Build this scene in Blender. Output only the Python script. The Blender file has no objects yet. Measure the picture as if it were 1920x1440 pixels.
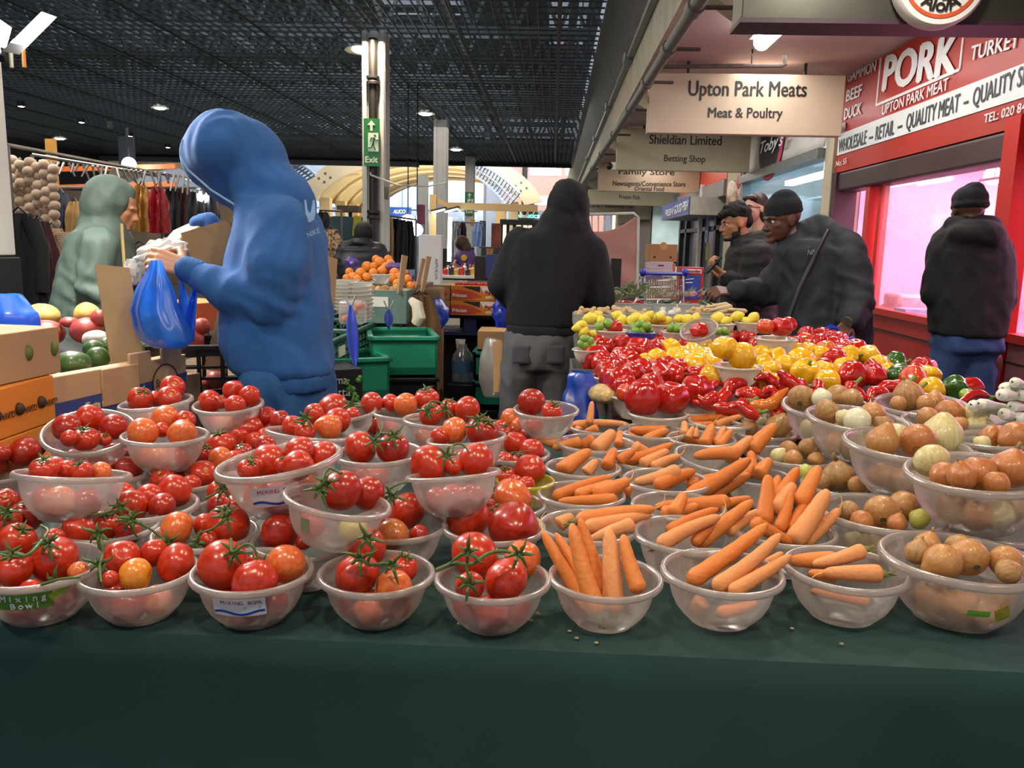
import bpy,bmesh,math,random
from mathutils import Vector,Matrix,noise
random.seed(7)
SC = bpy.context.scene
COL = SC.collection
R_ = math.radians
# ---------------------------------------------------------------- camera
F = 1553.0                       # focal length in pixels of the 1920x1440 frame
CAMLOC = Vector((0,0,1.42))
CM = Matrix.Rotation(R_(2.53),4,'Z') @ Matrix.Rotation(R_(90 - 9.60),4,'X') @ Matrix.Rotation(0.024,4,'Z')
cd = bpy.data.cameras.new('camera'); cam = bpy.data.objects.new('camera',cd); COL.objects.link(cam)
cam.matrix_world = Matrix.Translation(CAMLOC) @ CM
cd.sensor_width = 36.0; cd.lens = F / 1920 * 36.0; cd.clip_start = 0.05; cd.clip_end = 300
SC.camera = cam
# ---------------------------------------------------------------- colour management, world, big lights
vs = SC.view_settings
vs.view_transform = 'Standard'; vs.look = 'None'; vs.gamma = 1.0; vs.use_curve_mapping = False
vs.exposure = 0.22
W = bpy.data.worlds.new('sky'); SC.world = W; W.use_nodes = True
wn = W.node_tree.nodes; wl = W.node_tree.links
for n in list(wn):wn.remove(n)
wo = wn.new('ShaderNodeOutputWorld'); wb = wn.new('ShaderNodeBackground')
wtc = wn.new('ShaderNodeTexCoord'); wsep = wn.new('ShaderNodeSeparateXYZ'); wr = wn.new('ShaderNodeValToRGB')
wl.new(wtc.outputs['Generated'],wsep.inputs[0]); wl.new(wsep.outputs['Z'],wr.inputs[0])
wr.color_ramp.elements[0].color = (0.62,0.70,0.80,1); wr.color_ramp.elements[1].color = (0.70,0.80,0.95,1)
wl.new(wr.outputs[0],wb.inputs[0]); wb.inputs['Strength'].default_value = 0.42
wl.new(wb.outputs[0],wo.inputs[0])
SC.cycles.max_bounces = 8; SC.cycles.transparent_max_bounces = 16
SC.cycles.use_denoising = True
SC.cycles.sample_clamp_indirect = 4.0
def area_lamp(name,loc,size,power,col,target=None,size_y=None,spread=None):
 l = bpy.data.lights.new(name,'AREA'); l.energy = power; l.color = col
 l.shape = 'RECTANGLE' if size_y else 'DISK'; l.size = size
 if size_y:l.size_y = size_y
 if spread:l.spread = spread
 o = bpy.data.objects.new(name,l); COL.objects.link(o); o.location = loc
 d = (Vector(target) - Vector(loc)) if target else Vector((0,0,-1))
 o.rotation_euler = d.to_track_quat('-Z','Y').to_euler()
 return o
WARM = (1.0,0.80,0.56); NEUT = (1.0,0.91,0.78); COOL = (0.86,0.94,1.0)
# lamps hung over the front stall (above and behind the photographer, and along the stall)
for i,(x,y,z,p,s) in enumerate([(-1.5,0.15,2.9,17,.16),(-0.45,0.5,3.0,17,.16),(0.65,0.1,3.0,17,.16),(1.7,0.6,2.9,17,.16),
                                      (-1.7,1.9,3.1,16,.14),(0.2,2.3,3.3,16,.16),(1.2,3.0,2.85,18,.14)]):
 area_lamp('stall_lamp_light',(x,y,z),s,p,WARM if i % 2 else NEUT)
# big soft daylight that comes in through the open side behind the photographer and the open far court, plus added fill lamps
area_lamp('open_side_daylight',(-1.0,-4.5,2.9),6.0,9,(0.93,0.96,1.0),target=(0,3,0.9),size_y=2.2)
area_lamp('aisle_ceiling_light',(-2.6,6.5,3.85),5.0,75,(1.0,0.93,0.82),size_y=5.0)
for x,y,p in [(-7.5,7,420),(-7.5,19,420)]:area_lamp('roof_fill',(x,y,5.28),13.0,p,(.88,.95,1.0),size_y=10.0)  # added fill lamps under the roof deck, brightening trusses and mesh
area_lamp('clothes_stall_fill',(-4.6,6.9,3.3),1.5,90,(1.0,.93,.82),size_y=3.0)  # added fill lamp that lifts the dark clothes area
area_lamp('left_stall_light',(-2.3,3.3,2.8),.5,34,(1.0,.95,.86),size_y=.8)
area_lamp('court_front_fill',(-3,28.4,6.5),8.0,900,(.92,.96,1.0),target=(-3,42,3),size_y=2.0)  # added fill lamp aimed at the arch faces turned to the hall
area_lamp('court_vault_fill',(-5.2,37,1.2),4.0,550,(1.0,.93,.8),target=(-5.2,38,6),size_y=8.0)  # added upward fill lamp, unseen, brightening the vault lining
area_lamp('shop_canopy_light',(1.75,7.0,2.93),0.5,70,(1.0,0.95,0.9),size_y=6.0)
area_lamp('shop_canopy_light',(1.75,15.0,2.93),0.5,60,(1.0,0.92,0.84),size_y=7.0)
area_lamp('far_hall_light',(-3,20,3.85),8.0,220,(1.0,0.95,0.88),size_y=10.0)
area_lamp('court_daylight',(-1,36,9),14.0,9000,(0.9,0.96,1.0),target=(-1,44,2),size_y=6.0)
# ---------------------------------------------------------------- pixel <-> place helpers (1920x1440 frame)
def ray(px,py):
 return CM.to_3x3() @ Vector(((px - 960) / F,(720 - py) / F,-1.0))
def at(px,py,d):return CAMLOC + ray(px,py) * d
def aty(px,py,Y):
 r = ray(px,py); return CAMLOC + r * (Y / r.y)
def atx(px,py,X):
 r = ray(px,py); return CAMLOC + r * (X / r.x)
def atz(px,py,z):
 r = ray(px,py); return CAMLOC + r * ((z - CAMLOC.z) / r.z)
CMI = CM.to_3x3().inverted()
def proj(P):
 v = CMI @ (Vector(P) - CAMLOC); return (960 - F * v.x / v.z,720 + F * v.y / v.z,-v.z)
def lin(h):
 h = h.lstrip('#'); c = [int(h[i:i + 2],16) / 255 for i in (0,2,4)]
 return tuple(x / 12.92 if x <= 0.04045 else ((x + 0.055) / 1.055) ** 2.4 for x in c)
# ---------------------------------------------------------------- mesh builder
class MB:
 def __init__(s):s.v = []; s.f = []; s.m = []; s.cur = 0
 def add(s,vs,fs):
  b = len(s.v); s.v.extend(Vector(v) for v in vs)
  for f in fs:s.f.append([i + b for i in f]); s.m.append(s.cur)
  return s
 def slot(s,i):s.cur = i; return s
 def box(s,c,size,M=None):
  x,y,z = [k / 2 for k in size]; c = Vector(c)
  P = [Vector(p) for p in [(-x,-y,-z),(x,-y,-z),(x,y,-z),(-x,y,-z),(-x,-y,z),(x,-y,z),(x,y,z),(-x,y,z)]]
  P = [(M @ p if M else p) + c for p in P]
  return s.add(P,[(0,3,2,1),(4,5,6,7),(0,1,5,4),(1,2,6,5),(2,3,7,6),(3,0,4,7)])
 def bar(s,a,b,w,h=None,up=(0,0,1)):
  a = Vector(a); b = Vector(b); d = b - a; L = d.length
  if L < 1e-6:return s
  z = d / L; x = Vector(up).cross(z)
  if x.length < 1e-4:x = Vector((1,0,0)).cross(z)
  x.normalize(); y = z.cross(x)
  M = Matrix((x,y,z)).transposed()
  return s.box((a + b) / 2,(w,h or w,L),M)
 def quad(s,a,b,c,d):return s.add([a,b,c,d],[(0,1,2,3)])
 def lathe(s,prof,n=24,M=None,c=(0,0,0)):
  V = []; Fc = []; c = Vector(c); k = len(prof)
  for i in range(n):
   a = 2 * math.pi * i / n
   for r,z in prof:
    p = Vector((r * math.cos(a),r * math.sin(a),z)); V.append((M @ p if M else p) + c)
  for i in range(n):
   j = (i + 1) % n
   for q in range(k - 1):
    a0,a1,b1,b0 = i * k + q,i * k + q + 1,j * k + q + 1,j * k + q
    if prof[q][0] < 1e-6:Fc.append((a0,b1,a1))
    elif prof[q + 1][0] < 1e-6:Fc.append((a0,b0,a1))
    else:Fc.append((a0,b0,b1,a1))
  return s.add(V,Fc)
 def tube(s,pts,rad,n=8,cap=True,closed=False):
  pts = [Vector(p) for p in pts]; k = len(pts)
  rr = rad if isinstance(rad,(list,tuple)) else [rad] * k
  V = []; up = None; b = 0
  for i,p in enumerate(pts):
   d = (pts[min(i + 1,k - 1)] - pts[max(i - 1,0)])
   if d.length < 1e-9:d = Vector((0,0,1))
   d.normalize()
   if up is None:
    up = d.orthogonal().normalized()
   else:
    up = (up - d * up.dot(d))
    if up.length < 1e-6:up = d.orthogonal()
    up.normalize()
   w = d.cross(up)
   for j in range(n):
    a = 2 * math.pi * j / n; V.append(p + (up * math.cos(a) + w * math.sin(a)) * rr[i])
  Fc = []
  for i in range(k - 1):
   for j in range(n):
    q = (j + 1) % n; Fc.append((i * n + j,i * n + q,(i + 1) * n + q,(i + 1) * n + j))
  if cap:
   Fc.append(tuple(reversed(range(n)))); Fc.append(tuple((k - 1) * n + j for j in range(n)))
  return s.add(V,Fc)
 def ball(s,c,r,seg=16,rings=10,M=None,fn=None):
  r = r if isinstance(r,(tuple,list)) else (r,r,r); c = Vector(c); V = []; Fc = []
  V.append(Vector((0,0,1)))
  for i in range(1,rings):
   t = math.pi * i / rings
   for j in range(seg):
    a = 2 * math.pi * j / seg; V.append(Vector((math.sin(t) * math.cos(a),math.sin(t) * math.sin(a),math.cos(t))))
  V.append(Vector((0,0,-1)))
  if fn:V = [fn(v) for v in V]
  V = [Vector((v.x * r[0],v.y * r[1],v.z * r[2])) for v in V]
  V = [(M @ v if M else v) + c for v in V]
  for j in range(seg):Fc.append((0,1 + j,1 + (j + 1) % seg))
  for i in range(rings - 2):
   for j in range(seg):
    q = (j + 1) % seg; a = 1 + i * seg; b = a + seg
    Fc.append((a + j,b + j,b + q,a + q))
  L = len(V) - 1; a = 1 + (rings - 2) * seg
  for j in range(seg):Fc.append((L,a + (j + 1) % seg,a + j))
  return s.add(V,Fc)
 def grid(s,fn,nu,nv,thick=0.0):
  V = [fn(i / nu,j / nv) for j in range(nv + 1) for i in range(nu + 1)]
  Fc = [(j * (nu + 1) + i,j * (nu + 1) + i + 1,(j + 1) * (nu + 1) + i + 1,(j + 1) * (nu + 1) + i) for j in range(nv) for i in range(nu)]
  return s.add(V,Fc)
 def prism(s,poly,ex):          # polygon (3-D points, planar) extruded by vector ex
  n = len(poly); P = [Vector(p) for p in poly]; ex = Vector(ex)
  return s.add(P + [p + ex for p in P],[tuple(reversed(range(n))),tuple(range(n,2 * n))] + [(i,(i + 1) % n,(i + 1) % n + n,i + n) for i in range(n)])
 def build(s,name,mats,parent=None,local=False,smooth=True,origin=None,solid=0.0,bevel=0.0,subsurf=0,angle=38):
  me = bpy.data.meshes.new(name)
  if parent is not None and not local:
   Mi = WM[parent.name].inverted(); V = [Mi @ v for v in s.v]
  elif origin is not None:
   V = [v - Vector(origin) for v in s.v]
  else:V = s.v
  me.from_pydata([tuple(v) for v in V],[],s.f)
  mats = mats if isinstance(mats,(list,tuple)) else [mats]
  for m in mats:me.materials.append(m)
  if len(mats) > 1:me.polygons.foreach_set('material_index',s.m)
  me.update()
  if smooth:
   me.polygons.foreach_set('use_smooth',[True] * len(me.polygons))
   me.set_sharp_from_angle(angle=R_(angle))
  o = bpy.data.objects.new(name,me); COL.objects.link(o)
  if parent is not None:
   o.parent = parent; WM[o.name] = WM[parent.name].copy()
  elif origin is not None:
   o.location = origin; WM[o.name] = Matrix.Translation(Vector(origin))
  else:WM[o.name] = Matrix.Identity(4)
  if solid:
   m = o.modifiers.new('solid','SOLIDIFY'); m.thickness = solid; m.offset = 0
  if bevel:
   m = o.modifiers.new('bevel','BEVEL'); m.width = bevel; m.segments = 2; m.limit_method = 'ANGLE'
  if subsurf:
   m = o.modifiers.new('sub','SUBSURF'); m.levels = subsurf; m.render_levels = subsurf
  return o
WM = {}
def tag(o,label=None,cat=None,group=None,kind=None):
 if label:o['label'] = label
 if cat:o['category'] = cat
 if group:o['group'] = group
 if kind:o['kind'] = kind
 return o
def struct(o):o['kind'] = 'structure'; return o
def thing(name,label,cat,loc=(0,0,0),M=None,group=None):
 o = bpy.data.objects.new(name,None); COL.objects.link(o)
 m = Matrix.Translation(Vector(loc)) @ (M.to_4x4() if M else Matrix.Identity(4))
 o.matrix_world = m; WM[o.name] = m; o.empty_display_size = 0.05
 return tag(o,label,cat,group)
def copy_thing(src,M,label,group=None,children=None):
 c = src.copy(); COL.objects.link(c); c.parent = None; c.matrix_world = M; WM[c.name] = M.copy(); c['label'] = label
 if group:c['group'] = group
 for ch in src.children:
  if children is not None and not children(ch):continue
  k = ch.copy(); COL.objects.link(k); k.parent = c; WM[k.name] = M.copy()
  for g in ch.children:
   q = g.copy(); COL.objects.link(q); q.parent = k
 return c
def basis(x,y,z):return Matrix((Vector(x),Vector(y),Vector(z))).transposed()
def zalign(n,spin=0.0):
 return Vector(n).to_track_quat('Z','Y').to_matrix() @ Matrix.Rotation(spin,3,'Z')
ORD = ['first','second','third','fourth','fifth','sixth','seventh','eighth','ninth','tenth','eleventh','twelfth','thirteenth',
       'fourteenth','fifteenth','sixteenth','seventeenth','eighteenth','nineteenth','twentieth','twenty-first','twenty-second','twenty-third','twenty-fourth','twenty-fifth','twenty-sixth']
# ---------------------------------------------------------------- materials
MATS = {}
def pm(name,col,rough=0.55,var=0.12,scale=14.0,bump=0.0,bscale=60.0,metal=0.0,coat=0.0,sss=0.0,col2=None,spec=None,stretch=None,
       emit=0.0,wave=None,sheen=0.0,detail=3.0,trans=0.0,contrast=None):
 """procedural principled material: a noise mixes two tints, another one bumps the surface"""
 if name in MATS:return MATS[name]
 m = bpy.data.materials.new(name); m.use_nodes = True; nt = m.node_tree; N = nt.nodes; L = nt.links
 b = N['Principled BSDF']
 c = lin(col) if isinstance(col,str) else col
 if col2 is None:c2 = tuple(min(1,k * (1 + var) + 0.0) for k in c); c1 = tuple(k * (1 - var) for k in c)
 else:c1 = c; c2 = lin(col2) if isinstance(col2,str) else col2
 tc = N.new('ShaderNodeTexCoord'); src = tc.outputs['Object']
 if stretch:
  mp = N.new('ShaderNodeMapping'); mp.inputs['Scale'].default_value = stretch; L.new(src,mp.inputs[0]); src = mp.outputs[0]
 nz = N.new('ShaderNodeTexNoise'); nz.inputs['Scale'].default_value = scale; nz.inputs['Detail'].default_value = detail
 L.new(src,nz.inputs['Vector'])
 rp = N.new('ShaderNodeValToRGB'); lo,hi = contrast or (0.3,0.7)
 rp.color_ramp.elements[0].position = lo; rp.color_ramp.elements[1].position = hi
 rp.color_ramp.elements[0].color = (*c1,1); rp.color_ramp.elements[1].color = (*c2,1)
 L.new(nz.outputs[0],rp.inputs[0]); L.new(rp.outputs[0],b.inputs['Base Color'])
 b.inputs['Roughness'].default_value = rough; b.inputs['Metallic'].default_value = metal
 if coat:b.inputs['Coat Weight'].default_value = coat; b.inputs['Coat Roughness'].default_value = 0.12
 if sss:
  b.inputs['Subsurface Weight'].default_value = sss; b.inputs['Subsurface Radius'].default_value = (0.02,0.006,0.003); b.inputs['Subsurface Scale'].default_value = 0.5
 if spec is not None:b.inputs['Specular IOR Level'].default_value = spec
 if sheen:b.inputs['Sheen Weight'].default_value = sheen; b.inputs['Sheen Roughness'].default_value = 0.6
 if trans:b.inputs['Transmission Weight'].default_value = trans
 if emit:
  L.new(rp.outputs[0],b.inputs['Emission Color']); b.inputs['Emission Strength'].default_value = emit
 if bump or wave:
  bp = N.new('ShaderNodeBump'); bp.inputs['Strength'].default_value = bump or 0.3; bp.inputs['Distance'].default_value = 0.004
  if wave:
   wv = N.new('ShaderNodeTexWave'); wv.bands_direction = wave[0]; wv.inputs['Scale'].default_value = wave[1]; wv.inputs['Distortion'].default_value = wave[2]
   L.new(tc.outputs['Object'],wv.inputs['Vector']); L.new(wv.outputs[1],bp.inputs['Height'])
  else:
   n2 = N.new('ShaderNodeTexNoise'); n2.inputs['Scale'].default_value = bscale; n2.inputs['Detail'].default_value = 4; L.new(src,n2.inputs['Vector']); L.new(n2.outputs[0],bp.inputs['Height'])
  L.new(bp.outputs[0],b.inputs['Normal'])
 MATS[name] = m
 return m
def emis(name,col,strength):
 if name in MATS:return MATS[name]
 m = bpy.data.materials.new(name); m.use_nodes = True; N = m.node_tree.nodes; b = N['Principled BSDF']
 c = lin(col) if isinstance(col,str) else col
 b.inputs['Base Color'].default_value = (*c,1); b.inputs['Emission Color'].default_value = (*c,1); b.inputs['Emission Strength'].default_value = strength
 MATS[name] = m; return m
def film(name,col,clear=0.5,rough=0.25,gloss=0.12,transl=0.5,blur=0.0,tint=None):
 """thin plastic: part clear, part milky scattering, a little gloss"""
 if name in MATS:return MATS[name]
 m = bpy.data.materials.new(name); m.use_nodes = True; nt = m.node_tree; N = nt.nodes; L = nt.links
 N.remove(N['Principled BSDF']); out = N['Material Output']
 c = lin(col) if isinstance(col,str) else col
 tr = N.new('ShaderNodeBsdfTransparent'); tr.inputs[0].default_value = (*(tint or (1,1,1)),1)
 df = N.new('ShaderNodeBsdfDiffuse'); df.inputs[0].default_value = (*c,1)
 tl = N.new('ShaderNodeBsdfTranslucent'); tl.inputs[0].default_value = (*c,1)
 gl = N.new('ShaderNodeBsdfGlossy'); gl.inputs['Roughness'].default_value = rough; gl.inputs[0].default_value = (1,1,1,1)
 m1 = N.new('ShaderNodeMixShader'); m1.inputs[0].default_value = transl; L.new(df.outputs[0],m1.inputs[1]); L.new(tl.outputs[0],m1.inputs[2])
 see = tr.outputs[0]
 if blur:
  rf = N.new('ShaderNodeBsdfRefraction'); rf.inputs['IOR'].default_value = 1.02; rf.inputs['Roughness'].default_value = blur
  rf.inputs[0].default_value = (*(tint or (1,1,1)),1)
  mb = N.new('ShaderNodeMixShader'); mb.inputs[0].default_value = 0.45; L.new(tr.outputs[0],mb.inputs[1]); L.new(rf.outputs[0],mb.inputs[2]); see = mb.outputs[0]
 nz = N.new('ShaderNodeTexNoise'); nz.inputs['Scale'].default_value = 18; tc = N.new('ShaderNodeTexCoord'); L.new(tc.outputs['Object'],nz.inputs['Vector'])
 mr = N.new('ShaderNodeMapRange'); mr.inputs['To Min'].default_value = clear - 0.06; mr.inputs['To Max'].default_value = clear + 0.06; L.new(nz.outputs[0],mr.inputs[0])
 m2 = N.new('ShaderNodeMixShader'); L.new(mr.outputs[0],m2.inputs[0]); L.new(m1.outputs[0],m2.inputs[1]); L.new(see,m2.inputs[2])
 fr = N.new('ShaderNodeLayerWeight'); fr.inputs[0].default_value = 0.25
 mm = N.new('ShaderNodeMath'); mm.operation = 'MULTIPLY_ADD'; mm.inputs[1].default_value = 0.26; mm.inputs[2].default_value = gloss * 0.5; L.new(fr.outputs['Fresnel'],mm.inputs[0])
 m3 = N.new('ShaderNodeMixShader'); L.new(mm.outputs[0],m3.inputs[0]); L.new(m2.outputs[0],m3.inputs[1]); L.new(gl.outputs[0],m3.inputs[2])
 L.new(m3.outputs[0],out.inputs[0]); MATS[name] = m; return m
# ---------------------------------------------------------------- writing
def text(name,body,mat,parent,origin,right,up,size,align='CENTER',offset=0.0,sx=1.0,shear=0.0,extrude=0.0005,lift=0.0015,spacing=1.0):
 """raised lettering on a surface spanned by the world vectors right and up; its cap height is about 0.7*size"""
 cu = bpy.data.curves.new(name,'FONT'); cu.body = body; cu.size = size; cu.align_x = align; cu.align_y = 'CENTER'
 cu['bold'] = min(.05,offset * 4.2) * size; cu.extrude = extrude; cu.shear = shear; cu.space_character = spacing; cu.resolution_u = 3
 cu.materials.append(mat)
 o = bpy.data.objects.new(name,cu); COL.objects.link(o)
 x = Vector(right).normalized(); y = (Vector(up) - x * Vector(up).dot(x)).normalized(); z = x.cross(y)
 M = Matrix.Translation(Vector(origin) + z * lift) @ basis(x,y,z).to_4x4() @ Matrix.Diagonal((sx,1,1,1))
 if parent is not None:
  o.parent = parent; o.matrix_local = WM[parent.name].inverted() @ M
 else:o.matrix_world = M
 WM[o.name] = M
 return o
# ================================================================ writing fitted between two points
FITS = []
def fit_text(name,body,mat,parent,A,B,cap,up=(0,0,1),offset=0.0,shear=0.0,lift=0.002,spacing=1.0,fit=True):
 A = Vector(A); B = Vector(B)
 o = text(name,body,mat,parent,(A + B) / 2,B - A,up,cap / 0.7,offset=offset,shear=shear,lift=lift,spacing=spacing)
 if fit:FITS.append((o,(B - A).length))
 return o
def finish_fits():
 bpy.context.view_layer.update()
 for o,w in FITS:
  xs = [c[0] for c in o.bound_box]; k = w / max(1e-6,max(xs) - min(xs))
  o.matrix_local = o.matrix_local @ Matrix.Diagonal((k,1,1,1))
def capsize(px,P):return px * proj(P)[2] / F
def tx(name,body,mat,parent,X,a,b,cap,**k):      # on a wall of constant X
 A,B = atx(*a,X),atx(*b,X); return fit_text(name,body,mat,parent,A,B,capsize(cap,(A + B) / 2),**k)
def ty(name,body,mat,parent,Y,a,b,cap,**k):      # on a board of constant Y
 A,B = aty(*a,Y),aty(*b,Y); return fit_text(name,body,mat,parent,A,B,capsize(cap,(A + B) / 2),**k)
BLACKINK = pm('black_paint','#15110f',.5); WHITEINK = pm('white_paint','#e9ebea',.45,.03); CREAMINK = pm('cream_paint','#efe6cf',.5,.03)
# ================================================================ floor, roof, ceiling
fl = pm('dark_paving','#3a3533',.55,.25,3.0,bump=.15,bscale=40)
b = MB().quad((-16,-6,0),(6,-6,0),(6,62,0),(-16,62,0)); struct(b.build('floor',fl,smooth=False))
CZ = 4.0
steel = pm('dark_ceiling_steel','#6a7072',.5,.2,6); slat = pm('ceiling_mesh_black','#3a4042',.45,.2,5)
deck = pm('roof_deck_grey','#565b5c',.7,.25,.6,wave=('X',6,.5))
b = MB(); XL,XR,YN,YF = -15.0,.5,-3.0,27.5
x = XL
while x < XR:
 b.box((x,(YN + YF) / 2,CZ),(.012,YF - YN,.03)); x += .125
y = 2.5
while y < YF:
 b.box(((XL + XR) / 2,y,CZ + .012),(XR - XL,.012,.02)); y += .25
for i in range(13):b.box((XL + 1.25 * i,(YN + YF) / 2,CZ + .03),(.05,YF - YN,.06))
struct(b.build('ceiling',slat,smooth=False))
b = MB()
for k in range(15):                                   # lattice trusses above the open mesh
 y = 1.2 + k * 1.8
 b.box(((XL + XR) / 2,y,CZ + .3),(XR - XL,.09,.09)); b.box(((XL + XR) / 2,y,CZ + 1.05),(XR - XL,.09,.09))
 for i in range(26):
  x0 = XL + i * .6; b.bar((x0,y,CZ + .3),(x0 + .3,y,CZ + 1.05),.05); b.bar((x0 + .3,y,CZ + 1.05),(x0 + .6,y,CZ + .3),.05)
for i in range(9):b.box((XL + 1.9 * i,(YN + YF) / 2,CZ + .75),(.12,YF - YN,.16)); b.box((XL + 1.9 * i + .9,(YN + YF) / 2,CZ + .38),(.04,YF - YN,.04))
tr = struct(b.build('ceiling_beam',steel,smooth=False))
# roof deck with two glazed openings
RZ = CZ + 1.35
def hole(px0,py0,px1,py1):
 p = atz(px0,py0,RZ); q = atz(px1,py1,RZ); return (min(p.x,q.x),min(p.y,q.y),max(p.x,q.x),max(p.y,q.y))
H1 = hole(735,38,868,2); H2 = hole(1030,92,1112,-40); H3 = hole(735,72,850,52)
xs = sorted({XL,XR + .2,H1[0],H1[2],H2[0],H2[2],H3[0],H3[2]}); ys = sorted({YN,YF,H1[1],H1[3],H2[1],H2[3],H3[1],H3[3]})
b = MB()
for i in range(len(xs) - 1):
 for j in range(len(ys) - 1):
  cx,cy = (xs[i] + xs[i + 1]) / 2,(ys[j] + ys[j + 1]) / 2
  if any(h[0] < cx < h[2] and h[1] < cy < h[3] for h in (H1,H2,H3)):continue
  b.box((cx,cy,RZ + .05),(xs[i + 1] - xs[i],ys[j + 1] - ys[j],.1))
struct(b.build('roof',deck,smooth=False))
for n,h in enumerate((H1,H2,H3)):
 b = MB().box(((h[0] + h[2]) / 2,(h[1] + h[3]) / 2,RZ + .12),(h[2] - h[0],h[3] - h[1],.012))
 struct(b.build('window_%d' % (n + 1),film('skylight_glass','#dfe8f0',.82,.1,.05,.5),smooth=False))
# side and back walls of the hall (dark, far left) and its front edge beam
dk = pm('hall_wall_dark','#2b2927',.8,.2,2)
struct(MB().box((XL - .1,12,2.7),(.2,32,5.4)).build('wall_left',dk,smooth=False))
b = MB().box(((XL + XR) / 2,YF + .1,CZ + .33),(XR - XL + .2,.2,.9)); struct(b.build('trim_1',pm('edge_beam_dark','#1d2021',.6),smooth=False))
b = MB().box((-9.7,YF - .02,CZ - .12),(10.6,.12,.16)); struct(b.build('trim_2',pm('edge_beam_pale','#8f9290',.6),smooth=False))
# ================================================================ shop canopy on the right
FX,SX = .82,2.62                                    # fascia line and shop-front line
cream = pm('canopy_cream','#b3ac97',.65,.16,5,bump=.1); pinkish = pm('soffit_pink','#b89f9b',.6,.1,2,bump=.05)
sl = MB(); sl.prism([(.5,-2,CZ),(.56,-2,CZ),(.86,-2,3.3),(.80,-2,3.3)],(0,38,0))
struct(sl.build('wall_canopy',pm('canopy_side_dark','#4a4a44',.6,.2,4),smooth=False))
b = MB().box((FX,16,3.12),(.12,40,.36)); struct(b.build('trim_3',cream,smooth=False))
b = MB().box(((FX + SX) / 2 + .6,16.5,3.03),(SX - FX + 1.3,41,.1)); struct(b.build('ceiling_canopy',pinkish,smooth=False))
b = MB()
for y in (4.9,8.6,12.4,16.2,20,23.8,27.6):
 b.prism([(FX - .02,y,3.03),(FX - .02,y,2.82),(FX + .22,y,2.66),(FX + .42,y,2.86),(FX + .42,y,3.03)],(0,.16,0))
 b.box((FX + .5,y + .08,3.0),(.25,.3,.14))
struct(b.build('ceiling_canopy_beam',cream,smooth=False))
# fascia services: galvanised conduit, rain pipe on brackets
t = thing('conduit','straight galvanised conduit run along the top of the cream canopy edge','conduit',(FX - .1,3,3.34))
galv = pm('galvanised','#8f9493',.45,.15,20,metal=.6); pipeM = pm('grey_pipe','#6a6b67',.5,.2,12,bump=.1)
b = MB().box((FX - .09,16,3.33),(.06,38,.05)); b.build('trunking',galv,t,smooth=False)
for y in (6.1,9.0,12,15.5,19):MB().box((FX - .1,y,3.33),(.1,.22,.09)).build('junction_box',galv,t,bevel=.008)
t = thing('rain_pipe','long grey pipe running under the canopy edge past the hanging signs','pipe',(.87,4,2.83))
P0 = atx(1312,0,.70); P1 = atx(1083,360,.70)
dirp = (P1 - P0).normalized(); A0 = P0 - dirp * .5; A1 = P1
MB().tube([A0,A1],.038,12).build('pipe',pipeM,t)
for y in (4.6,5.6,6.8,8.3,10.4,13,16):
 q = P0 + dirp * ((y - P0.y) / dirp.y); MB().tube([q - dirp * .06,q + dirp * .06],.049,12).build('pipe_collar',pipeM,t)
 MB().tube([q,q + Vector((.2,0,.0))],.012,6).build('bracket',pm('rusty_bracket','#4a3f38',.7,.3,30),t)
q = aty(1238,124,6.9);
t = thing('bent_pipe','thin rusty pipe with an upturned end over the nearest hanging sign','pipe',aty(1350,124,6.9))
MB().tube([aty(1236,125,6.9),aty(1466,123,6.9),aty(1472,121,6.9),aty(1471,104,6.9)],.017,8).build('pipe',pm('rusty_bracket','#4a3f38',.7),t)
MB().tube([aty(1409,122,6.9),aty(1411,92,6.9)],.006,5).build('hanger_wire',BLACKINK,t)
# fluorescent lamp under the soffit
def canopy_lamp(px,py,Y,label):
 p = aty(px,py,Y); t = thing('canopy_light',label,'lamp',p,group=None)
 z = 2.95
 MB().box((p.x,p.y,z),(.16,.72,.06)).build('housing',pm('lamp_white','#d8d6d0',.4),t,smooth=False)
 MB().tube([(p.x,p.y - .34,z - .06),(p.x,p.y - .3,z - .06),(p.x,p.y + .3,z - .06),(p.x,p.y + .34,z - .06)],[.03,.06,.06,.03],14).build('diffuser',emis('tube_glow',(1,.97,.92),14),t)
canopy_lamp(1448,70,6.05,'glowing oval lamp under the pink canopy soffit beside the butcher sign')
# bird spikes on the fascia ledge
b = MB(); rs = random.Random(3)
for k in range(150):
 y = 5 + k * .09; x0 = FX - .09; z0 = 3.36
 b.tube([(x0,y,z0),(x0 + rs.uniform(-.06,.06),y + rs.uniform(-.03,.03),z0 + .11)],.0016,3,cap=False)
for k in range(26):
 p = aty(1245 + k * 8.5,118,7.45); b.tube([p,p + Vector((rs.uniform(-.04,.04),0,.1))],.0014,3,cap=False)
tag(b.build('bird_spikes',BLACKINK,smooth=False),'fine wire bird spikes bristling along the cream canopy ledge','bird spikes',kind='stuff')
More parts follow.
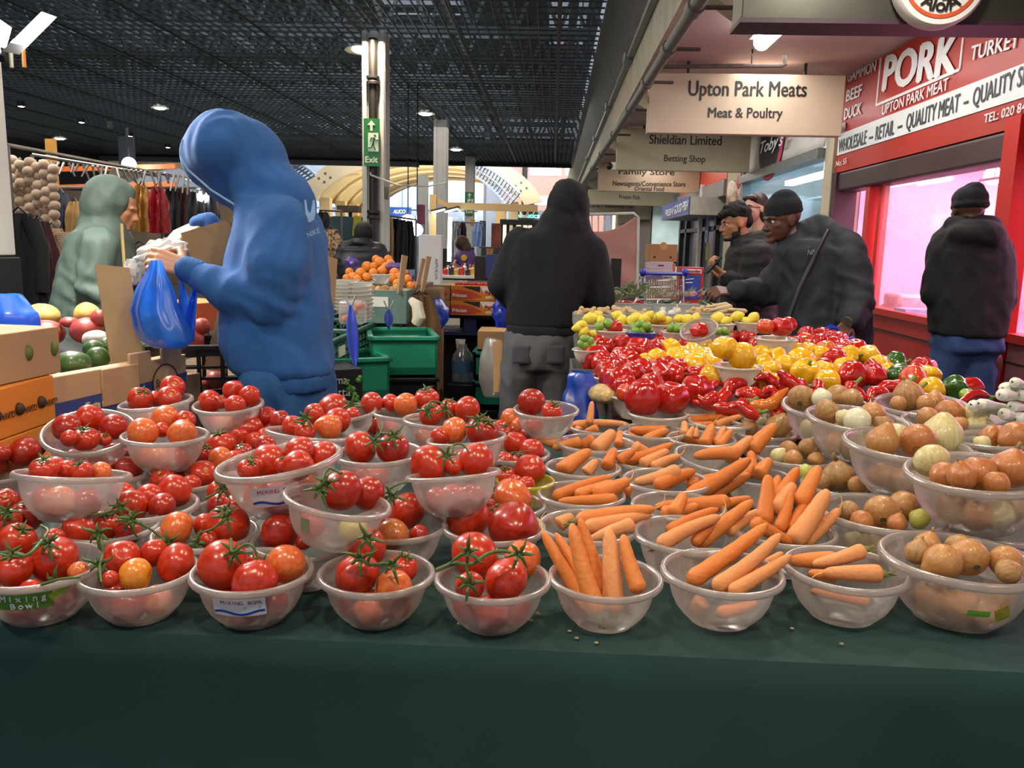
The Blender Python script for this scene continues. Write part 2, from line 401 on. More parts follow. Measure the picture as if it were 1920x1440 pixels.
# ================================================================ hanging name boards
def board(label,Y,pl,pr,ptop,rows,mat,XRt=None,**kw):
 a = aty(*pl,Y); c = aty(*pr,Y); tp = aty(*ptop,Y)
 t = thing('hanging_sign',label,'sign',((a.x + c.x) / 2,Y,a.z),group='name boards hung under the canopy')
 X1 = XRt or c.x; z0 = (a.z + c.z) / 2
 MB().box(((a.x + X1) / 2,Y + .05,(z0 + tp.z) / 2),(X1 - a.x,.1,tp.z - z0)).build('board',mat,t,bevel=.006); t2 = bpy.data.objects[[c for c in t.children][0].name]
 for u in (.2,.8):MB().box((a.x + (X1 - a.x) * u,Y + .05,(tp.z + 2.99) / 2),(.02,.02,max(.02,2.99 - tp.z))).build('hanger',BLACKINK,t,smooth=False)
 for body,(l,r),cap in rows:ty('lettering',body,BLACKINK,t2,Y,l,r,cap,lift=.003,offset=.005)
 return t
sg = pm('board_pink_cream','#c6b39a',.5,.1,1.5); sg2 = pm('board_cream','#c2b899',.5,.1,1.5); sg3 = pm('board_tan','#b7a189',.5,.1,1.5)
board('cream hanging board for Upton Park Meats, nearest of the row',7.4,(1213,248),(1577,257),(1232,136),
      [('Upton Park Meats',((1291,167),(1512,169)),27),('Meat & Poultry',((1327,212),(1466,213)),18)],sg)
board('cream hanging board for Shieldian Limited betting shop',11.2,(1155,318),(1380,323),(1158,240),
      [('Shieldian Limited',((1218,262),(1353,265)),17),('Betting Shop',((1245,297),(1322,299)),12)],sg2,XRt=SX - .1)
board('tan hanging board for newsagents and convenience store',15.2,(1121,358),(1313,362),(1123,316),
      [('Family Store',((1160,322),(1264,324)),10),('Newsagents/Convenience Store',((1149,344),(1285,346)),9),('Oriental Food',((1190,354),(1245,355)),8)],sg3,XRt=SX - .05)
board('cream hanging board reading Frozen Fish',19.5,(1102,384),(1262,386),(1104,355),
      [('Frozen Fish',((1161,369),(1199,371)),7)],sg2)
board('farthest hanging board for cards, stationery and gifts',24,(1090,401),(1210,402),(1092,382),
      [('Cards / Stationery / Gifts',((1104,386),(1196,388)),5)],sg2)
q = aty(1150,312,10.9)
t = thing('ceiling_camera','small black dome camera on the end of the betting shop board','camera',q)
MB().box(q,(.07,.1,.1)).build('bracket',pm('lamp_white','#d8d6d0',.4),t,bevel=.01); MB().ball(q + Vector((-.05,-.03,0)),.045,12,8).build('dome',BLACKINK,t)
# projecting dark sign box over the aisle, close to the camera
A = aty(1390,39,3.7); B_ = aty(1373,59,3.9); zz = A.z
t = thing('projecting_sign','dark metal sign box with a round white emblem overhead','sign',(1.8,3.8,zz))
gun = pm('dented_gunmetal','#4f4f48',.38,.25,2.2,metal=.75,bump=.25,bscale=3)
MB().box(((A.x + SX) / 2,3.8,zz + .36),(SX - A.x,.2,.70)).build('sign_box',gun,t,bevel=.004)
MB().box(((A.x + SX) / 2,3.8,zz + .004),(SX - A.x + .012,.205,.02)).build('bottom_flange',pm('plum_metal','#3a2230',.5,.2,4),t,smooth=False)
pc = aty(1770,-42,3.62); rr = .185
n_ = Vector((0,-1,0)); Md = zalign(n_)
MB().lathe([(0,.06),(rr * .94,.06),(rr,.045),(rr,0)],48,Md,pc + Vector((0,.07,0))).build('emblem_disc',pm('sign_white','#d9d8d2',.35,.04),t)
MB().lathe([(rr * .74,.062),(rr * .74,.064),(rr * .82,.064),(rr * .82,.062)],48,Md,pc + Vector((0,.07,0))).build('emblem_ring',pm('sign_orange','#c9502e',.4),t)
for k,ch in enumerate('A1o7A'):
 a = math.radians(-118 + k * 14); d = Vector((math.cos(a),0,math.sin(a)))
 text('emblem_letter',ch,BLACKINK,t,pc + d * rr * .56 + Vector((0,.005,0)),Vector((-math.sin(a),0,math.cos(a))),-d,.075,offset=.004)
# ================================================================ butcher's shop
red = pm('butcher_red','#ab231a',.5,.08,2,coat=.08); redd = pm('butcher_red_panel','#a01c17',.4,.12,1.5,coat=.25)
yb = atx(1566,320,SX).y; zt = 2.98; zb = atx(1566,325,SX).z; ynear = 2.2
t = thing('shop_sign','long red butcher fascia sign headed PORK with white lettering','sign',(SX,yb,zb))
pn = MB().box((SX + .05,(yb + ynear) / 2,(zt + zb) / 2),(.1,yb - ynear,zt - zb)).build('panel',red,t,smooth=False)
XW = SX - .004
def stripe(name,a,b_,c,d,m):MB().quad(atx(*a,XW),atx(*b_,XW),atx(*c,XW),atx(*d,XW)).build(name,m,t,smooth=False)
za,zc = atx(1570,292,XW).z,atx(1574,252,XW).z
MB().box((XW,(yb - .03 + ynear) / 2,(za + zc) / 2),(.006,yb - .03 - ynear,zc - za)).build('white_band',pm('sign_band_white','#dfe6e6',.4,.03),t,smooth=False)
p1,p2,p3,p4 = atx(1643,200,XW),atx(1800,127,XW),atx(1804,60,XW),atx(1652,96,XW)
zlo = (p1.z + p2.z) / 2; zhi = p4.z + .02; w_ = .022
m = MB(); yA,yB = p1.y,p2.y
m.box((XW,(yA + yB) / 2,zlo),(.006,yA - yB,w_)); m.box((XW,(yA + yB) / 2,zhi),(.006,yA - yB,w_)); m.box((XW,yA,(zlo + zhi) / 2),(.006,w_,zhi - zlo)); m.box((XW,yB,(zlo + zhi) / 2),(.006,w_,zhi - zlo))
m.build('white_frame',WHITEINK,t,smooth=False)
for body,l,r,cap,of in [('PORK',(1657,143),(1792,103),66,.014),('GAMMON',(1590,146),(1643,124),19,.006),('BEEF',(1587,182),(1616,170),21,.006),('DUCK',(1583,216),(1615,204),21,.006),
       ('UPTON PARK MEAT',(1654,208),(1778,158),20,.004),('TURKEY',(1821,102),(1912,74),27,.006),('TEL: 020 84',(1846,224),(1925,200),17,.004),('No; 55',(1568,308),(1588,302),10,.003)]:
 tx('lettering',body,WHITEINK,pn,XW - .003,l,r,cap,offset=of)
gi = pm('grey_ink','#3d4548',.5)
for body,l,r,cap in [('WHOLESALE',(1573,276),(1625,258),24),('-',(1630,256),(1637,254),24),('RETAIL',(1642,252),(1677,240),26),('-',(1684,236),(1692,233),26),
      ('QUALITY MEAT',(1700,231),(1799,194),31),('-',(1808,190),(1816,187),30),('QUALITY SERVICE',(1825,185),(1990,112),36)]:
 tx('lettering',body,gi,pn,XW - .005,l,r,cap,offset=.002)
q = atx(1570,238,SX - .06)
t = thing('security_camera','white bullet security camera on the edge of the red butcher sign','camera',q)
MB().tube([q + Vector((.06,-.05,0)),q + Vector((-.05,0,-.01))],.035,12).build('body',pm('lamp_white','#d8d6d0',.4),t); MB().tube([q + Vector((-.05,0,-.01)),q + Vector((-.07,.01,-.012))],.036,12).build('lens',BLACKINK,t)
# shutter housing, frame, window, counter
dkbr = pm('shutter_brown','#3a2326',.5,.15,3)
yw0 = atx(1625,577,SX + .02).y; zs = atx(1625,580,SX).z; yw1 = 4.05
struct(MB().box((SX + .1,(yb + ynear) / 2,zb - .09),(.2,yb - ynear,.17)).build('trim_4',dkbr,smooth=False,bevel=.02))
struct(MB().box((SX + .08,yb - .05,zb / 2),(.2,.12,zb)).build('wall_butcher',dkbr,smooth=False))
zwt = zb - .17
b = MB(); b.box((SX + .06,yw0 + .22,(zs + zwt) / 2),(.08,.09,zwt - zs)); b.box((SX + .1,yw0 + .07,(zs + zwt) / 2),(.06,.07,zwt - zs)); b.box((SX + .06,(yw0 + yw1) / 2,zs),(.1,yw0 - yw1 + .4,.05))
struct(b.build('window_4_frame',red,smooth=False))
glass = film('shop_glass','#f3dfe8',.93,.05,.06,.5)
struct(MB().box((SX + .08,(yw0 + yw1) / 2,(zs + zwt) / 2),(.01,yw0 - yw1,zwt - zs)).build('window_4',glass,smooth=False))
b = MB(); b.box((SX + .1,(yb + ynear) / 2,zs / 2 - .02),(.12,yb - ynear,zs - .02)); struct(b.build('wall_butcher_front',redd,smooth=False))
b = MB().box((SX + .035,(yb + ynear) / 2,zs - .14),(.02,yb - ynear,.008)); b.box((SX + .035,5.0,zs / 2 - .1),(.02,.008,zs - .25)); struct(b.build('trim_5',BLACKINK,smooth=False))
yp = atx(1880,500,SX).y
b = MB().box((SX + .02,yp,1.1),(.12,.16,2.2)); struct(b.build('trim_6',pm('pillar_red','#c01512',.35,.05),smooth=False))
b = MB().box((SX + .06,(yp + ynear) / 2 - .1,.55),(.06,yp - ynear,.75)); struct(b.build('wall_butcher_side',pm('stall_mauve','#7d4c54',.6),smooth=False))
# interior: pink-lit tiled back wall, tubes, hooks, meat
pinkw = pm('tile_white','#f0d3de',.35,.03,3)
struct(MB().box((SX + 2.2,4.8,1.5),(.1,7,3)).build('wall_butcher_back',pinkw,smooth=False))
struct(MB().box((SX + 1.25,yb + .02,1.5),(2.0,.06,3)).build('wall_butcher_end',pinkw,smooth=False))
struct(MB().box((SX + 1.25,4.9,2.75),(1.9,6,.05)).build('ceiling_butcher',pinkw,smooth=False))
struct(MB().box((SX + 1.3,4.8,.9),(1.9,6,.05)).build('floor_butcher_counter',pm('counter_steel','#9a8f93',.3,.1,5,metal=.6),smooth=False))
pt = emis('pink_tube',(1.0,.45,.62),9)
for i,(q0,q1,x0) in enumerate([((1652,353),(1738,334),SX + .35),((1745,332),(1820,312),SX + .35),((1826,310),(1890,292),SX + .35),((1722,347),(1782,333),SX + .6)]):
 qa,qb = atx(*q0,x0),atx(*q1,x0); ya,yc,z = qa.y,qb.y,(qa.z + qb.z) / 2
 t = thing('strip_light',['pink tube light at the far end of the butcher window','middle pink tube light along the top of the butcher window','pink tube light nearest the red pillar in the butcher window','shorter pink tube light deeper inside the butcher shop'][i],'lamp',(x0,(ya + yc) / 2,z),group='pink tube lights in the butcher window')
 MB().box((x0,(ya + yc) / 2,z + .04),(.06,ya - yc,.04)).build('housing',pm('lamp_white','#d8d6d0',.4),t,smooth=False); MB().tube([(x0,ya,z),(x0,yc,z)],.018,8).build('tube',pt,t)
area_lamp('butcher_pink_light',(SX + 1.0,5.4,2.65),1.2,230,(1.0,.5,.78),size_y=3.2)
t = thing('butcher_lamp','round violet white lamp high inside the butcher window','lamp',atx(1862,330,SX + .9)); MB().ball(atx(1862,330,SX + .9),.07,14,10).build('bulb',emis('violet_bulb',(.9,.75,1),12),t); q = atx(1862,330,SX + .9); MB().tube([q,(q.x,q.y,2.73)],.01,6).build('stem',BLACKINK,t)
q = atx(1582,424,SX - .03); o = MB().box((0,0,0),(.06,.1,.12)).build('alarm_box',pm('alarm_red','#8c1f1c',.45),bevel=.006); o.location = (SX - .06,yb + .12,q.z); tag(o,'small red alarm box on the cream pier beside the butcher','alarm')
t = thing('meat_rail','steel hanging rail with hooks inside the butcher window','rail',(SX + .5,5,1.95)); rm = pm('rail_steel','#b9aeb2',.3,metal=.8)
MB().tube([(SX + .5,6.4,1.96),(SX + .5,4.2,1.96)],.012,6).build('rail',rm,t)
for y in (6.2,5.3,4.5):MB().tube([(SX + .5,y,1.96),(SX + .5,y,2.2),(SX + .52,y,2.72)],.006,5).build('hook',rm,t)
rs = random.Random(5); mt = pm('raw_meat','#d98a92',.4,.3,18,coat=.4,col2='#e9b9b8');
for k,(px,py,r) in enumerate([(1632,573,.05),(1650,573,.055),(1668,570,.06),(1742,580,.07),(1725,590,.05)]):
 p = atx(px,py,SX + .3); p.z = .925 + r * .6
 o = MB().ball((0,0,0),(r * 1.3,r * 1.1,r * .62),14,9,fn=lambda v:v * (1 + .12 * noise.noise(v * 2.3 + Vector((k,0,0))))).build('meat_cut',mt,origin=None)
 o.location = p; tag(o,'raw pink meat cut, %s from left in the butcher window' % ORD[k],'meat','meat cuts on the butcher counter')
p = atx(1700,552,SX + .35); o = MB().box((0,0,0),(.26,.34,.16)).build('meat_slab',mt,bevel=.03); o.location = (p.x,p.y,.925 + .085); tag(o,'large flat slab of pork on the butcher counter','meat')
p = atx(1712,578,SX + .2); o = MB().box((0,0,0),(.2,.22,.07)).build('meat_tray',pm('tray_blue','#8fa3c4',.4)); o.location = (p.x - .02,p.y - .05,.925 + .04); tag(o,'pale blue tray beside the pork slab','tray')
# ================================================================ shops beyond the butcher
steelg = pm('shutter_grey','#7d7b78',.5,.1,3,wave=('Z',9,0)); wallc = pm('render_cream','#b0a68e',.8,.15,3)
ys1 = yb
# pier between the butcher and the next shop
struct(MB().box((SX + .12,ys1 + .12,1.5),(.3,.24,3.0)).build('wall_pier',wallc,smooth=False))
# cafe front with blue-lit cabinets behind glass
cy0,cy1 = ys1 + .25,11.8
struct(MB().box((SX + .1,(cy0 + cy1) / 2,.45),(.16,cy1 - cy0,.9)).build('wall_cafe',pm('cafe_grey','#565a5c',.6),smooth=False))
p = atx(1440,290,SX); zf0 = atx(1560,270,SX).z
t = thing('shop_banner','white fabric shop banner with a dark oval script badge','banner',(SX,9.8,2.3))
zb0,zb1 = atx(1385,335,SX).z,2.99
MB().grid(lambda u,v:Vector((SX - .02 + .012 * math.sin(u * 30 + v * 4),cy0 + (cy1 - cy0) * (1 - u),zb0 + (zb1 - zb0) * v)),40,6).build('cloth',pm('banner_white','#c9c6be',.8,.08,3),t,solid=.004)
bc = atx(1445,272,SX - .05)
Mo = zalign((-1,0,0)); MB().ball(bc,(.03,.56,.42),32,10).build('badge_border',pm('badge_pink','#c0466a',.5),t); MB().ball(bc + Vector((-.008,0,0)),(.03,.5,.375),32,10).build('badge',pm('badge_black','#2b2c2a',.5),t)
tx('badge_lettering',"Toby's",WHITEINK,t,bc.x - .05,(1424,280),(1466,262),22,shear=.35,offset=.004)
struct(MB().box((SX - .02,(cy0 + cy1) / 2,zb0 - .06),(.16,cy1 - cy0,.1)).build('trim_7',pm('aluminium','#8b9092',.35,metal=.6),smooth=False))
gl2 = film('cafe_glass','#dbe9ee',.9,.05,.06,.5)
struct(MB().box((SX + .06,(cy0 + cy1) / 2,(zb0 + .9) / 2),(.012,cy1 - cy0,zb0 - .9)).build('window_5',gl2,smooth=False))
struct(MB().box((SX + 1.6,10.0,1.5),(.1,3.6,3)).build('wall_cafe_back',pm('cafe_back','#6f8892',.6,.35,2.5),smooth=False))
struct(MB().box((SX + .8,cy1,1.5),(1.7,.1,3)).build('wall_cafe_end',pm('cafe_back','#6f8892',.6),smooth=False))
struct(MB().box((SX + .85,10.05,2.62),(1.6,3.4,.05)).build('ceiling_cafe',pm('cafe_ceiling','#b9c6cb',.6),smooth=False))
t = thing('strip_light','bright white strip light behind the cafe glass','lamp',(SX + .5,9,2.3)); MB().box((SX + .5,10.0,2.3),(.1,3.0,.06)).box((SX + .5,10.0,2.46),(.03,.03,.3)).build('housing',emis('cool_tube',(.85,.95,1),7),t,smooth=False)
area_lamp('cafe_light',(SX + .8,9.6,2.5),.8,45,(.8,.93,1.0),size_y=3.2)
# shelving and jars in the cafe window
t = thing('glass_shelf','two glass shelves stocked with glassware behind the cafe window','shelf',(SX + .9,9.6,1.2)); sh = pm('shelf_pale','#a8c0ca',.3)
for z in (1.35,1.75,2.1):MB().box((SX + .9,9.95,z),(.3,3.2,.02)).build('shelf_board',sh,t,smooth=False)
for k in range(16):
 px = 1440 + (k % 8) * 15; z = 1.36 if k < 8 else 1.76
 y = atx(px,400,SX + .9).y;
 if y > 11.3 or y < 8.4:continue
 r = rs.uniform(.04,.08); h = rs.uniform(.1,.2)
 o = MB().lathe([(0,0),(r * .7,0),(r,h * .4),(r * .8,h),(0,h)],12).build('glass_jar',pm('jar_%d' % (k % 3),['#57646c','#3f2f38','#8aa3ad'][k % 3],.2,.2)); o.location = (SX + .9,y,z); tag(o,'small dark glass jar, %s from left on the %s cafe shelf' % (ORD[k % 8],'lower' if k < 8 else 'upper'),'jar','jars on the cafe shelves')
# poster pier, betting shop dark front, shutter, fish counter
px_ = atx(1368,390,SX); b = MB().box((SX + .1,12.35,1.5),(.26,1.1,3.0)); struct(b.build('wall_poster_pier',wallc,smooth=False))
t = thing('food_poster','faded food poster on the pier behind the curly haired man','poster',(SX - .04,12.3,1.9))
za,zc = atx(1370,376,SX - .05).z,atx(1370,338,SX - .05).z
MB().box((SX - .045,12.3,(za + zc) / 2 - .02),(.012,1.0,zc - za)).build('sheet',pm('poster_mix','#c9b6a0',.5,.4,7,col2='#8a4a38',contrast=(.42,.62)),t,smooth=False)
MB().ball((SX - .05,12.5,(za + zc) / 2 + .02),(.012,.28,.12),20,8).build('picture_dish',pm('poster_dish','#d8c7b2',.5,.3,30),t); MB().ball((SX - .05,12.0,(za + zc) / 2 + .1),(.012,.14,.12),16,8).build('picture_garnish',pm('poster_red','#a3382c',.5),t)
by0,by1 = 12.9,17.6
blk = pm('shopfront_black','#1d1f22',.4,.2,3)
zr = atx(1330,350,SX).z
t = thing('shop_sign','plain bright orange red fascia over the dark betting shop','sign',(SX,15,zr)); MB().box((SX + .02,(by0 + by1) / 2,(zr + 3) / 2 - .02),(.12,by1 - by0,3 - zr)).build('panel',pm('fascia_orange','#d1492c',.45),t,smooth=False)
struct(MB().box((SX + .02,(by0 + by1) / 2,zr - .12),(.2,by1 - by0,.24)).build('trim_8',steelg,smooth=False))
b = MB()
for y in (by0,by0 + .9,by0 + 2.4,by0 + 3.9,by1):b.box((SX + .05,y,(zr - .2) / 2),(.1,.16,zr - .2))
b.box((SX + .05,(by0 + by1) / 2,zr - .7),(.1,by1 - by0,.07)); b.box((SX + .05,(by0 + by1) / 2,.2),(.1,by1 - by0,.4)); struct(b.build('door_1_frame',blk,smooth=False))
struct(MB().box((SX + .09,(by0 + by1) / 2,1.1),(.02,by1 - by0,2.2)).build('window_6',pm('dim_glass_display','#7d8590',.2,.5,1.2,col2='#4a5058'),smooth=False))
for k,(px,py) in enumerate([(1330,385),(1326,432)]):
 p = atx(px,py,SX - .02); t = thing('door_sticker',['upper','lower'][k] + ' round blue sticker strip on the dark betting shop door','sticker',p)
 MB().box(p,(.01,.26,.42)).build('strip',pm('sticker_blue','#1550b8',.4),t,smooth=False); MB().lathe([(.07,0),(.07,.008),(.1,.008),(.1,0)],24,zalign((-1,0,0)),p + Vector((-.006,0,-.1))).build('white_ring',WHITEINK,t)
p = atx(1326,470,SX - .02); o = MB().box((0,0,0),(.01,.2,.3)).build('door_notice',pm('notice_yellow','#a59a3c',.5)); o.location = p; tag(o,'small yellow notice low on the betting shop door','notice')
# white post then fish counter
p = atx(1313,420,SX - .08); struct(MB().box((p.x,p.y,1.25),(.06,.1,2.5)).build('trim_9',pm('post_white','#d4d6d6',.4),smooth=False))
fy0,fy1 = by1 + .1,22.5
struct(MB().box((SX + 1.25,(fy0 + fy1) / 2,1.5),(.1,fy1 - fy0,3)).build('wall_fish_back',pm('fish_wall','#cfe0df',.4,.1,4),smooth=False))
struct(MB().box((SX + .65,fy1,1.5),(1.3,.1,3)).build('wall_fish_end',pm('fish_wall','#cfe0df',.4),smooth=False))
area_lamp('fish_counter_light',(SX + .2,20,2.3),.4,60,(.95,1,.95),size_y=3.5)
for k in range(20):
 i,j = k % 4,k // 4; px = 1277 + i * 9.5; py = 414 + j * 10; p = atx(px,py,SX + 1.155)
 o = MB().ball((0,0,0),(.05,.17,.11),10,6).build('snack_packet',pm(['packet_yellow','packet_pale'][(i + j) % 2],['#e2cf2a','#e6e2a8'][(i + j) % 2],.35,.25,9)); o.location = p
 tag(o,'yellow packet, %s from left in the %s row on the lit shop wall' % (ORD[i],['top','second','third','fourth','lowest'][j]),'packet','yellow packets on the shop wall')
za,zc = atx(1262,410,SX - .5),atx(1295,368,SX - .5)
t = thing('shop_sign','purple lightbox sign over the fish counter lit in white lettering','sign',(SX - .4,20,2.1))
y0,y1 = atx(1293,390,SX - .5).y,atx(1243,395,SX - .5).y; z0,z1 = atx(1293,402,SX - .5).z,atx(1293,369,SX - .5).z
MB().box((SX - .2,(y0 + y1) / 2,(z0 + z1) / 2),(.6,y1 - y0,z1 - z0)).build('lightbox',pm('sign_side_pale','#b9b4a8',.5),t,smooth=False)
MB().box((SX - .505,(y0 + y1) / 2,(z0 + z1) / 2),(.02,y1 - y0,z1 - z0)).build('face',pm('sign_purple','#5560a8',.4),t,smooth=False)
tx('lettering','FRESH',WHITEINK,t,SX - .52,(1248,401),(1261,397),12,offset=.01); tx('lettering','/ GOOD FISH',WHITEINK,t,SX - .52,(1262,396),(1290,385),16,offset=.01)
struct(MB().box((SX + .05,26,1.4),(.1,6.4,2.8)).build('door_2',pm('roller_shutter','#918b86',.5,.08,4,wave=('Z',12,0)),smooth=False))
struct(MB().box((SX - .15,26,2.35),(.5,6.4,.4)).build('trim_10',wallc,smooth=False))
struct(MB().box((SX + .3,34,1.5),(.4,10,3.0)).build('wall_right',wallc,smooth=False))
# ================================================================ columns of the hall
def column(px,Y,w,label,ytop=CZ):
 p = aty(px,500,Y); b = MB(); b.slot(0).box((p.x,Y,(1.28 + ytop) / 2),(w,w,ytop - 1.28)); b.slot(1).box((p.x,Y,.64),(w + .02,w + .02,1.28))
 for s in (-1,1):b.slot(0).box((p.x + s * w * .36,Y - w / 2 - .012,(1.28 + ytop) / 2),(w * .2,.03,ytop - 1.28))
 o = b.build('column',[pm('column_white','#c3c0ba',.5,.06,2),pm('column_black','#191a1c',.6)],smooth=False,bevel=.006)
 o['kind'] = 'structure'; return p
pA = column(706,11.0,.30,''); pB = column(825,18.4,.29,''); pC = column(879,26.0,.28,'')
pD = aty(10,300,4.1); b = MB(); b.slot(0).box((pD.x - .245,4.1,2.65),(.33,.3,2.7)); b.slot(1).box((pD.x - .245,4.1,.64),(.36,.33,1.3)); struct(b.build('column',[pm('column_white','#c3c0ba',.5),pm('column_black','#191a1c',.6)],smooth=False,bevel=.006))
b = MB(); q = aty(793,400,23); b.box((q.x,23,1.9),(.26,.26,2.6)); struct(b.build('column',pm('column_white','#c3c0ba',.5),smooth=False))
# rain-water pipe down the first column
t = thing('drain_pipe','black cast iron drain pipe fixed down the nearest white column','pipe',(pA.x,10.75,0)); ci = pm('cast_iron','#22201f',.45,.2,20)
q = aty(699,300,10.75).x
MB().tube([(q,10.78,0),(q,10.78,3.9)],.055,14).build('pipe',ci,t)
for z in (1.75,2.75,3.4):MB().lathe([(.05,-.06),(.085,-.05),(.085,-.02),(.065,0),(.085,.02),(.085,.05),(.05,.06)],16,None,(q,10.78,z)).build('pipe_collar',ci,t)
# exit signs
def exit_sign(px,Y,ytop,ybot,xl,xr,label,group):
 a,c = aty(xl,ytop,Y),aty(xr,ybot,Y); t = thing('exit_sign',label,'sign',((a.x + c.x) / 2,Y,c.z),group=group)
 w,h = c.x - a.x,a.z - c.z; cx,cz = (a.x + c.x) / 2,(a.z + c.z) / 2
 MB().box((cx,Y,cz),(w,.025,h)).build('panel',pm('exit_green','#1e7a45',.4,.04),t,smooth=False)
 y = Y - .014; pw = pm('exit_white','#dfe6cf',.5)
 def P(u,v):return Vector((cx + (u - .5) * w,y,cz + (v - .5) * h))
 m = MB(); m.prism([P(.42,.74),P(.58,.74),P(.58,.86),P(.76,.86),P(.5,.96),P(.24,.86),P(.42,.86)],(0,-.004,0)); m.build('arrow',pw,t,smooth=False)
 m = MB(); m.prism([P(.28,.31),P(.94,.31),P(.94,.70),P(.28,.70)],(0,-.004,0)); m.build('doorway',pw,t,smooth=False)
 y -= .006; gr = pm('exit_green','#1e7a45',.4); m = MB(); m.ball(P(.72,.645),(w * .07,.004,w * .07),12,6)
 for pts,r in [([(.66,.6),(.60,.48)],.085),([(.66,.59),(.5,.6),(.42,.53)],.05),([(.68,.59),(.82,.55),(.93,.56)],.05),([(.6,.49),(.66,.42),(.74,.34)],.06),([(.58,.48),(.5,.40),(.3,.38)],.06)]:
  m.tube([P(*p) for p in pts],r * w * .7,6)
 m.build('running_figure',gr,t)
 text('lettering','Exit',pw,t,P(.5,.13),(1,0,0),(0,0,1),w * .52,offset=.008,lift=.016)
exit_sign(697,10.66,222,312,682,712,'green Exit sign strapped to the nearest white column','green exit signs on the columns')
exit_sign(879,25.8,360,403,872,888,'small green Exit sign on the farthest white column','green exit signs on the columns')
p = aty(886,416,25.8); o = MB().box((0,0,0),(.15,.02,.15)).build('notice_plate',pm('notice_amber','#d09a2c',.5)); o.location = p; tag(o,'small amber notice plate under the farthest exit sign','notice')
t = thing('junction_box','small dark switch box on the side of the nearest column','switch box',aty(723,362,10.9)); MB().box(aty(723,362,10.9),(.06,.1,.16)).build('box',pm('box_grey','#5b5850',.5),t,bevel=.008)
# ceiling lamps
def dish_lamp(px,py,label,big=1.0,col=(1,.82,.6),st=26,low=.0):
 p = atz(px,py,CZ - .06 - low); t = thing('ceiling_lamp',label,'lamp',p,group='warm lamps in the dark ceiling')
 MB().lathe([(0,.09),(.06 * big,.09),(.2 * big,.02),(.21 * big,0),(.17 * big,.012),(0,.03)],24,None,p).build('reflector',pm('reflector_grey','#b9b3a6',.35,metal=.4),t)
 MB().ball(p + Vector((0,0,.005)),(.14 * big,.14 * big,.035),16,8).build('bulb',emis('warm_bulb',col,st),t)
 if low:MB().tube([p + Vector((0,0,.08)),p + Vector((0,0,low + .06))],.015,6).build('stem',BLACKINK,t)
for px,py,s,lb in [(690,96,1.5,'round warm ceiling lamp at the head of the nearest column'),(300,203,.8,'bright warm ceiling lamp left of the blue hood'),(112,260,.9,'warm ceiling lamp low over the clothes stall'),
                      (798,214,.9,'warm ceiling lamp between the first and second columns'),(855,281,1.0,'farthest warm ceiling lamp beside the second column')]:
 dish_lamp(px,py,lb,s)
for px,py,lb in [(40,200,'tiny black spotlight nearest the left post'),(153,230,'small black spotlight second from the left post'),(244,256,'small black spotlight over the hanging screen'),(315,277,'small black spotlight just left of the blue hood')]:
 p = atz(px,py,CZ - .1); t = thing('spotlight',lb,'lamp',p,group='black spotlights under the dark ceiling')
 k = proj(p)[2] / 10; MB().lathe([(.0,.2),(.07,.2),(.08,0),(.06,.02),(0,.03)],14,None,p).build('can',BLACKINK,t); MB().ball(p + Vector((0,0,.01)),(.06,.06,.02),12,6).build('bulb',emis('warm_bulb',(1,.82,.6),26),t)
for px,py,lb in [(206,234,'small pale sensor box on the ceiling above the clothes rails'),(914,254,'small pale sensor box hung under the ceiling near the second column')]:
 p = atz(px,py,CZ - .1); o = MB().box((0,0,0),(.1,.08,.16)).build('ceiling_sensor',pm('sensor_grey','#6e7674',.5)); o.location = p; tag(o,lb,'sensor')
pa_ = area_lamp('column_lamp_light',(aty(693,104,10.5).x,10.5,CZ - .12),.2,70,(1,.8,.55))
# floodlight pair on the left post
t = thing('floodlight','two bright rectangular floodlights on the left white post','lamp',at(40,70,3.4))
def flood(c4,nm):
 P = [at(*p) for p in c4]; nrm = (P[1] - P[0]).cross(P[3] - P[0]).normalized()
 if nrm.dot(CAMLOC - P[0]) > 0:nrm = -nrm
 m = MB(); m.prism(P,nrm * .004); m.build('lamp_face',emis('flood_glow',(1,.97,.9),22),t,smooth=False)
 cc = sum(P,Vector()) / 4; Q = [cc + (p - cc) * 1.06 + nrm * .006 for p in P]; MB().prism(Q,nrm * .05).build('housing',pm('flood_black','#1b1c1e',.5),t,smooth=False)
flood([(24,76,3.2),(55,83,3.3),(106,32,3.7),(78,22,3.6)],'a'); flood([(-14,78,3.2),(12,88,3.3),(22,52,3.6),(-4,34,3.5)],'b')
MB().bar(at(2,110,3.55),at(60,60,3.75),.03).build('bracket',pm('flood_black','#1b1c1e',.5),t)
area_lamp('floodlight_light',at(60,85,3.3),.25,40,(1,.96,.88),target=(-1.6,3.0,.6))
for i,(px,c_) in enumerate([(20,'#b9b9a4'),(44,'#c77f3f')]):
 o = MB().tube([at(px,92,3.45),at(px + 2,127,3.45)],.008,6).build('hanging_cable',pm('cable_%d' % i,c_,.5)); tag(o,['pale cable end dangling under the left floodlights','orange cable end dangling under the left floodlights'][i],'cable')
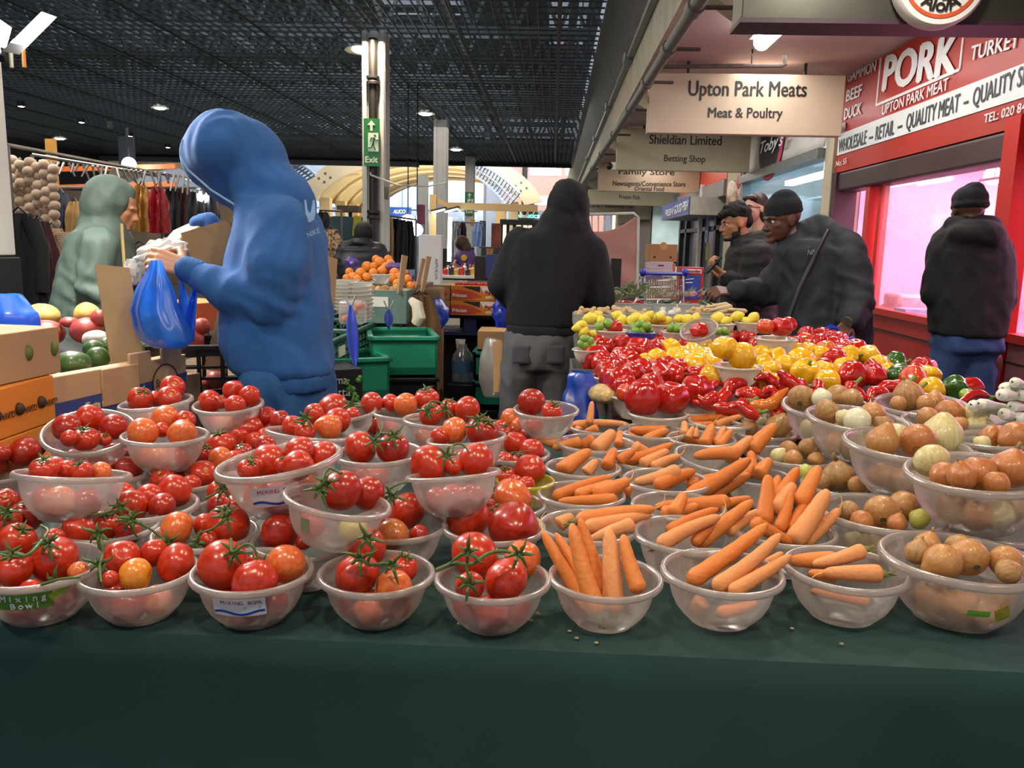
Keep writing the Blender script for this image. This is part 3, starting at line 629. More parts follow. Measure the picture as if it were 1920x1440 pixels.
# ================================================================ the court beyond the hall: timber vaults, brick building, market far end
timber = pm('pale_timber','#c9ad7c',.6,.12,2,stretch=(1,1,.15)); soff = pm('vault_ply','#bda878',.65,.08,1.2); edge = pm('arch_face','#d2bb92',.55,.08,1)
def vault(label,Y0,Y1,pL,pR,zc,posts):
 a,c = aty(*pL,Y0),aty(*pR,Y0); cx = (a.x + c.x) / 2; hw = (c.x - a.x) / 2; z0 = (a.z + c.z) / 2
 t = thing('timber_canopy',label,'canopy',(cx,Y0,0),group='timber vaults in the court'); N = 28
 def P(u,y,k=0.0):
  th = math.pi * (1 - u) * .86 + math.pi * .07
  return Vector((cx + (hw + k) * math.cos(th),y,z0 + (zc - z0 + k) * math.sin(th)))
 MB().grid(lambda u,v:P(u,Y0 + (Y1 - Y0) * v),N,6).build('vault_lining',soff,t,solid=.05)
 m = MB()
 for i in range(N):
  q = [P(i / N,Y0 - .3,-.35),P((i + 1) / N,Y0 - .3,-.35),P((i + 1) / N,Y0 - .3,.35),P(i / N,Y0 - .3,.35)]; m.prism(q,(0,.3,0))
 m.build('front_arch',edge,t,smooth=False)
 m = MB()
 for i in (3,4,8,9,19,20,24,25):
  for k in (-.15,.1):m.lathe([(0,.02),(.05,.02),(.05,0)],8,zalign((0,-1,0)),P((i + .5) / N,Y0 - .3,k))
 m.build('bolt_plate',pm('bolt_grey','#77746c',.4,metal=.6),t)
 for r in range(5):
  y = Y0 + .8 + r * (Y1 - Y0) / 5; m = MB().tube([P(i / 20,y,-.12) for i in range(21)],.07,6); m.build('rib',edge,t)
 for k in range(7):
  u0 = .15 + .1 * k; MB().bar(P(u0,Y0 + .5 + k,-.1),P(u0 + .08,Y0 + 2.5 + k,-.1),.05).build('strip_light',pm('rail_pink','#d9b08e',.5),t)
 for x,y in posts:
  MB().box((x,y,(z0 + .6) / 2),(.42,.42,z0 + .6)).build('post',timber,t,smooth=False)
 return t,P
pl = aty(585,400,33)
vault('central timber arched canopy beyond the white columns',33,46,(575,402),(1005,402),aty(790,288,33).z,[(aty(px,380,y).x,y) for px,y in [(611,34),(640,36.5),(664,39),(683,41.5),(692,44),(962,34),(940,38)]])
vault('timber arched canopy behind the clothes stall',33,44,(-90,420),(452,420),aty(180,262,33).z,[(aty(px,380,34).x,34) for px in (430,20)])
brick = bpy.data.materials.new('red_brick'); brick.use_nodes = True; nt = brick.node_tree
bk = nt.nodes.new('ShaderNodeTexBrick'); bk.inputs['Scale'].default_value = 5; bk.inputs['Color1'].default_value = (*lin('#8f5140'),1); bk.inputs['Color2'].default_value = (*lin('#a4604c'),1); bk.inputs['Mortar'].default_value = (*lin('#8d7a70'),1)
tc = nt.nodes.new('ShaderNodeTexCoord'); mp = nt.nodes.new('ShaderNodeMapping'); mp.inputs['Rotation'].default_value = (R_(90),0,0); nt.links.new(tc.outputs['Object'],mp.inputs[0]); nt.links.new(mp.outputs[0],bk.inputs['Vector']); nt.links.new(bk.outputs[0],nt.nodes['Principled BSDF'].inputs['Base Color'])
YB = 52.0
a,c = aty(938,450,YB),aty(1130,450,YB)
bl = thing('brick_building','red brick building with white framed windows across the court','building',((a.x + c.x) / 2,YB,0))
MB().box(((a.x + c.x) / 2,YB + 2,3.7),(c.x - a.x,4,7.4)).build('wall',brick,bl,smooth=False)
for (x0,y0,x1,y1,n) in [(993,312,1052,330,4),(995,367,1030,386,2),(1060,312,1085,330,2)]:
 p,q = aty(x0,y0,YB - .05),aty(x1,y1,YB - .05); w,h = q.x - p.x,p.z - q.z
 wd = MB().box(((p.x + q.x) / 2,YB - .02,(p.z + q.z) / 2),(w,.1,h)).build('window',pm('win_white','#e3e6ea',.4),bl,smooth=False); m = MB()
 for i in range(n):m.box((p.x + w * (i + .5) / n,YB - .08,(p.z + q.z) / 2),(w / n * .74,.04,h * .8))
 m.build('pane',pm('pane_blue','#a9bdd2',.15,.2,1),wd,smooth=False)
p = aty(983,370,YB); MB().tube([(p.x,YB - .15,0),(p.x,YB - .15,7)],.15,8).build('drain_pipe',BLACKINK,bl)
a,c = aty(880,450,YB + 3),aty(945,450,YB + 3)
b2 = thing('grey_building','pale grey rendered building beyond the farthest column','building',((a.x + c.x) / 2,YB + 3,0)); MB().box(((a.x + c.x) / 2,YB + 4,3.7),(c.x - a.x,4,7.4)).build('wall',pm('render_bluegrey','#a6a9b0',.8,.1,1),b2,smooth=False)
for k in range(4):
 p = aty(897 + k * 14,318,YB + 1.9); MB().box(p,(.42,.1,1.0)).build('window',pm('pane_blue','#a9bdd2',.15),b2,smooth=False)
# white curved lattice frames at both ends of the central vault
lat = pm('lattice_white','#b9c6dc',.45,.05)
def lattice(label,pts0,pts1,Y,n):
 t = thing('lattice_frame',label,'frame',aty(*pts0[0],Y)); c0 = []; c1 = []
 def bez(p,u):
  return tuple((1 - u) ** 2 * p[0][i] + 2 * u * (1 - u) * p[1][i] + u * u * p[2][i] for i in (0,1))
 for i in range(n + 1):c0.append(aty(*bez(pts0,i / n),Y)); c1.append(aty(*bez(pts1,i / n),Y + .5))
 mid = [(p + q) / 2 for p,q in zip(c0,c1)]
 MB().tube(c0,.06,6).build('rail',lat,t); MB().tube(c1,.06,6).build('rail',lat,t); MB().tube(mid,.05,6).build('rail',lat,t); m = MB()
 for p,q in zip(c0,c1):m.bar(p,q,.06)
 m.build('rungs',lat,t,smooth=False); e = c1[-1]; MB().tube([e,(e.x,e.y,0)],.05,6).build('post',lat,t)
lattice('white curved lattice frame right of the central timber arch',[(893,306),(935,318),(974,362)],[(880,322),(922,345),(952,388)],31.5,14)
lattice('white curved lattice frame left of the central timber arch',[(560,306),(575,312),(592,328)],[(540,316),(560,324),(575,338)],31.5,6)
# back of the court: pale shopfronts, signs
a,c = aty(560,450,50),aty(905,450,50)
b3 = thing('shop_row','row of bright shopfronts at the far end of the court','building',((a.x + c.x) / 2,50,0))
MB().box(((a.x + c.x) / 2,51,3.5),(c.x - a.x,2,7)).build('wall',pm('shoprow_wall','#9ea6b2',.7,.25,.8),b3,smooth=False)
for k in range(9):
 p = aty(585 + k * 37,420,49.9); MB().box((p.x,49.95,1.6),(.9,.1,2.6)).build('window',pm('shop_window_far','#c9d2de',.2,.4,1.5,col2='#7d8ea6'),b3,smooth=False)
 MB().box((p.x,49.9,3.9),(.95,.1,1.2)).build('upper_window',pm('pane_blue','#a9bdd2',.15),b3,smooth=False)
def flat_sign(label,Y,xl,yt,xr,yb_,mat,body=None,ink=None,cap=8,l=None,r=None,shear=0):
 p,q = aty(xl,yt,Y),aty(xr,yb_,Y); t = thing('shop_sign',label,'sign',((p.x + q.x) / 2,Y,q.z)); MB().box(((p.x + q.x) / 2,Y,(p.z + q.z) / 2),(q.x - p.x,.1,p.z - q.z)).build('panel',mat,t,smooth=False)
 if body:ty('lettering',body,ink,t,Y - .055,l,r,cap,offset=.02,shear=shear)
 return t
sgb = pm('sign_blue','#2f62c8',.4); flat_sign('blue shop sign reading ALICO behind the near column',40,727,388,771,406,sgb,'ALICO',WHITEINK,7,(737,397),(760,397),.25)
flat_sign('dark fascia with turquoise lettering across the court',44,940,393,1022,415,pm('sign_charcoal','#2c3236',.5),'ns Cosmetics',emis('turquoise_letters',(.25,.75,.78),.8),9,(942,403),(1011,405))
t = thing('globe_camera','round white camera ball in front of the turquoise lettering','camera',aty(983,399,42)); p = aty(983,399,42); MB().ball(p,.24,16,10).build('ball',pm('lamp_white','#d8d6d0',.4),t); MB().ball(p + Vector((0,-.16,0)),.13,12,8).build('lens',BLACKINK,t)
flat_sign('purple shop sign seen between the left timber posts',49.86,632,388,644,403,pm('sign_violet','#4b2f8f',.4)); flat_sign('second small purple sign between the left timber posts',49.86,654,392,668,405,pm('sign_violet','#4b2f8f',.4))
# far market clutter seen between the columns
def bars(label,name,cat,Y,items,mat,group=None):pass
rs = random.Random(11)
def garment(px,py,w,h,Y,mat,label,dep=.12,group=None,name='hanging_garment',flare=1.15,sleeve=False,tilt=0,yaw=0.0,fold=.02):
 """a coat or dress on a hanger: a soft hollow tube narrowing to the shoulders"""
 p = aty(px,py,Y); t = thing(name,label,'clothes',p,Matrix.Rotation(yaw,3,'Z'),group=group); k = proj(p)[2] / F; W_,H_ = w * k,h * k
 def fn(u,v):
  a = 2 * math.pi * u; sh = min(1,.45 + 1.6 * v) if v < .35 else 1.0
  ww = W_ / 2 * sh * (1 + (flare - 1) * v); dd = dep * (.45 + .55 * min(1,v * 3)); f = 1 + fold / max(.02,ww) * math.sin(a * 7 + v * 3 + px)
  return Vector((ww * f * math.cos(a) + tilt * v * k,dd * f * math.sin(a),-H_ * v))
 MB().grid(fn,36,12).build('body',mat,t,local=True)
 MB().tube([(-W_ * .3,0,-.02),(0,0,.04),(W_ * .3,0,-.02)],.008,5).build('hanger',pm('hanger_dark','#2a2a2c',.4),t,local=True)
 if sleeve:
  for s in (-1,1):MB().tube([(s * W_ * .3,0,-.04),(s * W_ * .5,.0,-H_ * .3),(s * W_ * .56,-.03,-H_ * .7)],[dep * .5,dep * .55,dep * .42],10).build('sleeve',mat,t,local=True)
 return t
def rail(label,a,c,Y0,Y1,z=None):
 p,q = aty(*a,Y0),aty(*c,Y1); t = thing('clothes_rail',label,'rail',p); m = pm('rail_chrome','#777472',.35,metal=.7)
 MB().tube([p,q],.016,6).build('rail',m,t)
 for e in (p,q):MB().tube([e,(e.x,e.y,0)],.016,6).build('leg',m,t)
# ================================================================ the green covered stall table
TZ = 0.775                                            # table top
cloth = pm('green_cloth','#183a38',.85,.22,2.2,bump=.12,bscale=220)
yfe = atz(960,1213,TZ).y
def cl_fn(u,v):
 x = -2.3 + 4.6 * u
 f = .012 * math.sin(x * 3.1 + .6) + .007 * math.sin(x * 7.3) + .022 * math.exp(-((x - .42) / .12) ** 2)
 if v < .5:
  k = v / .5; r = k * 1.0
  drop = (1 - r) * .78
  return Vector((x + .03 * (1 - r) * math.sin(x * 5),yfe - .012 - f * min(1,drop * 4) - .02 * math.sin(x * 2.2 + drop * 4) * min(1,drop * 3),TZ - .004 - drop - .012 * math.exp(-drop * 60)))
 k = (v - .5) / .5
 w = .0035 * math.sin(x * 9 + k * 20) * min(1,k * 30) * max(0,1 - k * 14)
 return Vector((x,yfe + k * (2.66 - yfe),TZ - .004 + max(0,w)))
tb = MB().grid(cl_fn,160,60).build('tablecloth',cloth); tag(tb,'dark green cloth covering the front stall table and hanging down its front','tablecloth')
t = thing('stall_table','plain wooden stall table under the dark green cloth','table',(0,2,0)); wd = pm('stall_wood','#6b5338',.7,.2,4,stretch=(1,8,8))
MB().box((0,(yfe + 2.66) / 2 + .02,TZ - .035),(4.5,2.64 - yfe,.05)).build('table_top',wd,t,smooth=False)
for x in (-2.1,0,2.1):
 for y in (yfe + .12,2.55):MB().box((x,y,(TZ - .06) / 2),(.06,.06,TZ - .06)).build('leg',wd,t,smooth=False)
# crumbs on the cloth
for k,(px,py) in enumerate([(861,1169),(996,1163),(1008,1149),(1010,1151),(1068,1183),(1081,1196),(1118,1205),(1578,1207),(730,1168),(1485,1178)]):
 p = atz(px,py,TZ + .002); o = MB().ball((0,0,0),(.004,.003,.0018),8,5).build('crumb',pm('crumb','#a58a6a',.7)); o.location = p
 tag(o,'tiny pale crumb on the green cloth, %s from left' % ORD[k],'crumb','crumbs on the cloth')
# ================================================================ bowls
BP = film('bowl_plastic','#c9c2bd',.54,.2,.06,.55,blur=.14,tint=(.97,.95,.94))
BR = film('bowl_rim_plastic','#bdb3ae',.38,.24,.08,.5)
BPY = film('bowl_plastic_yellow','#d8d13a',.25,.2,.12,.5); BPG = film('bowl_plastic_white','#d3cec2',.10,.25,.1,.5); BPB = film('bowl_plastic_blue','#2b46b8',.1,.25,.1,.3)
PROF = [(0,.016),(.20,.016),(.225,.004),(.245,0),(.262,.006),(.268,.022),(.315,.062),(.365,.125),(.40,.20),(.425,.29),(.445,.385),(.452,.405)]
RIM = [(.450,.388),(.455,.412),(.466,.427),(.486,.428),(.500,.414),(.504,.392),(.498,.374),(.489,.372),(.484,.386),(.470,.397),(.455,.394),(.450,.388)]
BOWLM = {}
def bowl_meshes(kind):
 if kind in BOWLM:return BOWLM[kind]
 mats = {'clear':(BP,BR),'yellow':(BPY,BPY),'white':(BPG,BPG),'blue':(BPB,BPB)}[kind]
 a = MB().lathe([(r,z - .415) for r,z in PROF],48); b = MB().lathe([(r,z - .415) for r,z in RIM],48)
 r = []
 for nm,mb,mt in (('bowl_wall',a,mats[0]),('bowl_rim',b,mats[1])):
  me = bpy.data.meshes.new(nm); me.from_pydata([tuple(v) for v in mb.v],[],mb.f); me.materials.append(mt); me.polygons.foreach_set('use_smooth',[True] * len(me.polygons)); me.update(); r.append(me)
 BOWLM[kind] = r; return r
BOWLS = {}
def bowl(key,cx,cy,w,level,desc,ratio=None,phi=0.0,kind='clear',d=None,group='plastic mixing bowls of produce'):
 """rim centre and rim width in the photograph; level gives the height of what carries it, so distance and true size follow"""
 if d is None:
  d = 1.5
  for _ in range(12):
   D = w * d / F; zr = level + .415 * D; r = ray(cx,cy); d = (zr - CAMLOC.z) / r.z
 D = w * d / F; C = at(cx,cy,d)
 if ratio is None:n = Vector((0,0,1))
 else:
  u = (C - CAMLOC).normalized(); xr = CM.to_3x3() @ Vector((1,0,0)); yr = CM.to_3x3() @ Vector((0,1,0))
  xr = (xr - u * xr.dot(u)).normalized(); yr = (yr - u * yr.dot(u) - xr * yr.dot(xr)).normalized(); ph = R_(phi)
  up = yr * math.cos(ph) - xr * math.sin(ph); n = (up * math.sqrt(1 - ratio ** 2) - u * ratio).normalized()
 M = Matrix.Translation(C) @ zalign(n).to_4x4() @ Matrix.Diagonal((D,D,D,1))
 t = bpy.data.objects.new('mixing_bowl',None); COL.objects.link(t); t.empty_display_size = .05
 base = C - n * .415 * D
 Mt = Matrix.Translation(base) @ zalign(n).to_4x4(); t.matrix_world = Mt; WM[t.name] = Mt; tag(t,desc,'bowl',group)
 for me,nm in zip(bowl_meshes(kind),('bowl_wall','bowl_rim')):
  o = bpy.data.objects.new(nm,me); COL.objects.link(o); o.parent = t; o.matrix_local = Mt.inverted() @ M; WM[o.name] = M
 BOWLS[key] = dict(C=C,n=n,D=D,d=d,o=t,short=None); return t
def inside(bk,P,r):
 """push a point so that a ball of radius r stays within the bowl's wall (above the rim it may lean over it)"""
 B = BOWLS[bk]; v = P - B['C']; h = v.dot(B['n']); lat = v - B['n'] * h
 return h,lat
def settle(bk,items,spread=.9):
 """items: px, py, rpx -> list of (centre, radius); slides every item along its own line of sight until they lie in the bowl without sharing room"""
 B = BOWLS[bk]; R = B['D'] / 2; out = []
 for it in items:
  px,py,rp = it[:3]; r_ = ray(px,py); ru = r_.length; den = r_.dot(B['n'])
  rr = rp * B['d'] / F; hgt = rr * .15
  t = (B['C'] + B['n'] * hgt - CAMLOC).dot(B['n']) / den if abs(den) > .05 else B['d']
  t = max(B['d'] - R * .75,min(B['d'] + R * .75,t)); out.append([px,py,rp,t])
 def pos(o):return at(o[0],o[1],o[3]),o[2] * o[3] / F
 for _ in range(40):
  for i in range(len(out)):
   for j in range(i + 1,len(out)):
    a,ra = pos(out[i]); b,rb = pos(out[j]); dd = (a - b).length; need = (ra + rb) * .96
    if dd < need:
     k = (need - dd) * .5; s = 1 if out[i][3] > out[j][3] or (out[i][3] == out[j][3] and out[i][1] < out[j][1]) else -1
     out[i][3] += s * k; out[j][3] -= s * k
  for o in out:o[3] = max(B['d'] - R * spread,min(B['d'] + R * spread,o[3]))
 for o in out:                                     # a ball below the rim stays behind the wall
  for _ in range(30):
   P,r = pos(o); v = P - B['C']; h = v.dot(B['n']); lat = (v - B['n'] * h).length
   if h < r * .6 and lat + r * .9 > R * .9 + min(0,h) * .55 and o[3] < B['d'] + R * .4:o[3] += .004
   else:break
 return [pos(o) for o in out]
# ---------------------------------------------------------------- tomatoes
def tom_mat(name,c1,c2,c3):
 if name in MATS:return MATS[name]
 m = pm(name,c1,.28,0,5,coat=.35,col2=c2,spec=.5,contrast=(.35,.65)); b = m.node_tree.nodes['Principled BSDF']
 b.inputs['Coat Roughness'].default_value = .14; b.inputs['Subsurface Weight'].default_value = .08; b.inputs['Subsurface Radius'].default_value = (.012,.004,.002); b.inputs['Subsurface Scale'].default_value = .4
 return m
TM = {'r':tom_mat('tomato_red','#b32410','#bf3a17',0),'d':tom_mat('tomato_deep_red','#9a1a0e','#ab2a12',0),'o':tom_mat('tomato_orange','#d8781c','#e0922c',0),
      'm':tom_mat('tomato_ripening','#d4552a','#d67a38',0),'b':tom_mat('tomato_brownish','#b5562a','#c27a3a',0),'g':tom_mat('tomato_green','#b8ac52','#c6ba62',0)}
TWORD = {'r':'ripe red tomato','d':'deep red tomato','o':'orange unripe tomato','m':'paler orange red tomato','b':'long brownish orange tomato','g':'yellow green unripe tomato'}
def tom_mesh(v):
 def fn(p):
  a = math.atan2(p.y,p.x); s = math.sqrt(max(0,1 - p.z * p.z)); lobes = [0,5,6,4,3][v]; q = p.copy()
  if lobes:q *= 1 + .025 * math.cos(lobes * a + v) * s
  q.z = q.z * [.92,.84,.88,1.0,1.12][v]
  dimple = math.exp(-((1 - p.z) / .06)) if p.z > 0 else 0; q.z -= .17 * dimple
  if v in (1,2) and p.z < -.9:q.z += .02
  if v == 3:q.z += .18 * math.exp(-((1 + p.z) / .08)) * -1
  return q * (1 + .03 * noise.noise(p * 1.3 + Vector((v * 7,0,0))))
 mb = MB().ball((0,0,0),1,28,18,fn=fn); me = bpy.data.meshes.new('tomato'); me.from_pydata([tuple(p) for p in mb.v],[],mb.f)
 me.polygons.foreach_set('use_smooth',[True] * len(me.polygons)); me.update(); return me
TMESH = [tom_mesh(v) for v in range(5)]
TVAR = {}
def tom_data(v,c):
 if (v,c) not in TVAR:me = TMESH[v].copy(); me.materials.append(TM[c]); TVAR[(v,c)] = me
 return TVAR[(v,c)]
green = pm('vine_green','#4d6530',.55,.2,30,bump=.2,bscale=200); greenb = pm('vine_pale','#8d9a5a',.55,.2,30)
scarm = pm('stem_scar','#b98a4a',.7,.2,40)
def calyx_mesh():
 m = MB(); rs = random.Random(2)
 for k in range(6):
  a = k * math.pi / 3 + rs.uniform(-.2,.2); d = Vector((math.cos(a),math.sin(a),0)); pts = []
  for i in range(6):
   s = i / 5; pts.append(d * (.05 + .62 * s) + Vector((0,0,.80 + .10 * math.sin(s * 2.6) + (.16 * s * s if k % 2 else -.10 * s * s))))
  m.tube(pts,[.035,.07,.075,.06,.04,.012],5)
 m.tube([(0,0,.72),(.02,.01,.9),(.08,.03,1.1)],[.07,.055,.045],7)
 me = bpy.data.meshes.new('calyx'); me.from_pydata([tuple(p) for p in m.v],[],m.f); me.materials.append(green); me.polygons.foreach_set('use_smooth',[True] * len(me.polygons)); me.update(); return me
CALYX = calyx_mesh()
def scar_mesh():
 m = MB().lathe([(0,.79),(.10,.775),(.14,.80),(.16,.79)],14); me = bpy.data.meshes.new('stem_scar'); me.from_pydata([tuple(p) for p in m.v],[],m.f); me.materials.append(scarm); me.update(); return me
SCAR = scar_mesh(); rt = random.Random(21)
def tomato(P,r,c,label,group,show='n',v=None,sq=(1,1,1)):
 v = rt.choice([0,0,1,2,0,3]) if v is None else v
 if c == 'b':v = 4
 o = bpy.data.objects.new('tomato',tom_data(v,c)); COL.objects.link(o)
 tocam = (CAMLOC - P).normalized()
 if show == 'c':ax = (Vector((rt.uniform(-.5,.5),rt.uniform(-.2,.2),1)) + tocam * .35).normalized()
 elif show == 's':ax = (Vector((rt.uniform(-.5,.5),0,.6)) + tocam * .9).normalized()
 else:ax = Vector((rt.uniform(-1,1),rt.uniform(.1,1),rt.uniform(-.9,.5))).normalized()
 M = Matrix.Translation(P) @ zalign(ax,rt.uniform(0,6)).to_4x4() @ Matrix.Diagonal((r * 1.03,r * 1.03,r * 1.03,1)); o.matrix_world = M; WM[o.name] = M
 tag(o,label,'tomato',group)
 if show in 'cs':
  k = bpy.data.objects.new('calyx' if show == 'c' else 'stem_scar',CALYX if show == 'c' else SCAR); COL.objects.link(k); k.parent = o; WM[k.name] = M
 return o
def fill_tomatoes(bk,short,items,low=3):
 pos = settle(bk,items); order = sorted(range(len(items)),key=lambda i:items[i][0]); g = 'tomatoes in ' + short
 for k,i in enumerate(order):
  it = items[i]; c = it[3] if len(it) > 3 and it[3] else rt.choice('rrrrd'); sh = it[4] if len(it) > 4 else rt.choice('nnnnsc')
  P,r = pos[i]; tomato(P,r,c,'%s, %s from left in %s' % (TWORD[c],ORD[k],short),g,sh)
 B = BOWLS[bk]; x = B['n'].orthogonal().normalized(); rgt = Vector((1,0,0)); x = (rgt - B['n'] * rgt.dot(B['n'])).normalized(); y = B['n'].cross(x)
 for k in range(low):
  a = [3.5,4.71,5.95][k]; rad = B['D'] * .19
  rr = B['D'] * (.135 + .012 * (k % 2)); P = B['C'] + (x * math.cos(a) + y * math.sin(a)) * rad - B['n'] * (.40 * B['D'] - rr * 1.12)
  c = rt.choice('rdm'); tomato(P,rr,c,'%s blurred tomato at the bottom of %s' % (['left','middle','right'][k],short),g,'n',0)
def vine(bk,pts,label,off=-.03,th=.0024,stars=()):
 B = BOWLS[bk]; P = [at(x,y,B['d'] + (o[0] if o else off)) for x,y,*o in pts]; n = len(P); Q = []
 for i in range(n - 1):
  for k in range(4):
   u = k / 4; p0,p1,p2,p3 = P[max(0,i - 1)],P[i],P[i + 1],P[min(n - 1,i + 2)]
   Q.append(.5 * ((2 * p1) + (p2 - p0) * u + (2 * p0 - 5 * p1 + 4 * p2 - p3) * u * u + (3 * p1 - p0 - 3 * p2 + p3) * u ** 3))
 Q.append(P[-1]); t = thing('tomato_vine',label,'vine',P[0],group='green vine stems on the tomatoes')
 MB().tube(Q,[th * (1.15 - .4 * i / len(Q)) for i in range(len(Q))],7).build('stem',green,t)
 for sx,sy in stars:
  c = at(sx,sy,B['d'] + off - .004); m = MB()
  for k in range(6):
   a = k * 1.05 + sx; d = Vector((math.cos(a),-.25,math.sin(a))); L = .026 + .008 * math.sin(k * 3 + sy)
   m.tube([c,c + d * L * .4 + Vector((0,-.004,.004)),c + d * L * .75 + Vector((0,-.002,.001)),c + d * L + Vector((0,.004,.005 * math.sin(k * 2.1)))],[.0026,.0034,.0022,.0006],5)
  m.ball(c,.0055,8,6); m.build('sepals',green,t)
 return t
def sticker_on(bk,ang,hfrac,wd,ht,mat,name='label',parts=None,rot=0):
 """paper label curved round the outside of a bowl; ang is measured from the side that faces the camera"""
 B = BOWLS[bk]; D = B['D']; n = B['n']; tc_ = (CAMLOC - B['C']); tc_ = (tc_ - n * tc_.dot(n)).normalized(); sd = n.cross(tc_)
 def rad(z):
  for (r0,z0),(r1,z1) in zip(PROF[4:],PROF[5:]):
   if z0 <= z <= z1:return r0 + (r1 - r0) * (z - z0) / (z1 - z0 + 1e-9)
  return .45
 def S(u,v,lift=.0):        # u across -.5...5, v up -.5...5 -> world
  uu = u * math.cos(rot) - v * math.sin(rot) * ht / wd; vv = v * math.cos(rot) + u * math.sin(rot) * wd / ht
  z = hfrac + vv * ht / D; r = rad(min(.40,max(.02,z))) * D + .0008 + lift; a = ang + uu * wd / (r)
  return B['C'] - n * .415 * D + n * (z * D) + (tc_ * math.cos(a) + sd * math.sin(a)) * r
 S.o = MB().grid(lambda u,v:S(u - .5,v - .5),14,8).build(name,mat,B['o'])
 return S
def print_on(S,par,polys,mat,name,lift=.0006):
 for poly in polys:
  par = S.o; m = MB(); m.add([S(u,v,lift) for u,v in poly],[tuple(range(len(poly)))]); m.build(name,mat,par)
def letters_on(S,par,body,u0,u1,v,cap,mat,nm='lettering',off=.0):
 n = len(body); par = S.o
 for i,ch in enumerate(body):
  if ch == ' ':continue
  u = u0 + (u1 - u0) * (i + .5) / n; p = S(u,v,.0006); q = S(u + .02,v,.0006); w = S(u,v + .05,.0006)
  text(nm,ch,mat,par,p,q - p,w - p,cap / .7,offset=off,lift=.0006,extrude=.0001)
L0,L1 = TZ,TZ + .095
# front row
bowl('A1',75,1058,236,L0,'clear mixing bowl of vine tomatoes with a round green label, at the front left corner')
bowl('A2',260,1068,214,L0,'front row bowl holding one bright orange tomato among red ones')
bowl('A3',473,1068,226,L0,'front row bowl with a blue and white paper label and three big tomatoes')
bowl('A4',706,1072,219,L0,'fourth front row bowl from left, plain, tomatoes joined by a vine')
bowl('A5',924,1082,219,L0,'front row tomato bowl standing next to the carrots, long vine on top')
bowl('A6',1135,1080,215,L0,'front row bowl of upright carrots beside the last tomato bowl')
bowl('A7',1354,1070,228,L0,'middle one of the three front row carrot bowls')
bowl('A8',1585,1064,226,L0,'front row bowl with short carrots lying flat next to the onions')
bowl('A9',1800,1045,284,L0,'large front row bowl of onions at the right corner with green sticker')
fill_tomatoes('A1','the green labelled front corner bowl',[(102,1049,41,'r','c'),(25,1067,33,'r','c'),(33,1013,33,'r','c'),(100,1010,20,'r','n'),(56,1106,20,'r','n'),(146,1070,18,'m','n')])
fill_tomatoes('A2','the front bowl with an orange tomato',[(227,1048,34,'r','s'),(289,1037,26,'r','n'),(330,1057,38,'r','n'),(254,1078,31,'o','n'),(206,1086,16,'r','n')])
fill_tomatoes('A3','the front bowl with blue white label',[(418,1059,46,'r','n'),(478,1091,41,'r','n'),(536,1057,36,'m','n'),(476,1052,14,'r','n')])
fill_tomatoes('A4','the fourth front row bowl',[(669,1077,41,'r','n'),(687,1026,39,'r','n'),(756,1064,28,'r','c'),(739,1103,34,'m','n')])
fill_tomatoes('A5','the front bowl next to the carrots',[(890,1041,44,'r','n'),(949,1087,41,'r','n'),(980,1048,34,'m','n'),(881,1099,27,'r','n')])
vine('A1',[(29,1037,-.06),(48,1042,-.07),(65,1030,-.06),(80,1012,-.03),(90,995,0),(76,985,.02)],'curling vine over the tomatoes in the front left corner bowl',stars=[(26,1040),(92,1022)],th=.003)
vine('A1',[(78,1096,-.095),(112,1086,-.1),(150,1082,-.095)],'short vine hanging over the rim of the front left corner bowl',stars=[(105,1092)])
vine('A2',[(186,1000,.0),(193,1035,-.02),(187,1060,-.05),(190,1092,-.08)],'dried vine at the left edge of the bowl with an orange tomato',stars=[(187,1002),(188,1060)])
vine('A3',[(433,1010,-.03),(436,1035,-.05),(462,1020,-.05),(478,1030,-.05),(484,1055,-.05),(492,1068,-.06)],'looping vine in the bowl with the blue and white label',stars=[(440,1038),(488,1062)])
vine('A4',[(688,1008,-.05),(699,1030,-.07),(690,1055,-.07),(715,1060,-.07),(737,1052,-.06)],'vine lying across the tomatoes in the fourth front row bowl',off=-.07,stars=[(690,1010),(735,1060),(676,1048)],th=.0028)
vine('A5',[(818,1069,-.09),(850,1057,-.09),(885,1057,-.095),(915,1038,-.085),(945,1033,-.075),(975,1042,-.07)],'long thick vine on the front tomatoes next to the carrots',off=-.09,stars=[(878,1036),(974,1040),(880,1096)],th=.0034)
vine('A5',[(873,1060,-.095),(878,1078,-.095),(882,1098,-.095)],'side shoot of the vine next to the carrots',off=-.095)
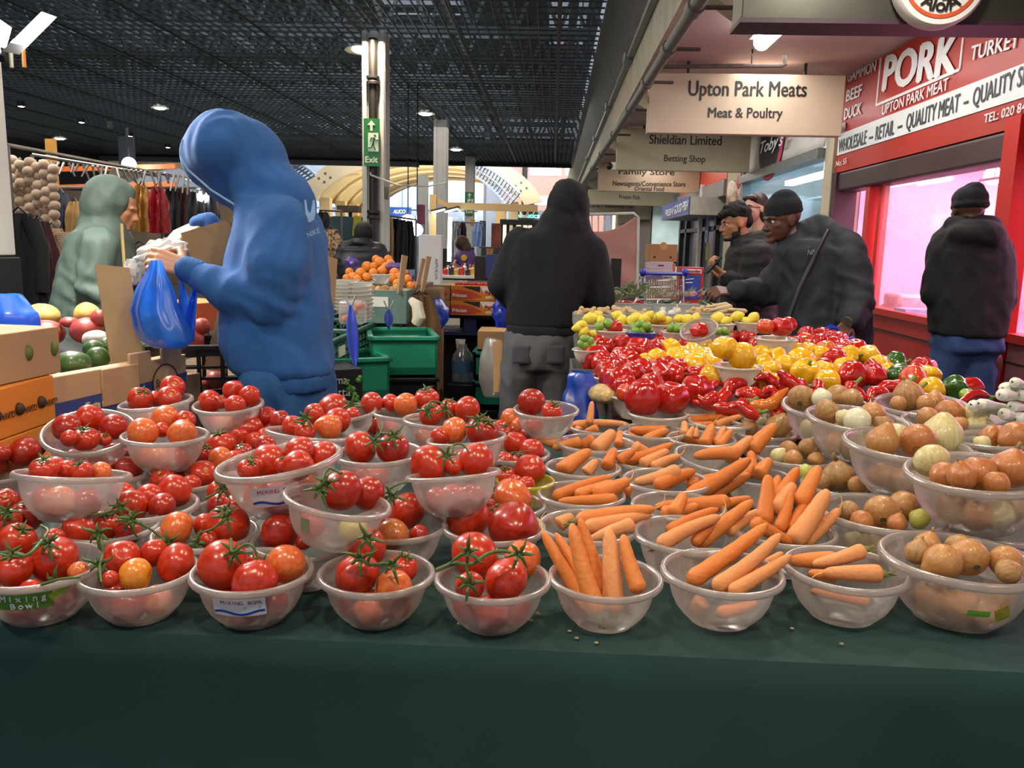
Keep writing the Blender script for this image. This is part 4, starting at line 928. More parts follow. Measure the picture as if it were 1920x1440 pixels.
# labels on the bowls
gl = pm('label_green','#5f8a35',.45,.1,8); wl_ = pm('label_white','#e6e7ea',.45,.03); bl_ = pm('label_blue','#2747a8',.45); rd_ = pm('label_red','#b0323a',.45); lm_ = pm('label_lime','#76b83a',.45)
S = sticker_on('A1',-.30,.285,.085,.03,gl); letters_on(S,BOWLS['A1']['o'],'Mixing',-.42,.42,.22,.0105,WHITEINK,off=.0002); letters_on(S,BOWLS['A1']['o'],'Bowl',-.26,.3,-.24,.0105,WHITEINK,off=.0002)
S = sticker_on('A1',.28,.33,.035,.012,pm('label_leaf','#8fae2c',.5),'leaf_label',rot=.5)
def wave_label(bk,ang,h,w,ht):
 S = sticker_on(bk,ang,h,w,ht,wl_); o = BOWLS[bk]['o']; n = 16
 wv = lambda i:-.30 + .09 * math.sin(i / n * 8.5)
 print_on(S,o,[[(-.48 + .96 * i / n,wv(i) - .07),(-.48 + .96 * (i + 1) / n,wv(i + 1) - .07),(-.48 + .96 * (i + 1) / n,wv(i + 1) + .06),(-.48 + .96 * i / n,wv(i) + .06)] for i in range(n)],bl_,'blue_wave')
 letters_on(S,o,'MIXING BOWL',-.32,.46,.27,ht * .2,rd_)
 print_on(S,o,[[(.1,.02 - .09 * k),(.42,.02 - .09 * k),(.42,.05 - .09 * k),(.1,.05 - .09 * k)] for k in range(2)],pm('label_grey','#8f9ab0',.5),'small_print')
wave_label('A3',-.28,.27,.088,.034)
S = sticker_on('A9',.35,.20,.036,.012,lm_,'green_sticker'); S = sticker_on('A9',.72,.20,.026,.03,pm('label_yellow','#c9b53a',.5,.3,60),'yellow_sticker',rot=.5)
# second row on the table
for k,cx,cy,w,desc in [('B1',205,985,182,'tomato bowl behind the front row with a vine across it, near the left corner'),('B2',385,998,195,'tomato bowl behind the front row holding a pale orange tomato on its left'),
  ('B3',572,1012,200,'lower bowl of tomatoes partly hidden under a tilted bowl with a green tomato'),('B4',745,982,190,'lower bowl with a long brownish tomato behind the fourth front bowl'),
  ('B5',926,985,195,'bowl with two very large tomatoes behind the front bowl next to the carrots'),('M6',432,955,150,'small bowl with two vine tomatoes left of the tall labelled bowl'),
  ('M3',275,946,188,'lower bowl filled with round tomatoes just right of the second row vine'),('M13',25,985,190,'lower bowl of dark tomatoes at the left edge'),
  ('M12',-12,888,132,'tomato bowl cut off by the left edge under the orange boxes'),('M1',205,882,172,'lower bowl of round tomatoes under the tilted bowl near the orange boxes'),
  ('M2',342,898,158,'lower bowl of round tomatoes left of the tall labelled bowl'),('M4',415,868,155,'lower bowl of round tomatoes behind the tall labelled bowl'),('M5',477,828,140,'lower bowl heaped with small tomatoes in front of the blue trousers'),
  ('M7',950,945,150,'lower bowl with one broad tomato just left of the carrots'),('M9',958,848,148,'lower bowl of vine tomatoes left of the rear carrots'),('M10',965,812,130,'rear lower bowl of striped light tomatoes under the end bowl'),
  ('M11',712,812,100,'small lower bowl of cherry tomatoes between the rear bowls')]:
 bowl(k,cx,cy,w,L0,desc)
bowl('M8',985,900,112,L0 + .03,'small bright yellow plastic bowl under a tomato beside the carrots',kind='yellow')
fill_tomatoes('B1','the second row bowl with a vine',[(149,995,30),(194,986,29,'r','c'),(240,997,25),(181,962,18)],0)
fill_tomatoes('B2','the second row bowl with pale orange tomato',[(331,992,34,'m','n'),(426,986,40,'r','c'),(384,985,22,'r','n'),(392,1012,16)],0)
fill_tomatoes('B3','the bowl under the tilted one',[(525,999,38,'d','n'),(535,962,24),(570,1016,16),(600,1005,20)],2)
fill_tomatoes('B4','the bowl with a long brownish tomato',[(763,958,34,'r','n'),(737,1002,29,'b','n'),(786,1002,18,'d','n'),(718,978,23,'d','n')],1)
fill_tomatoes('B5','the bowl of two very large tomatoes',[(877,972,41,'r','n'),(963,988,47,'d','n'),(921,965,14,'r','c')],0)
fill_tomatoes('M6','the small bowl left of the labelled one',[(411,921,22,'r','c'),(412,946,23,'d','n'),(440,948,20)],0)
fill_tomatoes('M3','the lower bowl right of the vine',[(246,949,31),(327,920,30,'r','n'),(279,932,25),(304,949,25),(229,928,24)],0)
fill_tomatoes('M13','the lower bowl at the left edge',[(10,940,24,'d'),(50,968,30,'d','c'),(70,958,20),(14,978,26,'r','c'),(58,940,18)],0)
fill_tomatoes('M12','the bowl cut by the left edge',[(24,864,23,'m'),(-10,868,24),(46,847,28,'d','n'),(4,850,16)],2)
fill_tomatoes('M1','the lower bowl near the orange boxes',[(170,872,32,'r','n'),(213,855,25,'r','s'),(243,880,25),(206,876,15),(242,848,20),(100,862,22,'m','n'),(135,862,20)],0)
fill_tomatoes('M2','the lower bowl left of the labelled one',[(305,896,23),(339,877,26,'r','n'),(381,888,25,'r','s'),(358,908,18),(395,905,18)],0)
fill_tomatoes('M4','the lower bowl behind the labelled one',[(414,835,28),(456,850,19),(414,861,23,'m'),(381,850,20,'d'),(440,862,18)],0)
fill_tomatoes('M5','the heap before the blue trousers',[(469,803,24),(448,822,20),(499,820,19),(500,781,19,'d'),(525,788,19),(437,811,16),(478,828,18),(512,808,16)],0)
fill_tomatoes('M7','the lower bowl just left of carrots',[(960,932,36,'m','n'),(918,947,13,'d'),(935,962,18),(905,930,18)],0)
fill_tomatoes('M9','the lower bowl left of rear carrots',[(966,832,22),(997,846,23,'r','n'),(945,866,19),(925,838,16),(975,866,18,'r','c')],0)
fill_tomatoes('M10','the rear lower bowl of striped tomatoes',[(960,789,24,'m','n'),(937,803,16),(976,800,18,'m','n'),(950,812,17,'r','c'),(990,815,15)],0)
fill_tomatoes('M11','the small bowl of cherry tomatoes',[(700,800,15,'d','c'),(722,803,15,'d','n'),(711,792,12)],0)
fill_tomatoes('M8','the small yellow bowl',[(993,880,29,'r','n'),(947,893,20,'r','c'),(988,908,15),(965,903,14)],0)
vine('B1',[(150,968,-.05),(185,964,-.06),(210,958,-.06),(230,952,-.05)],'straight vine lying across the second row bowl near the left corner',stars=[(228,952),(245,978)],off=-.06)
vine('B1',[(243,975,-.08),(270,985,-.08),(300,1005,-.07),(318,1020,-.08)],'vine trailing between two left front bowls',stars=[(250,976),(318,1018)],off=-.08)
vine('B2',[(372,1000,-.03),(398,992,-.06),(420,972,-.06),(428,952,-.04)],'upright vine with long sepals on the tomato behind the labelled front bowl',stars=[(425,972),(372,1020)],off=-.06)
vine('M6',[(386,934,-.05),(405,925,-.06),(424,912,-.05)],'vine leaning out of the small bowl left of the labelled one',stars=[(420,917)],off=-.05)
vine('B4',[(722,942,-.02),(730,918,-.03),(752,906,-.03),(772,906,-.02)],'arched vine behind the long brownish tomato',stars=[(735,932)])
vine('M9',[(935,880,-.05),(940,862,-.06),(955,850,-.05),(992,846,-.05)],'long vine beside the rear carrots',stars=[(945,858),(938,895)],off=-.05)
vine('M13',[(5,972,-.06),(18,960,-.06),(30,952,-.05)],'vine on the dark tomatoes at the left edge',stars=[(17,962)],off=-.06)
# upper layer, standing on the rims of the bowls below
bowl('U1',137,888,204,L1,'full upper bowl seen edge on near the left, red showing through',.10,-1)
bowl('U2',167,808,166,L1,'upper bowl tilted toward the viewer beside the orange boxes',.50,8)
bowl('U3',310,815,158,L1,'upper bowl of round tomatoes in front of the blue striped box',.22,3)
bowl('U4',292,753,134,L1,'rear upper bowl leaning against the blue striped box',.18,9)
bowl('U5',428,757,130,L1,'rear upper bowl of round tomatoes by the blue trousers',.26,5)
bowl('U6',523,862,235,L1 + .015,'tall upper bowl with a printed white label, heaped with large tomatoes',.24,11)
bowl('U7',634,937,204,L1,'upper bowl in the middle with a green tomato showing through',.28,-9)
bowl('U8',710,848,167,L1,'upper bowl with two big tomatoes right of the tall labelled bowl',.26,3)
bowl('U9',850,888,180,L1,'upper bowl seen edge on, two tomatoes joined by a vine',.09,5)
bowl('U10',875,821,152,L1,'upper bowl behind the edge on bowl, one orange red tomato on top',.16,5)
bowl('U11',577,812,156,L1,'upper bowl holding a small orange tomato right of the blue trousers',.13,-6)
bowl('U12',645,772,122,L1,'rear upper bowl cut behind a bowl with a small orange tomato',.25,6)
bowl('U13',757,775,118,L1,'rear upper bowl with three light tomatoes at the far table edge',.18,-3)
bowl('U14',823,787,136,L1,'rear upper bowl with a looping vine at the far table edge',.2,-2)
bowl('U15',1024,767,124,L1,'rear end bowl with one round tomato on top beside the carrots',.26,-1)
fill_tomatoes('U1','the edge on bowl near the left',[(83,880,26),(125,881,18),(105,877,20),(190,886,20,'m','n'),(155,884,20)],3)
fill_tomatoes('U2','the tilted bowl beside the orange boxes',[(167,787,28),(125,801,26,'d','n'),(213,800,24,'d','n'),(160,823,25),(196,824,13),(130,822,16)],0)
fill_tomatoes('U3','the bowl before the blue striped box',[(268,810,27,'m','n'),(310,784,25,'m','n'),(342,813,26,'m','n'),(347,788,19,'r','s'),(303,806,14)],3)
fill_tomatoes('U4','the bowl leaning on the striped box',[(263,749,23),(324,726,22,'r','s'),(317,746,22,'r','s'),(291,748,15)],2)
fill_tomatoes('U5','the rear bowl by the blue trousers',[(393,753,22),(438,733,20),(468,743,20),(441,760,19),(414,755,12)],2)
fill_tomatoes('U6','the tall bowl with printed label',[(502,865,33,'r','n'),(559,872,28,'r','n'),(562,846,28),(606,855,28),(465,880,20),(498,834,18),(476,872,18),(530,872,16)],3)
fill_tomatoes('U7','the middle bowl with a green tomato',[(640,920,38,'d','n'),(690,925,31,'d','n')],1)
B = BOWLS['U7']; tomato(B['C'] + Vector((.035,-.03,-.045)),.026,'g','yellow green tomato inside the middle upper bowl, seen through the plastic','tomatoes in the middle bowl with a green tomato','n',0)
fill_tomatoes('U8','the bowl of two right of label',[(676,839,31),(737,842,30,'d','c')],2)
fill_tomatoes('U9','the edge on bowl with a vine',[(805,870,36,'r','n'),(893,863,32,'r','n'),(851,876,16)],3)
fill_tomatoes('U10','the bowl behind the edge on bowl',[(851,808,26,'m','n'),(824,819,18),(905,809,30,'d','c')],2)
fill_tomatoes('U11','the bowl with a small orange tomato',[(549,799,20),(617,801,24,'m','n'),(633,788,24),(572,810,19),(590,776,20)],2)
fill_tomatoes('U12','the rear bowl cut behind another',[(624,763,27),(662,778,15),(600,770,15)],1)
fill_tomatoes('U13','the rear bowl with three light tomatoes',[(697,757,22),(731,757,18),(761,759,22,'m','n'),(800,747,23,'r','c')],1)
fill_tomatoes('U14','the rear bowl with a looping vine',[(808,778,22,'r','c'),(876,767,24),(842,766,18,'r','c')],1)
fill_tomatoes('U15','the rear end bowl beside the carrots',[(996,754,26,'d','n'),(1035,772,20,'r','c')],1)
vine('U7',[(640,888,-.02),(618,878,-.01),(606,895,-.03),(604,915,-.05),(612,930,-.06)],'vine with drooping sepals at the left of the middle upper bowl',stars=[(600,920),(612,908)],off=-.05,th=.0028)
vine('U8',[(690,832,-.02),(706,822,-.03),(718,800,-.02),(712,790,0)],'vine rising between two big tomatoes of the upper bowl',stars=[(704,830),(738,818)],off=-.04)
vine('U9',[(832,862,-.03),(848,848,-.03),(850,835,-.02),(866,833,-.02),(880,848,-.03)],'hooked vine joining two tomatoes of the edge on bowl',stars=[(838,855)],off=-.03,th=.0028)
vine('U10',[(872,800,-.03),(890,798,-.03),(898,784,-.03),(896,778,-.02)],'short upright vine behind the edge on bowl',stars=[(895,788)],off=-.03)
vine('U14',[(800,782,-.03),(803,760,-.03),(812,752,-.02),(835,760,-.02),(842,785,-.03)],'looping vine at the far table edge',stars=[(835,768),(802,772)],off=-.03)
vine('U11',[(552,790,-.02),(570,792,-.03),(576,775,-.03),(582,765,-.02)],'upright vine beside the small orange tomato',stars=[(574,785)],off=-.03)
vine('U12',[(645,752,.0),(665,762,0),(685,760,0)],'dry vine between the two rear bowls near the dark crates',stars=[(660,760)],off=-.01)
wave_label('U6',-.18,.24,.095,.042)
S = sticker_on('U7',-.62,.24,.02,.026,pm('label_faint_green','#7f9f7a',.5),'small_label')
# ---------------------------------------------------------------- carrots
rc = random.Random(5)
CARM = [pm('carrot_%d' % i,a,.48,0,6,col2=b,bump=.5,bscale=120,stretch=(1,.15,1),spec=.35) for i,(a,b) in enumerate([('#d07430','#dc8a48'),('#d4854a','#dfa06c'),('#c66a2a','#d87e36')])]
for m in CARM:m.node_tree.nodes['Principled BSDF'].inputs['Subsurface Weight'].default_value = .05
topm = pm('carrot_crown','#6f7440',.7,.3,60); tipm = pm('carrot_root','#d9a860',.7)
def carrot(A,B_,wid,label,group,crown=False,root=False):
 A,B_ = Vector(A),Vector(B_); L = (B_ - A).length; ax = (B_ - A) / L; n = 14; pts = []; rad = []
 s1 = ax.orthogonal().normalized(); s2 = ax.cross(s1); k1,k2,k3 = rc.uniform(-.03,.03),rc.uniform(-.03,.03),rc.uniform(0,6)
 o = (wid / 2)
 pw = rc.uniform(.75,1.15)
 for i in range(n + 1):
  u = i / n; u = u * u * (3 - 2 * u); pts.append(A + ax * L * u + (s1 * k1 + s2 * k2) * L * math.sin(math.pi * u))
  r = o * (1 - .5 * u ** (1.9 * pw)) * (1 + .03 * math.sin(u * 31 + k3) + .02 * math.sin(u * 57))
  if u < .1:r *= math.sqrt(max(.04,1 - ((.1 - u) / .102) ** 2))
  if u > .9:r *= math.sqrt(max(.015,1 - ((u - .9) / .101) ** 2)) * .9 + .02
  rad.append(r)
 mb = MB().tube(pts,rad,14); ob = mb.build('carrot',CARM[rc.randrange(3)],origin=A,angle=70); tag(ob,label,'carrot',group)
 if crown:
  m = MB().ball(A - ax * o * .1,o * .42,8,6)
  for k in range(4):m.tube([A - ax * o * .1,A - ax * o * (.8 + .2 * k % 2) + (s1 * math.cos(k * 1.6) + s2 * math.sin(k * 1.6)) * o * .3],[o * .16,o * .08],5)
  m.build('leaf_crown',topm,ob)
 if root:
  m = MB().tube([B_ - ax * .002,B_ + ax * .012 + s1 * .004,B_ + ax * .024 + s1 * .014,B_ + ax * .03 + s1 * .03],[.0018,.0012,.0008,.0004],5); m.build('root_tip',tipm,ob)
 return ob
def fill_carrots(bk,short,items,dz=None):
 """items from the back of the bowl to its front: thick end, tip, width, flags; all in the photograph's pixels"""
 B = BOWLS[bk]; n = len(items); order = sorted(range(n),key=lambda i:min(items[i][0],items[i][2])); rank = {i:k for k,i in enumerate(order)}; R = B['D'] / 2
 for i,it in enumerate(items):
  x0,y0,x1,y1,w = it[:5]; fl_ = it[5] if len(it) > 5 else ''
  off = (R * .55) * (1 - 2 * (i + .5) / n); d0 = B['d'] + off; d1 = d0 + (.05 if y1 < y0 - 25 else .015)
  if 'f' in fl_:d0 = d1 = B['d'] - R * .42
  carrot(at(x0,y0,d0),at(x1,y1,d1),w * d0 / F,'carrot, %s from left in %s' % (ORD[rank[i]],short),'carrots in ' + short,'g' in fl_,'r' in fl_)
for k,cx,cy,w,desc,rt_,ph in [('B6',1103,985,190,'second row carrot bowl next to the tomatoes, one carrot with green top',None,0),('B7',1290,1000,206,'second row carrot bowl with carrots slanting up to the right',None,0),('B8',1470,992,192,'crowded second row carrot bowl next to the onions, carrots standing up',None,0),
  ('C1',1090,925,166,'third row carrot bowl beside the small yellow bowl',None,0),('C2',1093,875,144,'fourth row carrot bowl at the tomato side',None,0),('C3',1250,900,166,'third row carrot bowl in the middle of the carrots',None,0),('C4',1272,948,178,'carrot bowl with one short carrot pointing up, middle of the carrots',None,0),
  ('C5',1335,860,142,'carrot bowl leaning right beside the rear onions',.3,-14),('C6',1215,862,136,'fourth row carrot bowl with slanting thin carrots',None,0),('C7',1118,830,150,'rear carrot bowl with a carrot reaching over the tomatoes',None,0),('C8',1315,822,130,'rear carrot bowl with thin upright carrots',None,0),
  ('C9',1222,808,128,'rear carrot bowl with thick crossing carrots',None,0),('C10',1330,788,130,'rearmost carrot bowl with long carrots in front of the long peppers',None,0),('C11',1420,892,130,'carrot bowl with a carrot end facing the viewer',None,0),('C12',1125,800,118,'rearmost carrot bowl near the blue bag',None,0)]:
 bowl(k,cx,cy,w,L0,desc,rt_,ph)
fill_carrots('A6','the front bowl of upright carrots',[(1136,1120,1087,972,30),(1112,1120,1041,999,27),(1105,1148,1017,995,31,'r'),(1150,1150,1141,990,42,'g'),(1200,1112,1168,1002,34),(1121,1153,1072,981,40,'g')])
fill_carrots('A7','the middle front carrot bowl',[(1400,1075,1468,1036,22),(1290,1092,1440,982,36),(1320,1125,1300,1145,34),(1338,1104,1464,1001,34),(1368,1112,1484,1041,30),(1345,1150,1420,1128,26,'g')])
fill_carrots('A8','the front bowl of flat carrots',[(1570,1050,1478,1052,34),(1624,1030,1523,1058,30,'g'),(1570,1082,1515,1074,24),(1655,1076,1542,1074,36,'gr'),(1630,1128,1520,1108,24,'f')])
fill_carrots('B6','the second row bowl beside tomatoes',[(1046,985,1075,968,30),(1080,978,1228,954,34,'gr'),(1095,990,1222,964,30),(1190,982,1104,1014,28)])
fill_carrots('B7','the second row slanting carrot bowl',[(1251,998,1347,954,26),(1363,998,1427,957,28),(1306,1022,1412,938,32),(1300,1020,1345,975,24),(1234,1024,1351,968,32,'gr')])
fill_carrots('B8','the crowded second row carrot bowl',[(1450,950,1460,892,26),(1453,948,1497,877,30),(1497,948,1536,874,34),(1450,958,1488,906,36),(1430,985,1440,890,36),(1478,998,1520,930,28),(1459,996,1483,922,26),(1504,1020,1575,954,30,'r'),(1486,1018,1552,918,42),(1410,978,1487,1020,30)])
fill_carrots('C1','the bowl beside the yellow one',[(1184,924,1150,915,24),(1037,934,1146,894,26,'r'),(1080,930,1150,903,26),(1116,928,1180,900,34,'r'),(1158,936,1046,940,24)])
fill_carrots('C2','the fourth row bowl by tomatoes',[(1159,866,1190,844,22),(1136,876,1152,841,26),(1048,882,1085,852,24),(1057,884,1108,845,30),(1098,888,1119,863,26)])
fill_carrots('C3','the middle third row carrot bowl',[(1287,910,1344,892,24),(1276,880,1188,904,28,'r'),(1229,914,1303,883,30),(1325,934,1406,889,30),(1290,934,1407,860,36)])
fill_carrots('C4','the bowl with one short carrot',[(1348,948,1408,934,22),(1370,942,1228,950,34),(1240,962,1310,948,28),(1261,966,1284,924,30)])
fill_carrots('C5','the bowl leaning beside rear onions',[(1405,846,1454,796,34,'r'),(1363,862,1411,819,28),(1388,850,1300,856,28)])
fill_carrots('C6','the fourth row thin carrot bowl',[(1188,836,1218,848,22),(1170,864,1262,832,26,'r'),(1202,873,1253,845,26),(1222,878,1275,854,22,'r')])
fill_carrots('C7','the rear bowl by the tomatoes',[(1159,836,1162,808,18),(1054,834,1001,819,22),(1115,822,1076,843,24),(1090,828,1036,840,22),(1115,846,1151,808,32)])
fill_carrots('C8','the rear bowl of thin carrots',[(1283,816,1283,790,18),(1303,822,1306,802,14,'r'),(1341,834,1360,800,18),(1319,836,1336,796,26,'r'),(1347,838,1372,806,20),(1290,822,1300,800,14)])
fill_carrots('C9','the rear bowl of crossing carrots',[(1250,810,1180,806,26),(1172,817,1208,830,22),(1276,816,1313,834,20),(1208,830,1253,806,24)])
fill_carrots('C10','the rearmost bowl of long carrots',[(1345,776,1376,769,14),(1254,797,1388,777,24,'g'),(1340,800,1390,780,20),(1300,800,1340,794,18)])
fill_carrots('C11','the bowl with a carrot end facing',[(1414,894,1408,846,26),(1421,892,1444,862,30),(1395,896,1412,872,20)])
fill_carrots('C12','the rearmost bowl near the blue bag',[(1072,798,1180,796,18),(1075,806,1062,800,20),(1088,808,1080,800,14),(1122,803,1096,810,18)])
B = BOWLS['C12']; carrot(at(1105,796,B['d'] + .02),at(1110,752,B['d'] + .04),15 * B['d'] / F,'single slim carrot standing straight up in front of the green crate',None)
# ---------------------------------------------------------------- onions
ONM = {'b':pm('onion_brown','#a9733f',.35,0,5,col2='#c48d52',bump=.2,bscale=40,stretch=(1,1,.25),coat=.25),'p':pm('onion_pale','#bfae74',.4,0,5,col2='#d8cf9c',coat=.2,stretch=(1,1,.2)),'w':pm('onion_white','#d9d8b8',.35,.05,6,coat=.25),'d':pm('onion_dusty','#94673a',.45,0,5,col2='#bb935c',coat=.15,bump=.2,bscale=40,stretch=(1,1,.2)),'g':pm('onion_green','#b9b84e',.35,0,6,col2='#c9c766'),'o':pm('onion_copper','#a8612f',.3,0,5,col2='#bf7a40',coat=.3,bump=.2,bscale=40,stretch=(1,1,.25))}
OW = {'b':'brown onion','p':'pale half peeled onion','w':'peeled white onion','d':'dusty brown onion','g':'yellow green onion','o':'copper skinned onion'}
ro = random.Random(9); drym = pm('onion_dry_neck','#8f7448',.8,.3,50); rootm = pm('onion_root','#6b5a40',.9,.3,80)
def onion_mesh(v):
 def fn(p):
  q = p.copy(); a = math.atan2(p.y,p.x)
  if p.z > .6:k = (p.z - .6) / .4; q.z += (.22 + .2 * (v == 1)) * k ** 2; s = 1 - .15 * k; q.x *= s; q.y *= s
  q.z *= [.9,.95,.8,1.0][v]
  return q * (1 + .035 * noise.noise(p * 1.7 + Vector((v * 5,3,0))) + .008 * math.cos(9 * a))
 mb = MB().ball((0,0,0),1,24,16,fn=fn); me = bpy.data.meshes.new('onion'); me.from_pydata([tuple(p) for p in mb.v],[],mb.f); me.polygons.foreach_set('use_smooth',[True] * len(me.polygons)); me.update(); return me
OMESH = [onion_mesh(v) for v in range(4)]; ODAT = {}
def part_mesh(nm,mb,mat):
 me = bpy.data.meshes.new(nm); me.from_pydata([tuple(p) for p in mb.v],[],mb.f); me.materials.append(mat); me.polygons.foreach_set('use_smooth',[True] * len(me.polygons)); me.update(); return me
NECK = part_mesh('neck',MB().tube([(0,0,1.0),(.03,.02,1.22),(.1,.02,1.42)],[.16,.09,.1],8),drym)
mr = MB()
for k in range(12):a = k * .53; mr.tube([(.1 * math.cos(a),.1 * math.sin(a),-.84),(.22 * math.cos(a),.22 * math.sin(a),-1.02)],[.04,.015],4)
mr.ball((0,0,-.86),(.16,.16,.06),10,5); ROOT = part_mesh('root_tuft',mr,rootm)
def onion(P,r,c,label,group,show='x'):
 v = ro.randrange(4)
 if (v,c) not in ODAT:me = OMESH[v].copy(); me.materials.append(ONM[c]); ODAT[(v,c)] = me
 o = bpy.data.objects.new('onion',ODAT[(v,c)]); COL.objects.link(o); tc_ = (CAMLOC - P).normalized()
 ax = {'x':Vector((ro.uniform(-1,1),ro.uniform(-.2,1),ro.uniform(-.6,.8))),'n':Vector((ro.uniform(-.5,.6),.1,1)),'r':-tc_ + Vector((ro.uniform(-.5,.5),0,.5))}[show].normalized()
 M = Matrix.Translation(P) @ zalign(ax,ro.uniform(0,6)).to_4x4() @ Matrix.Diagonal((r,r,r,1)); o.matrix_world = M; WM[o.name] = M; tag(o,label,'onion',group)
 if show in 'nr':
  k = bpy.data.objects.new('neck' if show == 'n' else 'root_tuft',NECK if show == 'n' else ROOT); COL.objects.link(k); k.parent = o; WM[k.name] = M
 return o
def fill_onions(bk,short,items,low=0):
 pos = settle(bk,items); order = sorted(range(len(items)),key=lambda i:items[i][0]); g = 'onions in ' + short
 for k,i in enumerate(order):
  it = items[i]; c = it[3] if len(it) > 3 else ro.choice('bbob'); P,r = pos[i]; onion(P,r,c,'%s, %s from left in %s' % (OW[c],ORD[k],short),g,it[4] if len(it) > 4 else ro.choice('xxnr'))
 B = BOWLS[bk]; x = Vector((1,0,0)); x = (x - B['n'] * x.dot(B['n'])).normalized(); y = B['n'].cross(x)
 for k in range(low):
  a = [3.5,4.3,5.1,5.9][k]; rr = B['D'] * .115; P = B['C'] + (x * math.cos(a) + y * math.sin(a)) * B['D'] * [.21,.19,.19,.21][k] - B['n'] * (.40 * B['D'] - rr * [1.3,1.15,1.15,1.3][k])
  c = ro.choice('bpdb'); onion(P,rr,c,'%s blurred onion from left, low inside %s' % (ORD[k],short),g)
bowl('B9',1655,960,235,L0,'second row bowl of onions with one yellow green onion')
bowl('O4',1833,885,256,L1 + .01,'large upper bowl of copper onions at the right edge',.29,-6)
bowl('O3',1700,832,228,L1,'upper onion bowl left of the large one, tilted down to the right',.24,-9)
bowl('O2',1608,785,188,L1,'upper onion bowl with a peeled white onion, tilted to the right',.24,-10)
bowl('O1',1550,760,162,L1,'rear upper onion bowl with a blackened onion at its left rim',.3,-6)
bowl('O5',1726,757,166,L1,'rear onion bowl with a sprouting dusty onion',.25,-5)
bowl('O6',1776,789,160,L1,'onion bowl with a root end facing the viewer, near the spring onions',.24,-6)
bowl('O7',1863,818,160,L1,'onion bowl at the right edge below the spring onions',.26,-4)
bowl('O8',1432,810,118,L0,'small low bowl with flaking onions behind the carrots'); bowl('O8b',1428,787,132,L0,'rear low bowl with two white onions next to the long carrots'); bowl('O9',1490,855,152,L0,'low bowl of small brown onions under the tilted onion bowls'); bowl('O10',1577,908,146,L0,'low bowl with a split onion between carrots and onions')
fill_onions('A9','the large front corner bowl',[(1739,1022,25,'b','n'),(1720,1036,23,'d','n'),(1768,1054,34,'b','x'),(1815,1045,36,'b','r'),(1798,1029,27,'d','x'),(1885,1052,30,'b','r'),(1890,1072,24,'d','x')],4)
fill_onions('B9','the second row onion bowl',[(1590,958,20,'d','r'),(1654,960,32,'b','r'),(1695,949,29,'b','x'),(1725,973,21,'g','x'),(1616,978,22,'o','x'),(1682,982,18,'o','n')],3)
fill_onions('O4','the large upper bowl of onions',[(1747,864,33,'p','r'),(1770,892,26,'o','x'),(1834,889,34,'o','x'),(1896,880,38,'o','n'),(1804,894,26,'o','n'),(1868,907,24,'o','x')],4)
fill_onions('O3','the upper bowl left of the large one',[(1654,829,30,'b','n'),(1680,818,25,'p','x'),(1721,827,33,'o','r'),(1766,818,38,'p','n')],4)
fill_onions('O2','the bowl with a peeled white onion',[(1552,772,25,'d','x'),(1607,789,25,'w','x'),(1635,776,25,'b','n'),(1657,799,19,'d','x'),(1582,783,16,'p','x')],4)
fill_onions('O1','the rear bowl with a blackened onion',[(1502,746,25,'d','r'),(1541,747,19,'w','x'),(1571,745,24,'d','x'),(1597,748,21,'d','n')],3)
fill_onions('O5','the rear bowl with a sprouting onion',[(1704,744,28,'d','n'),(1736,757,17,'b','r'),(1684,757,15,'b','x'),(1752,752,18,'b','x')],1)
fill_onions('O6','the bowl with a root end facing',[(1781,776,28,'o','r'),(1740,783,21,'b','x'),(1830,778,25,'p','x'),(1835,800,24,'p','x'),(1800,796,15,'b','x')],1)
fill_onions('O7','the right edge bowl below spring onions',[(1860,822,26,'o','x'),(1905,820,30,'o','x'),(1842,832,16,'p','x'),(1894,843,22,'p','x')],1)
fill_onions('O8','the small bowl behind the carrots',[(1405,804,18,'b','x'),(1459,801,25,'d','n'),(1478,818,17,'b','n')])
fill_onions('O8b','the rear bowl with white onions',[(1390,779,18,'w','x'),(1422,787,16,'w','x'),(1412,772,12,'d','n'),(1455,785,14,'d','x')])
fill_onions('O9','the low bowl of small onions',[(1478,845,19,'b','x'),(1517,842,21,'d','r'),(1488,861,18,'b','x'),(1459,855,15,'p','x'),(1530,862,16,'b','n')])
fill_onions('O10','the low bowl with a split onion',[(1572,893,32,'d','n'),(1512,886,17,'g','x'),(1608,910,18,'b','x'),(1540,905,18,'d','x')])
# bowls that carry the upper onion bowls
for k,cx,cy,w,ds in [('S1',1720,905,190,'lower bowl carrying the tilted onion bowls, behind the second row'),('S2',1880,985,220,'lower bowl under the large upper onion bowl at the right edge'),('S3',1600,845,150,'lower bowl supporting the rear onion bowls'),('S4',1780,850,150,'lower bowl supporting the onion bowls below the spring onions')]:
 bowl(k,cx,cy,w,L0,ds)
